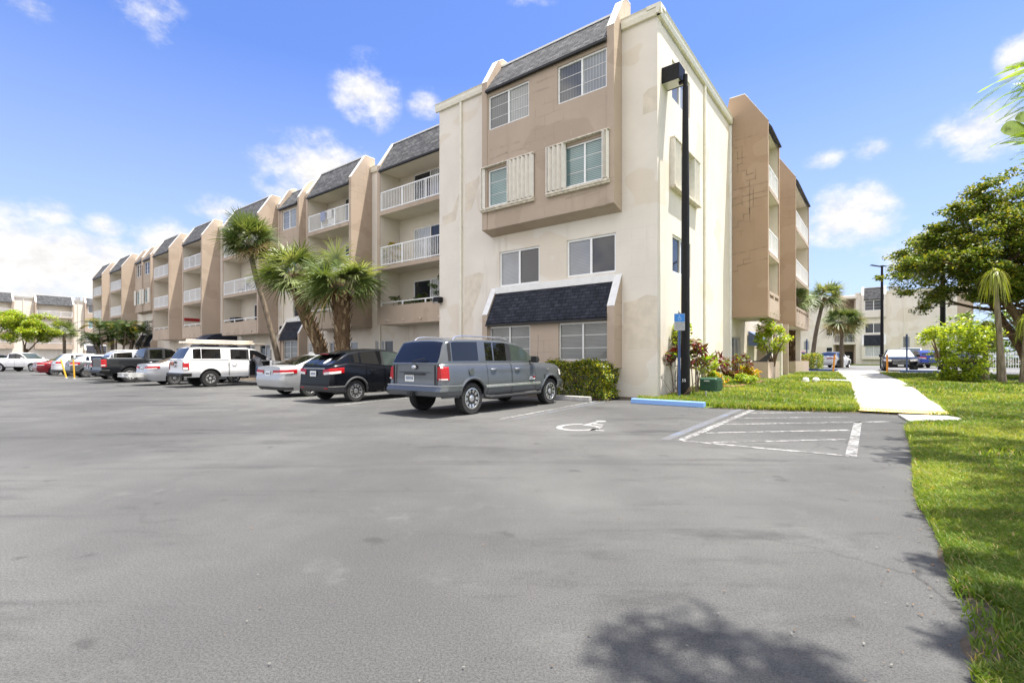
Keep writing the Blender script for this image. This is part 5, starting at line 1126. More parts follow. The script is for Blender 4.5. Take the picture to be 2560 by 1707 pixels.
# three sabal palms before the facade
for base_px, top, crown, b, rad, R0, boots, lab, n_fr in [
    (695, (622, 606), None, -.6, (.20, .16, .14, .14, .15), 1.62, False, 'tall slender palm leaning left with a dense round crown', 74),
    (800, (734, 690), None, -.6, (.40, .36, .34, .33, .30), 1.45, True, 'stout palm with shaggy leaf bases, its trunk curving left', 34),
    (855, (851, 715), None, -.9, (.40, .36, .36, .42, .36), 1.65, True, 'stout straight palm with shaggy leaf bases, nearest to the black crossover', 40)]:
    p, d = pxw(base_px, b); tp = at(top[0], top[1], d)-p
    if boots and base_px == 800: path = [(0, 0, 0), (.15, 0, tp.z*.12), (-.05, 0, tp.z*.35), (tp.x*.55, 0, tp.z*.62), (tp.x, 0, tp.z)]
    elif base_px == 695: path = [(.15, 0, -.1), (0, 0, tp.z*.15), (tp.x*.42, 0, tp.z*.5), (tp.x*.8, 0, tp.z*.78), (tp.x, 0, tp.z)]
    else: path = [(0, 0, -.1), (.02, 0, tp.z*.3), (0, 0, tp.z*.7), (tp.x, 0, tp.z)]
    sabal(lab, p+Vector((0, 0, .05)), path, rad, R0, n_fr, boots, low=-.7 if boots else -.98, droop=.26 if boots else .16, **(dict() if boots else dict(pet=(.35, .62), fl=(.55, .78), width=.024)))
# far right palms
for px, d, top, R0, lab, n_fr, r_ in [(2028, 40, (2062, 742), 1.2, 'tall palm leaning right before the three storey block', 44, .15), (2103, 45, (2103, 803), 1.4, 'short straight palm before the stair recess', 46, .16), (1977, 33, (1979, 700), .01, '', 0, .22)]:
    p = at(px, 897, d); p.z = .45; tp = at(top[0], top[1], d)-p
    if n_fr: sabal(lab, p, [(0, 0, -.1), (tp.x*.3, 0, tp.z*.45), (tp.x*.7, 0, tp.z*.8), (tp.x, 0, tp.z)] if px == 2028 else [(0, 0, -.1), (.03, 0, tp.z*.5), (tp.x, 0, tp.z)], (r_*1.2, r_, r_*.9, r_*.95), R0, n_fr, nl=24)
    else:
        t = sabal('dark boot-covered palm trunk rising behind the overhanging balcony', p, [(0, 0, -.1), (.02, 0, 2.4), (0, 0, 4.6)], (.42, .40, .36), 1.2, 20, True, nl=20)
p = at(160, 897, 62); p.z = 0; tp = at(160, 828, 62)-p
sabal('small yellowing palm before the far left balcony block', p, [(0, 0, -.1), (.05, 0, tp.z*.5), (0, 0, tp.z)], (.2, .17, .17), 1.15, 34, low=-.6, nl=22)
# areca clump
def areca(label, loc, n_st=9, H=4.5, sp=1.6):
    t = empty('areca_palm', loc, 0, label, 'palm clump'); mb = MB(); V = []; Fq = []; mi = []
    for s in range(n_st):
        a = s*2.4; r = random.uniform(.1, sp*.5); b0 = np.array([r*math.cos(a), r*math.sin(a), 0]); h = H*random.uniform(.35, .62); tp = b0*1.6+np.array([0, 0, h]); mb.tube([tuple(b0), tuple((b0*1.25+np.array([0, 0, h*.5]))), tuple(tp)], [.09, .07, .05], 6)
        for f in range(12):
            az = a+f*2.4+random.uniform(-.3, .3); el0 = random.uniform(.5, 1.3); L_ = random.uniform(1.6, 2.5); n_ = 9; prev = tp.copy(); hd = np.array([math.cos(az), math.sin(az), 0]); m = 1 if random.random() < .14 else 0
            for q in range(n_):
                e = el0-1.9*(q/n_)**1.3*random.uniform(.85, 1.1); dv = hd*math.cos(e)+np.array([0, 0, math.sin(e)]); cur = prev+dv*L_/n_; sd_ = np.cross(dv, [0, 0, 1.]); sd_ /= max(1e-6, np.linalg.norm(sd_)); upn = np.cross(sd_, dv)
                i0 = len(V); V.extend([prev-sd_*.012, prev+sd_*.012, cur+sd_*.010, cur-sd_*.010]); Fq.append((i0, i0+1, i0+2, i0+3)); mi.append(1)
                for u in (.25, .75):
                    for sg in (1, -1):
                        ll = .48*math.sin(math.pi*(.12+.8*(q+u)/n_))*random.uniform(.85, 1.1); o = prev+(cur-prev)*u; tip = o+(sd_*sg*.85+dv*.45+upn*.25)*ll-np.array([0, 0, ll*.25]); w_ = dv*.045; i0 = len(V); mid = (o+tip)/2+upn*.03; V.extend([o, mid+w_, tip, mid-w_]); Fq.append((i0, i0+1, i0+2, i0+3)); mi.append(m)
                prev = cur
    mb.build('trunk', BK['palm'], t, smooth=True); raw_mesh('crown', V, Fq, [LF['areca'], LF['areca2']], t, mi); return t
p, d = pxw(290, -.4); areca('clump of dark feathery palms behind the parked saloons', p, 15, 7.0, 3.0)
# broadleaf trees
def crown_tree(name, label, loc, trunk_r, h0, d0, depth, length, cl_extra, per, rad, size, mats, wts, bk='grey', spread=.55, up=.15, flat=.55, cat='tree', asp=.55, leafup=.5, lean=(0, 0, 1), seed=None, n_sub=3, droop=0, tipf=None):
    if seed is not None: random.seed(seed)
    t = empty(name, loc, random.uniform(0, 6) if tipf is None else 0, label, cat); mb = MB(); tips = []
    limb_tree(mb, (0, 0, -.15), lean, h0, trunk_r, depth, spread, tips, up, n_sub, ratio=length); mb.build('trunk', BK[bk], t, smooth=True, angle=70)
    if tipf: tips = [q for q in tips if tipf(q)]
    cl = np.array(tips+list(cl_extra)); P = blobs(cl, per, rad, flat); leaves('crown', P, size, mats, t, leafup, asp, wts, droop); return t
# big shade tree on the right lawn: own clusters laid in shelves
def big_tree():
    random.seed(5); t = empty('shade_tree', (24.3, 22.2, .3), 0, 'large spreading tree with olive leaves and several dark trunks on the right lawn', 'tree'); mb = MB()
    ends = []
    for bx, by, pts, r in [(-.2, 0, [(-.25, 0, 1.0), (-.55, .1, 2.3), (-1.4, .2, 3.6), (-2.6, .2, 4.6), (-3.8, .3, 5.4)], .42), (.3, .2, [(.35, .3, 1.5), (.5, .4, 3.2), (.9, .6, 5.0), (1.3, .8, 6.8)], .40), (.9, -.1, [(1.2, -.2, 1.2), (1.9, -.4, 2.6), (2.8, -.6, 4.2), (3.8, -.6, 5.6)], .36), (-.1, .4, [(-.1, .8, 1.4), (-.5, 1.6, 3.4), (-.9, 2.4, 5.2), (-1.6, 3.0, 6.6)], .3), (.1, -.4, [(0, -.6, 1.8), (-.2, -1.4, 3.6), (-.7, -2.2, 5.4)], .28)]:
        path = [(bx*1.6, by*1.6, -.3), (bx, by, .35)]+pts; mb.tube(path, [r*1.25]+[r*.62*(1-.13*k) for k in range(len(path)-1)], 9, cap=False)
        ends.append(path)
    tips = []
    for path in ends:
        for q in path[-3:]:
            for k in range(4):
                a = random.uniform(0, 6.28); far = q[0] < -1.2; limb_tree(mb, q, (math.cos(a), math.sin(a), random.uniform(.0, .2 if far else .5)), random.uniform(.7, 1.1) if far else random.uniform(1.3, 2.0), .06 if far else .09, 1 if far else 2, .5, tips, .02, 3, 4, .7)
    mb.build('trunk', BK['brown'], t, smooth=True, angle=70)
    cl = []; rad = []
    for q in tips:
        if random.random() < .55 and q[2] > 3.4+.25*max(0, 3-abs(q[0])): cl.append((q[0], q[1], q[2])); rad.append(random.uniform(.3, .6))
    for k in range(560):
        a = random.uniform(0, 6.283); rr = math.sqrt(random.random()); x, y = 5.6*rr*math.cos(a), 5.0*rr*math.sin(a)
        zt = 10.3-3.9*(rr**2.2)-.22*max(0, -x-1)*.8; zb_ = 5.2-.9*max(0, (-x-2.0)/4)+.12*abs(y)
        z = zb_+(zt-zb_)*(random.random()**.55); 
        if random.random() < .18*math.sin(x*1.7+y*1.3)+.12: continue
        cl.append((x+.9, y*.76+1.7, z)); rad.append(random.uniform(.35, .75))
    for x, y, z in [(-6.6, -.5, 5.8), (-6.9, .2, 5.1), (-6.2, .3, 4.4), (-5.7, -.3, 3.9), (-5.2, .6, 6.9), (-4.4, 0, 7.6), (-3.4, 0, 8.4), (-2.2, -.4, 9.2), (-6.1, .5, 6.4), (-5.4, 0, 4.6)]:
        for k in range(3): cl.append((x*.88+.35+random.uniform(-.4, .4), y+1.2+random.uniform(-.5, .5), z-.1+random.uniform(-.2, .2))); rad.append(random.uniform(.3, .5))
    keep = [i for i, c in enumerate(cl) if c[0] > -6.6 and c[2] < 6.4+(c[0]+6.6)*.72 and (c[0] > -4.6 or c[2] > 3.9)]; cl = [cl[i] for i in keep]; rad = [rad[i] for i in keep]
    P = blobs(cl, 100, np.array(rad), .5); leaves('crown', P, .145, [LF['olive'], LF['olive2'], LF['deep']], t, .55, .62, [.46, .24, .30], .1)
big_tree()
# bright tree at far left
p = at(52, 897, 56); p.z = 0
crown_tree('street_tree', 'bright yellow green leafy tree before the far left block', p, .2, 2.7, None, 3, .72, [(x, y, z) for x, y, z in [(random.uniform(-2.6, 2.6), random.uniform(-2, 2), random.uniform(3.4, 6.6)) for _ in range(60)] if (x/3)**2+((z-5)/2.2)**2 < 1], 80, .62, .24, [LF['lime'], LF['lime2'], LF['olive2']], [.28, .5, .22], 'brown', .5, .25, .7, seed=3)
# bright shrub before the dark car
def shrub(name, label, loc, W, D, H, n_cl, per, rad, size, mats, wts, cat='shrub', stems=7, z0=.15, asp=.5, leafup=.35, shape=None, bk='brown', droop=.0, group=None, foli='foliage', stem_h=.75):
    t = empty(name, loc, 0, label, cat, group); mb = MB(); cl = []
    while len(cl) < n_cl:
        x, y, z = random.uniform(-1, 1), random.uniform(-1, 1), random.uniform(0, 1)
        w_ = (shape(z) if shape else math.sin(math.pi*(.18+.72*z)))
        if x*x+y*y < w_*w_: cl.append((x*W/2, y*D/2, z0+z*(H-z0)))
    for k in range(stems):
        a = k*2.4; e = random.choice(cl); mb.tube([(.08*math.cos(a), .08*math.sin(a), -.1), (e[0]*.35, e[1]*.35, e[2]*.45*stem_h), (e[0]*.8, e[1]*.8, e[2]*stem_h)], [.035, .025, .014], 5)
    mb.build('stems', BK[bk], t); leaves(foli, blobs(cl, per, rad, .8), size, mats, t, leafup, asp, wts, droop); return t
p = at(2402, 897, 20.3); p.z = .30
shrub('leafy_shrub', 'bright yellow green spreading shrub beside the big tree', p, 3.1, 2.2, 2.65, 62, 60, .36, .17, [LF['lime'], LF['lime2'], LF['deep']], [.5, .34, .16], asp=.38, shape=lambda z: .55+.5*z if z < .8 else 1.0-.8*(z-.8)/.2, droop=.1, stems=12)
p = at(2335, 855, 20.2)
shrub('leafy_shrub', 'long pale branch of leaves reaching left from the bright shrub', Vector((p.x+.15, p.y, 1.45)), 1.3, .7, 1.1, 14, 40, .24, .16, [LF['lime'], LF['lime2']], [.7, .3], asp=.36, z0=.3, stems=5, shape=lambda z: .3+.7*z)
# ponytail palms by the big tree
def ponytail(label, loc, h, Rr, bend=0):
    t = empty('ponytail_palm', loc, 0, label, 'palm'); mb = MB(); mb.tube([(0, 0, -.1), (bend*.3, 0, h*.4), (bend*.8, 0, h*.8), (bend, 0, h)], [.16, .10, .08, .07], 8); mb.build('trunk', BK['grey'], t, smooth=True)
    V = []; Fq = []; mi = []
    dr = .85
    for k in range(230):
        a = random.uniform(0, 6.283); e = random.uniform(-.5, 1.5); dr = random.uniform(.3, 1.0); d = np.array([math.cos(a)*math.cos(e), math.sin(a)*math.cos(e), math.sin(e)]); p0 = np.array([bend, 0, h]); L_ = Rr*random.uniform(.9, 1.5); sd_ = np.array([-math.sin(a), math.cos(a), 0]); pr = None
        for q in range(6):
            s = q/5; p_ = p0+d*L_*.55*s*(1-.35*s)+np.array([0, 0, -L_*dr*s*s]); w_ = .03*(1-.85*s)
            V.extend([p_-sd_*w_, p_+sd_*w_]); i0 = len(V)-2
            if pr is not None: Fq.append((pr, pr+1, i0+1, i0)); mi.append(0 if k % 3 else 1)
            pr = i0
    raw_mesh('crown', V, Fq, [LF['pond'], LF['lime']], t, mi)
p = at(2505, 897, 19.5); p.z = .3
ponytail('slender palm with a drooping strappy crown before the big tree', p, 4.45, 1.15, -.3)
p = at(2462, 897, 21); p.z = .3; ponytail('low strappy palm drooping beside the bright shrub', p, 2.5, .9, .1)
p = at(2560, 897, 19); p.z = .3; ponytail('strappy palm at the right edge beside the trunks', p, 2.6, .8, .1)
# trees closing the view behind, right
for i, (px, d, h, w_) in enumerate([(2470, 52, 5.5, 7), (2560, 48, 6, 8), (2680, 46, 7, 9), (2450, 70, 5.0, 6)]):
    p = at(px, 897, d); p.z = .4; random.seed(20+i)
    crown_tree('garden_tree', ['round green tree far behind the big trunks', 'broad green tree at the right edge behind the fence', 'tall green tree out past the right edge', 'low green tree beyond the tan end wall'][i], p, .18, h*.35, None, 2, .75, [(random.uniform(-.5, .5)*w_, random.uniform(-.5, .5)*w_, random.uniform(.25, 1)*h) for _ in range(46)], 45, .8, .34, [LF['lime2'], LF['deep'], LF['olive']], [.5, .25, .25], seed=30+i)
# overhead tree at the right of the camera: feathery sprays, throws the shade on lot and lawn
def feather(V, Fq, mi, base, d, L_, m, n_=14, wid=.42, fat=.21):
    """bipinnate spray: rachis with paired narrow pinnae"""
    d = np.array(d)/np.linalg.norm(d); sd_ = np.cross(d, [0, 0, 1.]); sd_ /= np.linalg.norm(sd_); up_ = np.cross(sd_, d); prev = np.array(base, float)
    for q in range(n_):
        s = (q+1)/n_; cur = prev+(d+np.array([0, 0, -.55*s]))*L_/n_
        i0 = len(V); V.extend([prev-sd_*.008, prev+sd_*.008, cur+sd_*.006, cur-sd_*.006]); Fq.append((i0, i0+1, i0+2, i0+3)); mi.append(m)
        for sg in (1, -1):
            for u in (.0, .5):
                ll = wid*L_*math.sin(math.pi*(.1+.8*(q+u)/n_))**.7*.62*random.uniform(.85, 1.1); o = prev+(cur-prev)*u; tip = o+(sd_*sg*.9+d*.42)*ll+np.array([0, 0, -.12*ll]); w_ = d*L_/n_*fat; i0 = len(V); mid = o*.45+tip*.55; V.extend([o-w_*.3, mid-w_, tip, mid+w_]); Fq.append((i0, i0+1, i0+2, i0+3)); mi.append(m)
        prev = cur
def overhead():
    random.seed(9); t = empty('flame_tree', (9.2, 4.2, .1), 0, 'overhanging tree at the right edge with feathery bright green sprays', 'tree'); mb = MB(); V = []; Fq = []; mi = []; O = np.array([9.2, 4.2, .1])
    def limb(pts, r): mb.tube([tuple(np.array(p)-O) for p in pts], [r*(1-.75*k/(len(pts)-1)) for k in range(len(pts))], 8, cap=False)
    limb([(9.2, 4.2, 0), (9.1, 4.1, 1.6), (8.7, 3.9, 3.2), (8.0, 3.7, 4.8), (7.0, 3.4, 6.2)], .34); limb([(8.8, 3.9, 3.0), (9.0, 4.8, 4.6), (9.2, 6.2, 6.0), (8.8, 7.6, 7.0)], .22); limb([(8.0, 3.7, 4.8), (6.3, 3.3, 6.0)], .10); limb([(9.0, 4.5, 4.4), (8.6, 5.6, 5.0), (8.0, 6.6, 5.2)], .10); limb([(8.7, 3.9, 3.2), (8.5, 2.6, 5.0), (7.2, 1.6, 6.4)], .18)
    cl = []
    # shade patch on the lot
    LC = []
    for cx, cy, sx, sy, n_ in [(.62, 2.3, .10, .05, 3), (1.0, 2.36, .2, .12, 11), (1.25, 2.15, .22, .14, 14), (1.05, 2.0, .25, .12, 11), (.75, 2.2, .12, .06, 5), (1.3, 1.75, .3, .1, 7)]:
        for k in range(n_): z = random.uniform(8.6, 9.6); LC.append((random.gauss(cx-.18, sx)+.294*z, random.gauss(cy-.1, sy), z))
    # shade over the lawn edge, in drifts
    for gx, gy, r_, n_ in [(12.3, 12.4, .9, 22), (11.9, 11.4, 1.0, 26), (9.9, 9.9, .45, 12), (10.8, 10.4, .8, 24), (5.75, 7.0, .22, 5), (5.2, 6.1, .28, 8), (7.0, 6.85, .5, 16), (8.4, 8.2, .7, 20), (5.5, 5.95, .3, 10), (6.3, 5.8, .35, 10), (3.75, 3.85, .24, 12), (4.1, 3.8, .25, 12), (3.5, 3.5, .16, 7), (3.5, 3.2, .2, 12), (3.05, 2.95, .18, 9), (2.72, 3.1, .07, 4), (2.3, 2.2, .14, 16), (2.2, 2.0, .14, 18), (2.55, 2.4, .12, 10), (2.1, 1.9, .1, 10), (2.05, 2.2, .07, 3), (4.6, 4.7, .25, 9), (5.4, 5.2, .3, 10), (4.35, 4.25, .22, 9), (6.9, 6.2, .4, 10), (10.2, 9.0, .8, 20), (8.6, 9.4, .5, 14), (14.5, 13.5, 1.2, 26), (5.2, 4.9, .3, 9), (6.4, 7.9, .3, 6), (9.3, 7.6, .8, 22), (7.6, 5.4, .5, 14), (5.6, 4.2, .4, 12), (13.4, 10.6, 1.0, 20), (2.6, 2.55, .1, 5)]:
        for k in range(int(n_*2.1)):
            z = max(6.2, 1.9+.80*gy)+random.uniform(0, .9); LC.append((random.gauss(gx, r_*.8)+.294*z, random.gauss(gy, r_*.45), z))
    for x, y, z in cl:
        if y > .3 and z < 1.3+.80*y+.2 and x/y < 1.14: continue
        for k in range(2):
            a = random.uniform(0, 6.283); feather(V, Fq, mi, np.array((x, y, z))-O, (math.cos(a), math.sin(a), random.uniform(-.2, .3)), random.uniform(.5, .8), 0 if random.random() < .7 else 1, 11)
    # the sprays that reach into the picture, upper right
    for (p0, p1, d) in [((2600, 190), (2455, 252), 6.4), ((2610, 160), (2520, 165), 6.2), ((2600, 235), (2480, 290), 6.6), ((2600, 205), (2530, 215), 6.5), ((2620, 250), (2545, 268), 6.3), ((2620, 340), (2500, 358), 6.8), ((2620, 370), (2530, 395), 6.6), ((2610, 415), (2548, 400), 6.9), ((2620, 180), (2540, 240), 6.0), ((2620, 330), (2545, 345), 6.4)]:
        for k in range(4):
            j = lambda s: random.uniform(-s, s)
            a = np.array(at(p0[0]+j(30), p0[1]+j(30), d+j(.3))); b = np.array(at(p1[0]+(j(28) if k else 0), p1[1]+(j(24) if k else 0), d*1.03)); dv = b-a; L_ = np.linalg.norm(dv); dv[2] += .25*L_; feather(V, Fq, mi, a-O, dv, L_*(1.15 if not k else random.uniform(.7, 1.05)), 0 if random.random() < .62 else 1, 34, .30, .17)
        limb([(9.0, 6.9, 5.4), tuple(a)], .03)
    mb.build('trunk', BK['grey'], t, smooth=True, angle=70); raw_mesh('crown', V, Fq, [LF['fern'], LF['lime2']], t, mi)
    limb([(7.0, 3.4, 6.2), (6.0, 2.4, 7.6), (4.8, 1.6, 8.8), (3.9, 1.7, 9.2)], .035)
    leaves('crown', blobs(np.array(LC)-O, 18, .17, .7), .085, [LF['fern'], LF['lime2']], t, .5, .5)
overhead()
# broad blades poking in under the sprays
t = empty('banana_plant', (9.9, 7.2, .1), 0, 'broad ribbed leaves poking in at the right edge under the feathery sprays', 'plant'); V = []; Fq = []; mbt = MB(); mbt.tube([(0, 0, 0), (-.2, 0, 2.6), (-.5, .1, 4.0)], [.14, .11, .06], 8); mbt.build('trunk', BK['grey'], t)
for p0, p1, d, w_ in [((2600, 345), (2505, 330), 7.6, .26), ((2620, 320), (2540, 300), 7.7, .2), ((2640, 300), (2570, 290), 7.5, .2)]:
    a = np.array(at(*p0, d))-np.array((9.9, 7.2, .1)); b = np.array(at(*p1, d))-np.array((9.9, 7.2, .1)); dv = b-a; sd_ = np.array([0, .5, .86]); pr = None
    for q in range(9):
        s = q/8; c = a+dv*s+np.array([0, 0, .10*math.sin(math.pi*s)]); ww = w_*math.sin(math.pi*(.12+.85*s))**.6; V.extend([c-sd_*ww, c+np.array([.0, .02, .02]), c+sd_*ww*.8]); i0 = len(V)-3
        if pr is not None: Fq += [(pr, pr+1, i0+1, i0), (pr+1, pr+2, i0+2, i0+1)]
        pr = i0
raw_mesh('foliage', V, Fq, LF['banana'], t)
# hedges
def hedge(label, loc, rz, Lx, Ly, H, n_, size, mats, wts):
    t = empty('hedge', loc, rz, label, 'hedge'); mb = MB()
    for k in range(int(Lx*5)): x = random.uniform(-Lx/2, Lx/2)*.9; mb.tube([(x, random.uniform(-.3, .3)*Ly, -.1), (x+random.uniform(-.1, .1), random.uniform(-.3, .3)*Ly, H*.7)], [.02, .01], 5)
    mb.build('stems', BK['brown'], t)
    P = rng.uniform(-1, 1, (n_, 3)); sh = rng.random(n_) < .75; ax = rng.integers(0, 3, n_); 
    for i in range(n_):
        if sh[i]: P[i, ax[i]] = np.sign(P[i, ax[i]]) if ax[i] < 2 else 1
    P *= 1+rng.normal(size=(n_, 3))*.04; wob = 1+.07*np.sin(P[:, 0]*Lx*2.3+P[:, 2]*3)+.06*np.sin(P[:, 1]*4+P[:, 0]*Lx*5)
    C = np.stack([P[:, 0]*Lx/2*(1+.05*np.sin(P[:, 2]*5)), P[:, 1]*Ly/2*wob, (P[:, 2]*.5+.5)*H*(.96+.05*np.sin(P[:, 0]*Lx*2.1))+.04], 1); P2 = blobs(C[:n_//3], 3, .12, 1.)
    leaves('foliage', np.concatenate([C, P2]), size, mats, t, .3, .6, wts); return t
hedge('bushy green hedge with yellow tips under the ground floor window', L2W(-2.32, -.85, .03), ROT, 2.2, .95, 1.13, 4800, .075, [LF['hedge'], LF['hedge2'], LF['deep']], [.42, .38, .20])
hedge('clipped hedge with a yellow top behind the tan planter', L2W(1.35, 25.6, .42), ROT, 1.5, 2.4, 1.15, 3200, .09, [LF['hedge'], LF['hedge2']], [.7, .3])
p = at(2500, 897, 45); p.z = .4; hedge('low clipped hedge behind the big trunks', p, ROT, 7, 1.0, 1.0, 2600, .14, [LF['hedge'], LF['deep']], [.7, .3])
# bed beside the corner
def ti(label, loc, h, n_st, mats, wts, ls=.34, group=None, spread=.28, leaves_n=15):
    t = empty('bedding_plant', loc, 0, label, 'plant', group); mb = MB(); C = []; Dd = []
    for s in range(n_st):
        a = s*2.4; tip = Vector((spread*math.cos(a)*random.uniform(.4, 1), spread*math.sin(a)*random.uniform(.4, 1), h*random.uniform(.7, 1))); mb.tube([(0.06*math.cos(a), .06*math.sin(a), -.05), tuple(tip*.5+Vector((0, 0, 0))), tuple(tip)], [.018, .014, .010], 5)
        for k in range(leaves_n):
            az = k*2.4; el = random.uniform(.1, 1.3); d = np.array([math.cos(az)*math.cos(el), math.sin(az)*math.cos(el), math.sin(el)]); C.append(np.array(tip)+d*ls*.5-np.array([0, 0, .35*random.random()*h*.5])); Dd.append(d)
    mb.build('stems', BK['grey'], t); n_ = len(C); leaves('foliage', C, ls, mats, t, .1, .26, wts, .12, Dd); return t
TI = [LF['ti'], LF['tigreen'], LF['lime2']]; G_ = 'plants in the bed beside the side wall'
def bed(px, py, d): return at(px, py, d)
for px, d, h, n_, lab, wt, ls in [(1690, 15.75, 1.75, 5, 'burgundy cordyline plant standing behind the blue sign post', [.42, .28, .3], .36), (1738, 16.3, 1.7, 6, 'tall burgundy cordyline plant just right of the black lamp pole', [.42, .26, .32], .38), (1752, 16.9, 1.35, 5, 'short red cordyline plant behind the green cabinet', [.4, .3, .3], .34), (1792, 18.2, 1.25, 4, 'lone cordyline plant with a red top against the white wall', [.5, .2, .3], .34)]:
    p = at(px, 897, d); p.z = hg(d)+.02; ti(lab, p, h, n_, TI, wt, ls, G_)
for px, d, W_, H, mats, wt, lab in [(1815, 19.6, 1.15, .95, [LF['tigreen'], LF['ti'], LF['hedge']], [.5, .3, .2], 'bronze leaved bush in the bed before the planter wall'), (1848, 20.0, 1.2, 1.1, [LF['ti'], LF['tigreen'], LF['lime2']], [.4, .35, .25], 'dark red bush under the glass door'), (1788, 17.6, .75, .62, [LF['croton'], LF['lime2'], LF['ti']], [.6, .3, .1], 'golden croton bush right behind the green cabinet'), (1872, 20.2, .85, .75, [LF['croton'], LF['lime'], LF['lime2']], [.62, .2, .18], 'yellow croton bush before the planter wall'),
        (1840, 18.9, 1.5, .42, [LF['lime2'], LF['lime'], LF['hedge']], [.5, .3, .2], 'low pale green ground plant inside the brick edging'), (1770, 17.2, .7, 1.25, [LF['lime'], LF['lime2']], [.6, .4], 'lime green bush climbing against the white wall')]:
    p = at(px, 897, d); p.z = hg(d)+.02; shrub('bedding_plant', lab, p, W_, W_*.8, H, 20, 34, .17, .15, mats, wt, 'plant', 6, .1, .36, group=G_)
p = L2W(.28, 1.35, .07); shrub('climbing_plant', 'climbing plant on a dark trellis behind the sign', p, .5, .9, 2.55, 22, 26, .2, .13, [LF['lime'], LF['lime2'], LF['ti']], [.55, .3, .15], 'plant', 4, 1.5, .5)
mb = MB(); 
for y in (.0, .3, .6): mb.tube([(0, y, -.1), (0, y, 2.0)], .012, 5)
for z in (.5, 1.0, 1.5, 1.95): mb.tube([(0, 0, z), (0, .6, z)], .012, 5)
o = mb.build('trellis', M['dark']); o.location = L2W(.18, 1.1, .07); o.rotation_euler = (0, 0, ROT); tag(o, 'dark wire trellis against the white side wall', 'trellis')
p = L2W(1.5, 10.5, 1.05); shrub('leafy_shrub', 'round bright green bush growing in the near tan planter', p, 1.5, 1.5, 2.25, 46, 42, .24, .15, [LF['lime'], LF['lime2'], LF['hedge2']], [.34, .5, .16], stems=9, z0=.45, asp=.42, stem_h=.9)
# dead twigs at the wall foot
mb = MB(); random.seed(4)
for k in range(16): a = random.uniform(0, 6.28); mb.tube([(0, 0, 0), (.25*math.cos(a), .25*math.sin(a), random.uniform(.1, .35)), (.6*math.cos(a), .5*math.sin(a), random.uniform(.1, .75))], [.012, .008, .004], 4)
o = mb.build('dead_branch', BK['brown']); o.location = L2W(.55, .5, .06); tag(o, 'bare dead twigs at the foot of the wall behind the sign post', 'branch')
# grass blades
def in_poly(x, y, P):
    c = np.zeros(len(x), bool); n_ = len(P)
    for i in range(n_):
        x1, y1 = P[i]; x2, y2 = P[(i+1) % n_]; hit = ((y1 > y) != (y2 > y)) & (x < (x2-x1)*(y-y1)/(y2-y1+1e-12)+x1); c ^= hit
    return c
def grass():
    N = 560000; u = rng.random(N); Y = 1.2*(29/1.2)**(u**.85); X = np.interp(Y, ys_, xs_)+.0+(rng.random(N)**1.3)*np.minimum(24, 1.12*Y-np.interp(Y, ys_, xs_)+.6); X = np.where(rng.random(N) < .06, np.interp(Y, ys_, xs_)+rng.random(N)*.4-.02, X)
    b = (X-CORNER.x)*EY.x+(Y-CORNER.y)*EY.y; a = (X-CORNER.x)*EX.x+(Y-CORNER.y)*EX.y; ok = (b < 20.9) & (X/Y < 1.12) & ((a > .15) | (b < -.4)) & ~((b > 9) & (a < 1.7))
    walk = np.array(PL+PR[::-1]); ok &= ~in_poly(X, Y, walk); ok &= ~in_poly(X, Y, [(8.75, 10.97), (9.62, 10.69), (9.55, 10.3), (8.95, 9.55), (8.72, 9.28), (7.75, 9.30), (8.1, 9.9)]); ok &= ~in_poly(X, Y, np.array(pts_side))
    bare = np.sin(X*2.1+Y*1.3)+np.sin(X*.9-Y*2.7)+np.sin(X*3.7+Y*.4)*.6; ok &= ~((bare > 1.35) & (rng.random(N) < .9)); ok &= ~((np.abs((X-4.33)*EY.x+(Y-13.55)*EY.y) < .22) & (np.abs((X-4.33)*EX.x+(Y-13.55)*EX.y) < 1.25)); d_edge = X-np.interp(Y, ys_, xs_); ok &= ~((d_edge < .07+.09*np.sin(Y*3.1)**2+.07*np.sin(Y*7.7+1)**2) & (rng.random(N) < .78) & (Y < 12.8)); ok &= ~(((X-22.4)/3.4)**2+((Y-21.6)/2.0)**2 < 1)
    X, Y = X[ok], Y[ok]; n_ = len(X); d = np.sqrt(X**2+Y**2); s = np.clip(d/7, .7, 3.2)
    Z = np.array([lawn_z(x, y, x-xb(y)) for x, y in zip(X, Y)])-.005
    h = rng.uniform(.035, .085, n_)*np.clip(s, .8, 1.7); w_ = rng.uniform(.004, .008, n_)*s; a = rng.uniform(0, 6.283, n_); l = rng.uniform(.3, 1.1, n_)*h; la = rng.uniform(0, 6.283, n_)
    ca, sa = np.cos(a)*w_, np.sin(a)*w_; B = np.stack([X, Y, Z], 1); dx = np.stack([ca, sa, 0*ca], 1); lean = np.stack([np.cos(la)*l, np.sin(la)*l, 0*l], 1); up_ = np.stack([0*h, 0*h, h], 1)
    V = np.stack([B-dx, B+dx, B+dx*.7+lean*.4+up_*.65, B-dx*.7+lean*.4+up_*.65, B+lean+up_*.95], 1).reshape(-1, 3)
    i = np.arange(n_)*5; Fq = np.concatenate([np.stack([i, i+1, i+2], 1), np.stack([i, i+2, i+3], 1), np.stack([i+3, i+2, i+4], 1)]); fld = np.sin(X*1.1+Y*.7)+np.sin(X*.5-Y*1.3+1)+np.sin(X*2.3+Y*1.9)*.7+rng.normal(size=n_)*1.3; tone = np.where(fld > 1.15, 1, np.where(fld < -1.0, 2, 0)); tone = np.where(rng.random(n_) < .07+.05*(fld > 1.8), 3, tone); mi = np.concatenate([tone]*3)
    o = raw_mesh('grass', V, Fq, [LF['grass'], LF['grass2'], LF['grass3'], LF['dry']], None, mi); o['kind'] = 'stuff'; o['label'] = 'short green lawn grass'
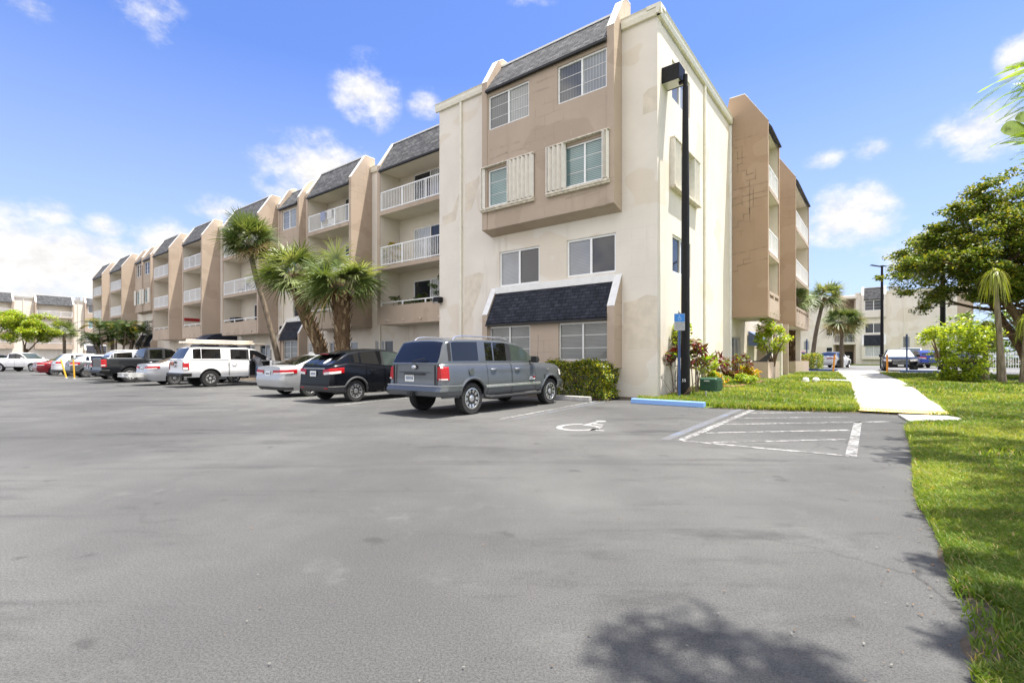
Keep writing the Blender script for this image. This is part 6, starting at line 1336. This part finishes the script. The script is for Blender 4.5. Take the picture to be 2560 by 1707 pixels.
pts_side = [(13.9, 19.9), (14.9, 21.5), (13.2, 22.1), (11.0, 23.0), (9.9, 23.2), (9.6, 22.4), (11.5, 21.5), (12.9, 20.8)]
grass()
# ------------------------------------------------------------------ lot furniture and small things
def top(o, label, cat, group=None): return tag(o, label, cat, group)
# lamp pole with box head
p = at(1713.5, 897, 15.35); p.z = 0
lp = empty('lamp_post', p, ROT, 'tall black lamp post with a box head, standing by the building corner', 'lamp post')
mb = MB(); mb.lathe([(.145, .03), (.14, .5), (.125, 4.2), (.123, 4.22), (.12, 6), (.085, 9.92), (.0, 9.95)], 20); mb.build('pole', M['polemat'], lp, smooth=True)
mb = MB(); mb.box(-.2, -.05, -.05, .05, 10.05, 10.15); mb.tube([(0, 0, 9.8), (0, 0, 10.3)], .07, 10); mb.build('arm', M['polemat'], lp)
hd_ = MB(); hx0, hx1, hy0, hy1, hz0, hz1 = -.72, -.1, -.28, .28, 10.12, 10.62
hd_.box(hx0, hx1, hy0, hy1, hz0+.05, hz1); 
for a, b, c, d in ((hx0, hx1, hy0, hy0+.03), (hx0, hx1, hy1-.03, hy1), (hx0, hx0+.03, hy0+.03, hy1-.03), (hx1-.03, hx1, hy0+.03, hy1-.03)): hd_.box(a, b, c, d, hz0, hz0+.049)
h_o = hd_.build('lamp_head', M['polemat'], lp); LENS = NB('lamp_lens').set(rough=.1, spec=.6, coat=.5).mat; LENS.node_tree.nodes['Principled BSDF'].inputs['Base Color'].default_value = (.50, .50, .42, 1)
mb = MB(); mb.box(hx0+.04, hx1-.04, hy0+.04, hy1-.04, hz0+.01, hz0+.045); mb.build('lens', LENS, h_o)
text('55', .13, lp, (0, -.143, .62), (R(90), 0, 0), M['white'], 'number_sticker', .001)
# accessible parking sign
p = at(1698, 897, 15.0); p.z = 0
sg = empty('parking_sign', p, ROT+R(37), 'blue and grey accessible parking sign on a blue post before the black lamp post', 'sign')
mb = MB(); mb.prism([(-.035, -.025), (.035, -.025), (.035, .025), (.02, .025), (.02, -.01), (-.02, -.01), (-.02, .025), (-.035, .025)], 0, 2.72, 'z'); mb.build('post', M['navy'], sg)
mb = MB(); mb.box(-.165, .165, -.034, -.028, 2.18, 2.70); pl_o = mb.build('sign_plate', M['signgrey'], sg, bevel=.0)
mb = MB(); mb.box(-.158, .158, -.037, -.035, 2.45, 2.692); mb.build('blue_field', M['signblue'], pl_o)
mb = MB(); wheelchair(mb, lambda u, v, z: (u*.13, -.039, 2.545+v*.13), 1.0, 0); mb.build('wheelchair_symbol', simple('pale_blue', (.35, .55, .78), .5, var=.02), pl_o, recalc=False)
for k, s_ in enumerate(['PARKING BY DISABLED', 'PERMIT ONLY', 'TOW AWAY ZONE', '$250 FINE F.S. 318.18']): text(s_, .029 if k in (0, 3) else .034, pl_o, (0, -.036, 2.405-.055*k), (R(90), 0, 0), M['black'], 'lettering', .0005)
mb = MB(); mb.lathe([(.03, 2.72), (.04, 2.75), (.03, 2.80), (.0, 2.82)], 10); mb.build('post_cap', M['rust'], sg)
# wheel stops
def stop(label, loc, rz, mat, L_=1.85, group=None):
    mb = MB(); mb.prism([(-.10, 0), (.10, 0), (.075, .125), (.05, .145), (-.05, .145), (-.075, .125)], -L_/2, L_/2, 'x'); o = mb.build('wheel_stop', mat, bevel=.012); o.location = loc; o.rotation_euler = (0, 0, rz); return tag(o, label, 'wheel stop', group)
stop('faded blue wheel stop in front of the sign and lamp post', Vector((4.33, 13.55, .006)), ROT-R(1.5), M['blue'], 2.08)
stop('grey concrete wheel stop at the nose of the nearest parked car', L2W(-2.35, -1.75, .005), ROT, M['concrete_d'])
stop('dark blue wheel stop under the nose of the black saloon', Vector((25.3, 29.5, .48)), ROT, M['navy'], 2.6); stop('dark blue wheel stop beside the clipped hedge', Vector((21.2, 33.2, .48)), ROT, M['navy'], 1.9)
# green cabinet
g_ = empty('utility_cabinet', Vector((6.75, 16.4, hg(16.4)+.02)), ROT+R(-6), 'dark green ribbed utility cabinet on the grass behind the lamp post', 'cabinet')
mb = MB(); mb.prism([(-.30, .09), (.27, .09), (.27, .47), (.20, .52), (-.24, .52), (-.30, .47)], -.27, .27, 'x'); 
mb.build('body', M['green'], g_, bevel=.015)
mb = MB(); mb.box(-.32, .32, -.35, .32, 0, .085); mb.build('base', M['green'], g_, bevel=.01)
for k in range(4): mb = MB(); mb.box(.271, .305, -.27, .24, .15+.085*k, .195+.085*k); mb.build('rib', M['green'], g_)
mb = MB(); mb.box(-.12, .06, -.304, -.301, .40, .43); mb.build('label_plate', M['white'], g_)
mb = MB(); mb.box(-.14, .08, -.305, -.301, .30, .315); mb.build('seam', M['dark'], g_)
o = MB(); o.tube([(0, 0, -.05), (0, 0, .17)], .032, 10); o = o.build('pipe_stub', M['concrete_d']); o.location = Vector((6.25, 15.6, hg(15.6))); tag(o, 'short grey pipe stub in the grass by the green cabinet', 'pipe')
for X_, Y_, lab in [(12.2, 20.1, 'white domed cap on the grass nearer the planters'), (12.62, 20.1, 'white domed cap on the grass nearer the walk')]:
    mb = MB(); mb.lathe([(.13, 0), (.13, .10), (.11, .18), (.06, .215), (.0, .225)], 18); o = mb.build('domed_cap', M['trim'], smooth=True); o.location = (X_, Y_, hg(Y_)+.0); tag(o, lab, 'cap', 'white domed caps on the lawn')
# planters
for y0, y1, lab in [(9.06, 12.05, 'near tan stucco planter box under the overhanging balcony'), (17.47, 23.6, 'far tan stucco planter box under the second balcony stack')]:
    mb = MB(); a, b = .36, 1.575; mb.box(a, b, y0, y0+.15, .1, 1.16); mb.box(a, b, y1-.15, y1, .1, 1.16); mb.box(b-.15, b, y0+.15, y1-.15, .1, 1.16); mb.box(a, a+.15, y0+.15, y1-.15, .1, 1.16); 
    o = mb.build('planter', M['brown']); o.location = CORNER; o.rotation_euler = (0, 0, ROT); tag(o, lab, 'planter'); m2 = MB(); m2.box(a+.15, b-.15, y0+.15, y1-.15, .3, 1.02); m2.build('soil', M['soil'], o)
mb = MB(); random.seed(2)
for k in range(26):
    t = k/25; px = 1792+115*t; d = 18.0+2.0*t+.9*math.sin(t*3.1)*-1; q = at(px, 897, d); mb.box(q.x-.1, q.x+.1, q.y-.06, q.y+.06, hg(d)-.02, hg(d)+.10+random.uniform(-.01, .015))
o = mb.build('brick_edging', M['brick'], bevel=.01); tag(o, 'curved row of red edging bricks round the planting bed', 'edging')
# folded dark recliner on the planter edge
mb = MB(); mb.box(-.55, .55, -.2, .2, 0, .05); mb.prism([(.2, .05), (.55, .05), (.75, .45), (.68, .47)], -.2, .2, 'y'); o = mb.build('patio_chair', M['dark'], bevel=.01); o.location = L2W(.95, 9.35, 1.165); o.rotation_euler = (0, 0, ROT+R(10)); tag(o, 'folded black patio chair lying on the near planter', 'chair')
# leaning / straight yellow posts, left and orange posts, right
def bollard(label, loc, h, lean, mat, r=.045, group=None, base=True):
    t = empty('marker_post', loc, 0, label, 'post', group); mb = MB(); mb.tube([(0, 0, 0), (lean[0], lean[1], h)], r, 10); mb.build('post', mat, t, smooth=True)
    mb = MB(); mb.lathe([(.13, 0), (.12, .02), (.06, .035), (.05, .04)], 14); mb.build('base', M['steel'], t); return t
bollard('yellow marker post leaning left on the open lot', Vector((-30.1, 32.7, .004)), 1.28, (-.40, 0), M['yellow']); bollard('upright yellow marker post on the open lot', Vector((-28.75, 31.8, .004)), 1.24, (-.07, 0), M['yellow'])
bollard('orange marker post leaning right at the left of the walk', Vector((19.9, 30.0, .46)), 1.12, (.1, 0), M['orange'], .05); bollard('upright orange marker post at the right of the walk', Vector((22.25, 28.7, .46)), 1.1, (-.01, 0), M['orange'], .05)
# background lamp posts
def lamp2(label, px, d, h, z0=.47, r=.12):
    p = at(px, 897, d); p.z = z0; t = empty('lamp_post', p, 0, label, 'lamp post'); mb = MB(); mb.lathe([(r*1.25, 0), (r*1.2, .3), (r, 2.5), (r*.7, h), (.0, h+.02)], 14); mb.build('pole', M['polemat'], t, smooth=True)
    for s in (1, -1): mb = MB(); mb.prism([(s*.05, h-.08), (s*.9, h-.02+.12), (s*.95, h+.05), (s*.3, h+.0), (s*.05, h+.04)], -.11, .11, 'y'); mb.build('lamp_head', M['polemat'], t)
lamp2('black lamp post with two thin heads before the three storey block', 2205, 40, 8.5); lamp2('thick black lamp post beside the light green shrub', 2357, 31, 9.0, .47, .15)
# backs of two parking signs
for px, d, lab in [(2017, 37, 'grey back of a sign on a dark post beyond the balconies'), (2267, 29.6, 'pale back of a sign on a dark blue post before the black saloon')]:
    p = at(px, 897, d); p.z = .46; t = empty('parking_sign', p, 0, lab, 'sign', 'parking signs seen from behind'); mb = MB(); mb.box(-.035, .035, -.03, .03, 0, 2.35); mb.build('post', M['navy'], t); mb = MB(); mb.box(-.2, .2, .031, .04, 1.55, 2.2); mb.build('sign_plate', M['signgrey'], t)
# flood lights on the walls
for a, b, z, lab in [(-9.72, -.02, 3.86, 'grey wall floodlight at the left edge of the corner block'), (-28.05, 2.48, 3.5, 'small wall floodlight beside the shingled awning of the middle block')]:
    t = empty('floodlight', L2W(a, b, z), ROT, lab, 'light'); mb = MB(); mb.prism([(-.02, -.1), (-.25, -.16), (-.30, -.1), (-.25, .12), (-.02, .12)], -.17, .17, 'x'); mb.build('housing', M['polemat'], t); mb = MB(); mb.face([(-.14, -.256, -.155), (.14, -.256, -.155), (.14, -.307, -.10), (-.14, -.307, -.10)]); mb.build('lens', M['clear'], t)
# cargo rack behind the silver saloon
t = empty('cargo_rack', L2W(-23.35, -7.55, 0), HEAD, 'white mesh cargo rack hitched behind the silver saloon', 'cargo rack'); mb = MB()
for y in (-.75, .75): mb.box(-.3, .3, y-.03, y+.03, .42, .62)
for x in (-.3, .3): mb.box(x-.03, x+.03, -.78, .78, .42, .48); mb.box(x-.03, x+.03, -.78, .78, .57, .62)
for k in range(9): y = -.7+1.4*k/8; mb.box(-.32, -.29, y-.03, y+.03, .48, .57); mb.box(-.27, .27, y-.015, y+.015, .435, .455)
mb.build('frame', simple('worn_white_metal', (.50, .50, .48), .6, var=.2), t); mb = MB(); mb.box(-.335, -.325, -.28, .06, .45, .58); mb.build('plate', M['plate'], t); mb = MB(); mb.box(.3, .95, -.04, .04, .40, .48); mb.build('hitch_bar', M['dark'], t)
# a few things on the balconies
def potted(label, loc, W_, H, mats, wts, group='plants on the balconies', n_=14, sz=.16):
    o = shrub('potted_plant', label, loc, W_, W_*.6, H, n_, 26, .16, sz, mats, wts, 'plant', 4, .3, .35, group=group); mb = MB(); mb.lathe([(.12, 0), (.17, .28), (.18, .30), (.15, .30)], 14); mb.build('pot', M['brick'], o, smooth=True); return o
for a, z, W_, H, lab, mats, wt in [(-14.4, 3.4, 1.3, 1.35, 'leggy potted shrub behind the lowest railing nearest the corner block', [LF['hedge'], LF['deep']], [.6, .4]), (-12.6, 3.4, 1.2, 1.3, 'dark potted shrub in the middle of the lowest balcony nearest the corner block', [LF['deep'], LF['ti'], LF['hedge']], [.5, .2, .3]), (-11.4, 3.4, 1.0, 1.9, 'tall potted plant at the right end of the lowest balcony', [LF['hedge'], LF['deep']], [.6, .4]),
        (-15.0, 6.15, .9, 1.5, 'yellow flowering plant leaning over the third floor railing', [LF['hedge2'], LF['croton'], LF['lime2']], [.4, .3, .3]), (-42.2, 9.05, .8, 1.3, 'green potted plant on a far top floor balcony', [LF['deep'], LF['hedge']], [.5, .5]), (-69.5, 9.05, .9, 1.4, 'dark potted plant on the last top floor balcony', [LF['deep'], LF['hedge']], [.5, .5])]:
    potted(lab, L2W(a, 1.55 if z < 4 else 1.6, z), W_, H, mats, wt)
t = empty('garden_chair', L2W(-11.2, 1.9, 6.16), ROT, 'dark wire garden chair on the third floor balcony nearest the corner block', 'chair'); mb = MB(); mb.box(-.4, .4, -.3, .3, .38, .46); mb.build('seat', M['dark'], t); mb = MB()
for k in range(8): mb.tube([(-.38+.108*k, .3, .4), (-.38+.108*k, .36, .95)], .012, 5)
mb.tube([(-.4, .36, .95), (.4, .36, .95)], .015, 5); mb.build('backrest', M['dark'], t)
for sx in (-.36, .36):
    for sy in (-.26, .26): mb = MB(); mb.tube([(sx, sy, 0), (sx, sy, .4)], .018, 6); mb.build('leg', M['dark'], t)
t = empty('barbecue_grill', L2W(-33.6, 1.6, 3.4), ROT, 'black barbecue grill on the second floor balcony behind the leaning palm', 'grill'); mb = MB(); mb.prism([(-.3, .8), (.3, .8), (.26, 1.05), (-.26, 1.05)], -.5, .5, 'x'); mb.box(-.5, .5, -.25, .25, .1, .16); mb.build('body', M['dark'], t)
for sx in (-.45, .45): mb = MB(); mb.box(sx-.03, sx+.03, -.2, .2, 0, .8); mb.build('leg', M['dark'], t)
mb = MB(); mb.box(-.6, .6, -.02, .02, -.13, .13, 0); 
for k in range(3): mb.lathe([(.0, -.025), (.05, -.024), (.05, -.02)], 8, 'y', (-.35+.3*k, 0, 0), 1)
o = mb.build('wall_banner', [simple('red_banner', (.35, .015, .015), .7), M['dark']]); o.location = L2W(-42.82, 1.75, 4.75); o.rotation_euler = (0, 0, ROT+R(90)); tag(o, 'red wall banner on the second floor balcony wall', 'banner')
def folding_chair(label, a, b, z, rz, mat):
    t = empty('patio_chair', L2W(a, b, z), ROT+rz, label, 'chair', 'chairs on the balconies'); mb = MB(); mb.box(-.25, .25, -.24, .24, .40, .44); mb.build('seat', mat, t); mb = MB(); mb.prism([(.24, .44), (.28, .44), (.36, .95), (.32, .95)], -.25, .25, 'x'); mb.build('backrest', mat, t)
    for sx in (-.22, .22):
        for sy in (-.2, .2): mb = MB(); mb.box(sx-.02, sx+.02, sy-.02, sy+.02, 0, .399); mb.build('leg', mat, t)
folding_chair('white patio chair on the top balcony above the two shaggy palms', -21.4, 1.8, 9.05, R(20), M['rail']); folding_chair('dark patio chair on the top balcony above the two shaggy palms', -19.2, 1.9, 9.05, R(-30), M['dark'])
folding_chair('dark patio chair behind the third floor railing over the leaning palm', -33.2, 1.9, 6.16, R(10), M['dark']); folding_chair('white patio chair behind the third floor railing over the leaning palm', -31.6, 1.8, 6.16, R(-25), M['rail'])
for a, c, lab in [(-20.9, (.30, .33, .45), 'grey blue towel hung over the top balcony railing above the palms'), (-20.2, (.62, .60, .58), 'pale towel hung over the top balcony railing above the palms')]:
    mb = MB(); mb.box(-.25, .25, -.045, -.035, -.55, 0); mb.box(-.25, .25, -.045, .045, 0, .01); mb.box(-.25, .25, .035, .045, -.4, 0); o = mb.build('towel', simple('towel_cloth', c, .9)); o.location = L2W(a, 1.16, 10.07); o.rotation_euler = (0, 0, ROT); tag(o, lab, 'towel')
# roll of carpet on the dashboard is too small to show; fence at the right edge
p = at(2545, 897, 34); p.z = .4; t = empty('metal_fence', p, ROT, 'low white picket fence beyond the big trunks', 'fence'); mb = MB()
mb.box(-1.5, 6, -.02, .02, 1.25, 1.3); mb.box(-1.5, 6, -.02, .02, .2, .25)
for k in range(60): x = -1.5+7.5*k/59; mb.box(x-.012, x+.012, -.012, .012, .1, 1.4)
mb.build('panel', M['rail'], t)
for x in (-1.5, 1, 3.5, 6): mb = MB(); mb.box(x-.04, x+.04, -.05, .05, 0, 1.5); mb.build('post', M['rail'], t)
# fallen leaves and grit on the lot and along the lawn edge
def litter():
    N = 190; Y = 1.6*(15/1.6)**rng.random(N); e = np.interp(Y, ys_, xs_); X = np.where(rng.random(N) < .62, e-np.abs(rng.normal(size=N))*.35, e-rng.random(N)*Y*1.6); C = np.stack([X, Y, np.full(N, .012)], 1)
    o = leaves('leaf_litter', C, np.clip(.009+.003*Y, .011, .04), [simple('fallen_brown_leaf', (.16, .09, .04), .9), simple('pale_grit', (.15, .145, .13), .9), M['soil']], None, 3., .6, [.45, .3, .25]); o['kind'] = 'stuff'; o['label'] = 'fallen leaves and grit scattered on the asphalt'
litter()
# ------------------------------------------------------------------ the man leaning into the pickup
def person():
    w = gmc.matrix_basis @ Vector((3.15, -1.42, 0)); root = empty('person', w, HEAD, 'person in dark shirt and jeans bending in through the open door of the white pickup', 'person')
    # car frame: +x forward, +y into the car. skeleton: 0 pelvis
    J = [(0, .0, .93), (0, .10, 1.10), (.0, .30, 1.28), (0, .44, 1.36), (0, .56, 1.39), (0, .66, 1.42), (0, .72, 1.44)]; Rr = [(.155, .135), (.15, .125), (.17, .125), (.13, .105), (.055, .055), (.085, .10), (.09, .11)]
    E_ = [(i, i+1) for i in range(6)]
    def chain(start, pts):
        prev = start
        for p, r in pts: J.append(p); Rr.append(r if isinstance(r, tuple) else (r, r)); E_.append((prev, len(J)-1)); prev = len(J)-1
    for s in (1, -1):
        chain(0, [((s*.10, .0, .86), (.105, .11)), ((s*.12, .03, .50), (.07, .075)), ((s*.13, -.03, .24), (.052, .06)), ((s*.135, -.04, .09), (.045, .05)), ((s*.15, .08, .045), (.045, .035)), ((s*.155, .15, .035), (.038, .025))])
        chain(2, [((s*.17, .36, 1.30), .062), ((s*.20, .40, 1.24), .052), ((s*.22, .50, 1.02), .042), ((s*.17, .66, 1.00), .034), ((s*.16, .72, .99), .03)])
        if True:
            hp = len(J)-1
            for f in range(4): chain(hp, [((s*(.185-.016*f), .78+.01*(f in (1, 2)), .985), .010), ((s*(.185-.016*f), .80+.01*(f in (1, 2)), .96), .009)])
            chain(hp, [((s*.12, .75, .985), .010), ((s*.115, .775, .97), .009)])
    me = bpy.data.meshes.new('person_rig'); me.from_pydata(J, E_, []); o = bpy.data.objects.new('rig', me); COL.objects.link(o)
    sk = o.modifiers.new('skin', 'SKIN'); sk.use_smooth_shade = True
    for i, r in enumerate(Rr): me.skin_vertices[0].data[i].radius = r
    me.skin_vertices[0].data[0].use_root = True
    o.modifiers.new('sub', 'SUBSURF').levels = 2; o.modifiers['sub'].render_levels = 2
    bpy.context.view_layer.update(); dg = bpy.context.evaluated_depsgraph_get(); m2 = bpy.data.meshes.new_from_object(o.evaluated_get(dg)); bpy.data.objects.remove(o, do_unlink=True)
    SKIN = simple('skin_tone', (.34, .19, .12), .55, var=.06); SH = simple('dark_shirt', (.022, .024, .032), .85, var=.3); JE = simple('blue_jeans', (.035, .055, .10), .85, var=.4, vs_=9); SHOE = simple('dark_shoe', (.02, .018, .016), .6); HAIR = simple('dark_hair', (.015, .012, .01), .7)
    m2.materials.clear(); [m2.materials.append(x) for x in (SKIN, SH, JE, SHOE, HAIR)]
    for p in m2.polygons:
        c = p.center; i = 1
        if c.z < .10: i = 3
        elif c.z < .95 and c.y < .3: i = 2
        elif c.y > .58 and abs(c.x) < .11 and c.z > 1.2: i = 4 if (c.z > 1.43 or c.y < .66) else 0
        elif c.y > .52 and abs(c.x) > .09 and c.z < 1.1: i = 0
        elif c.y > .50 and abs(c.x) < .1 and c.z > 1.3: i = 0
        p.material_index = i; p.use_smooth = True
    b = bpy.data.objects.new('body', m2); COL.objects.link(b); b.parent = root
person()
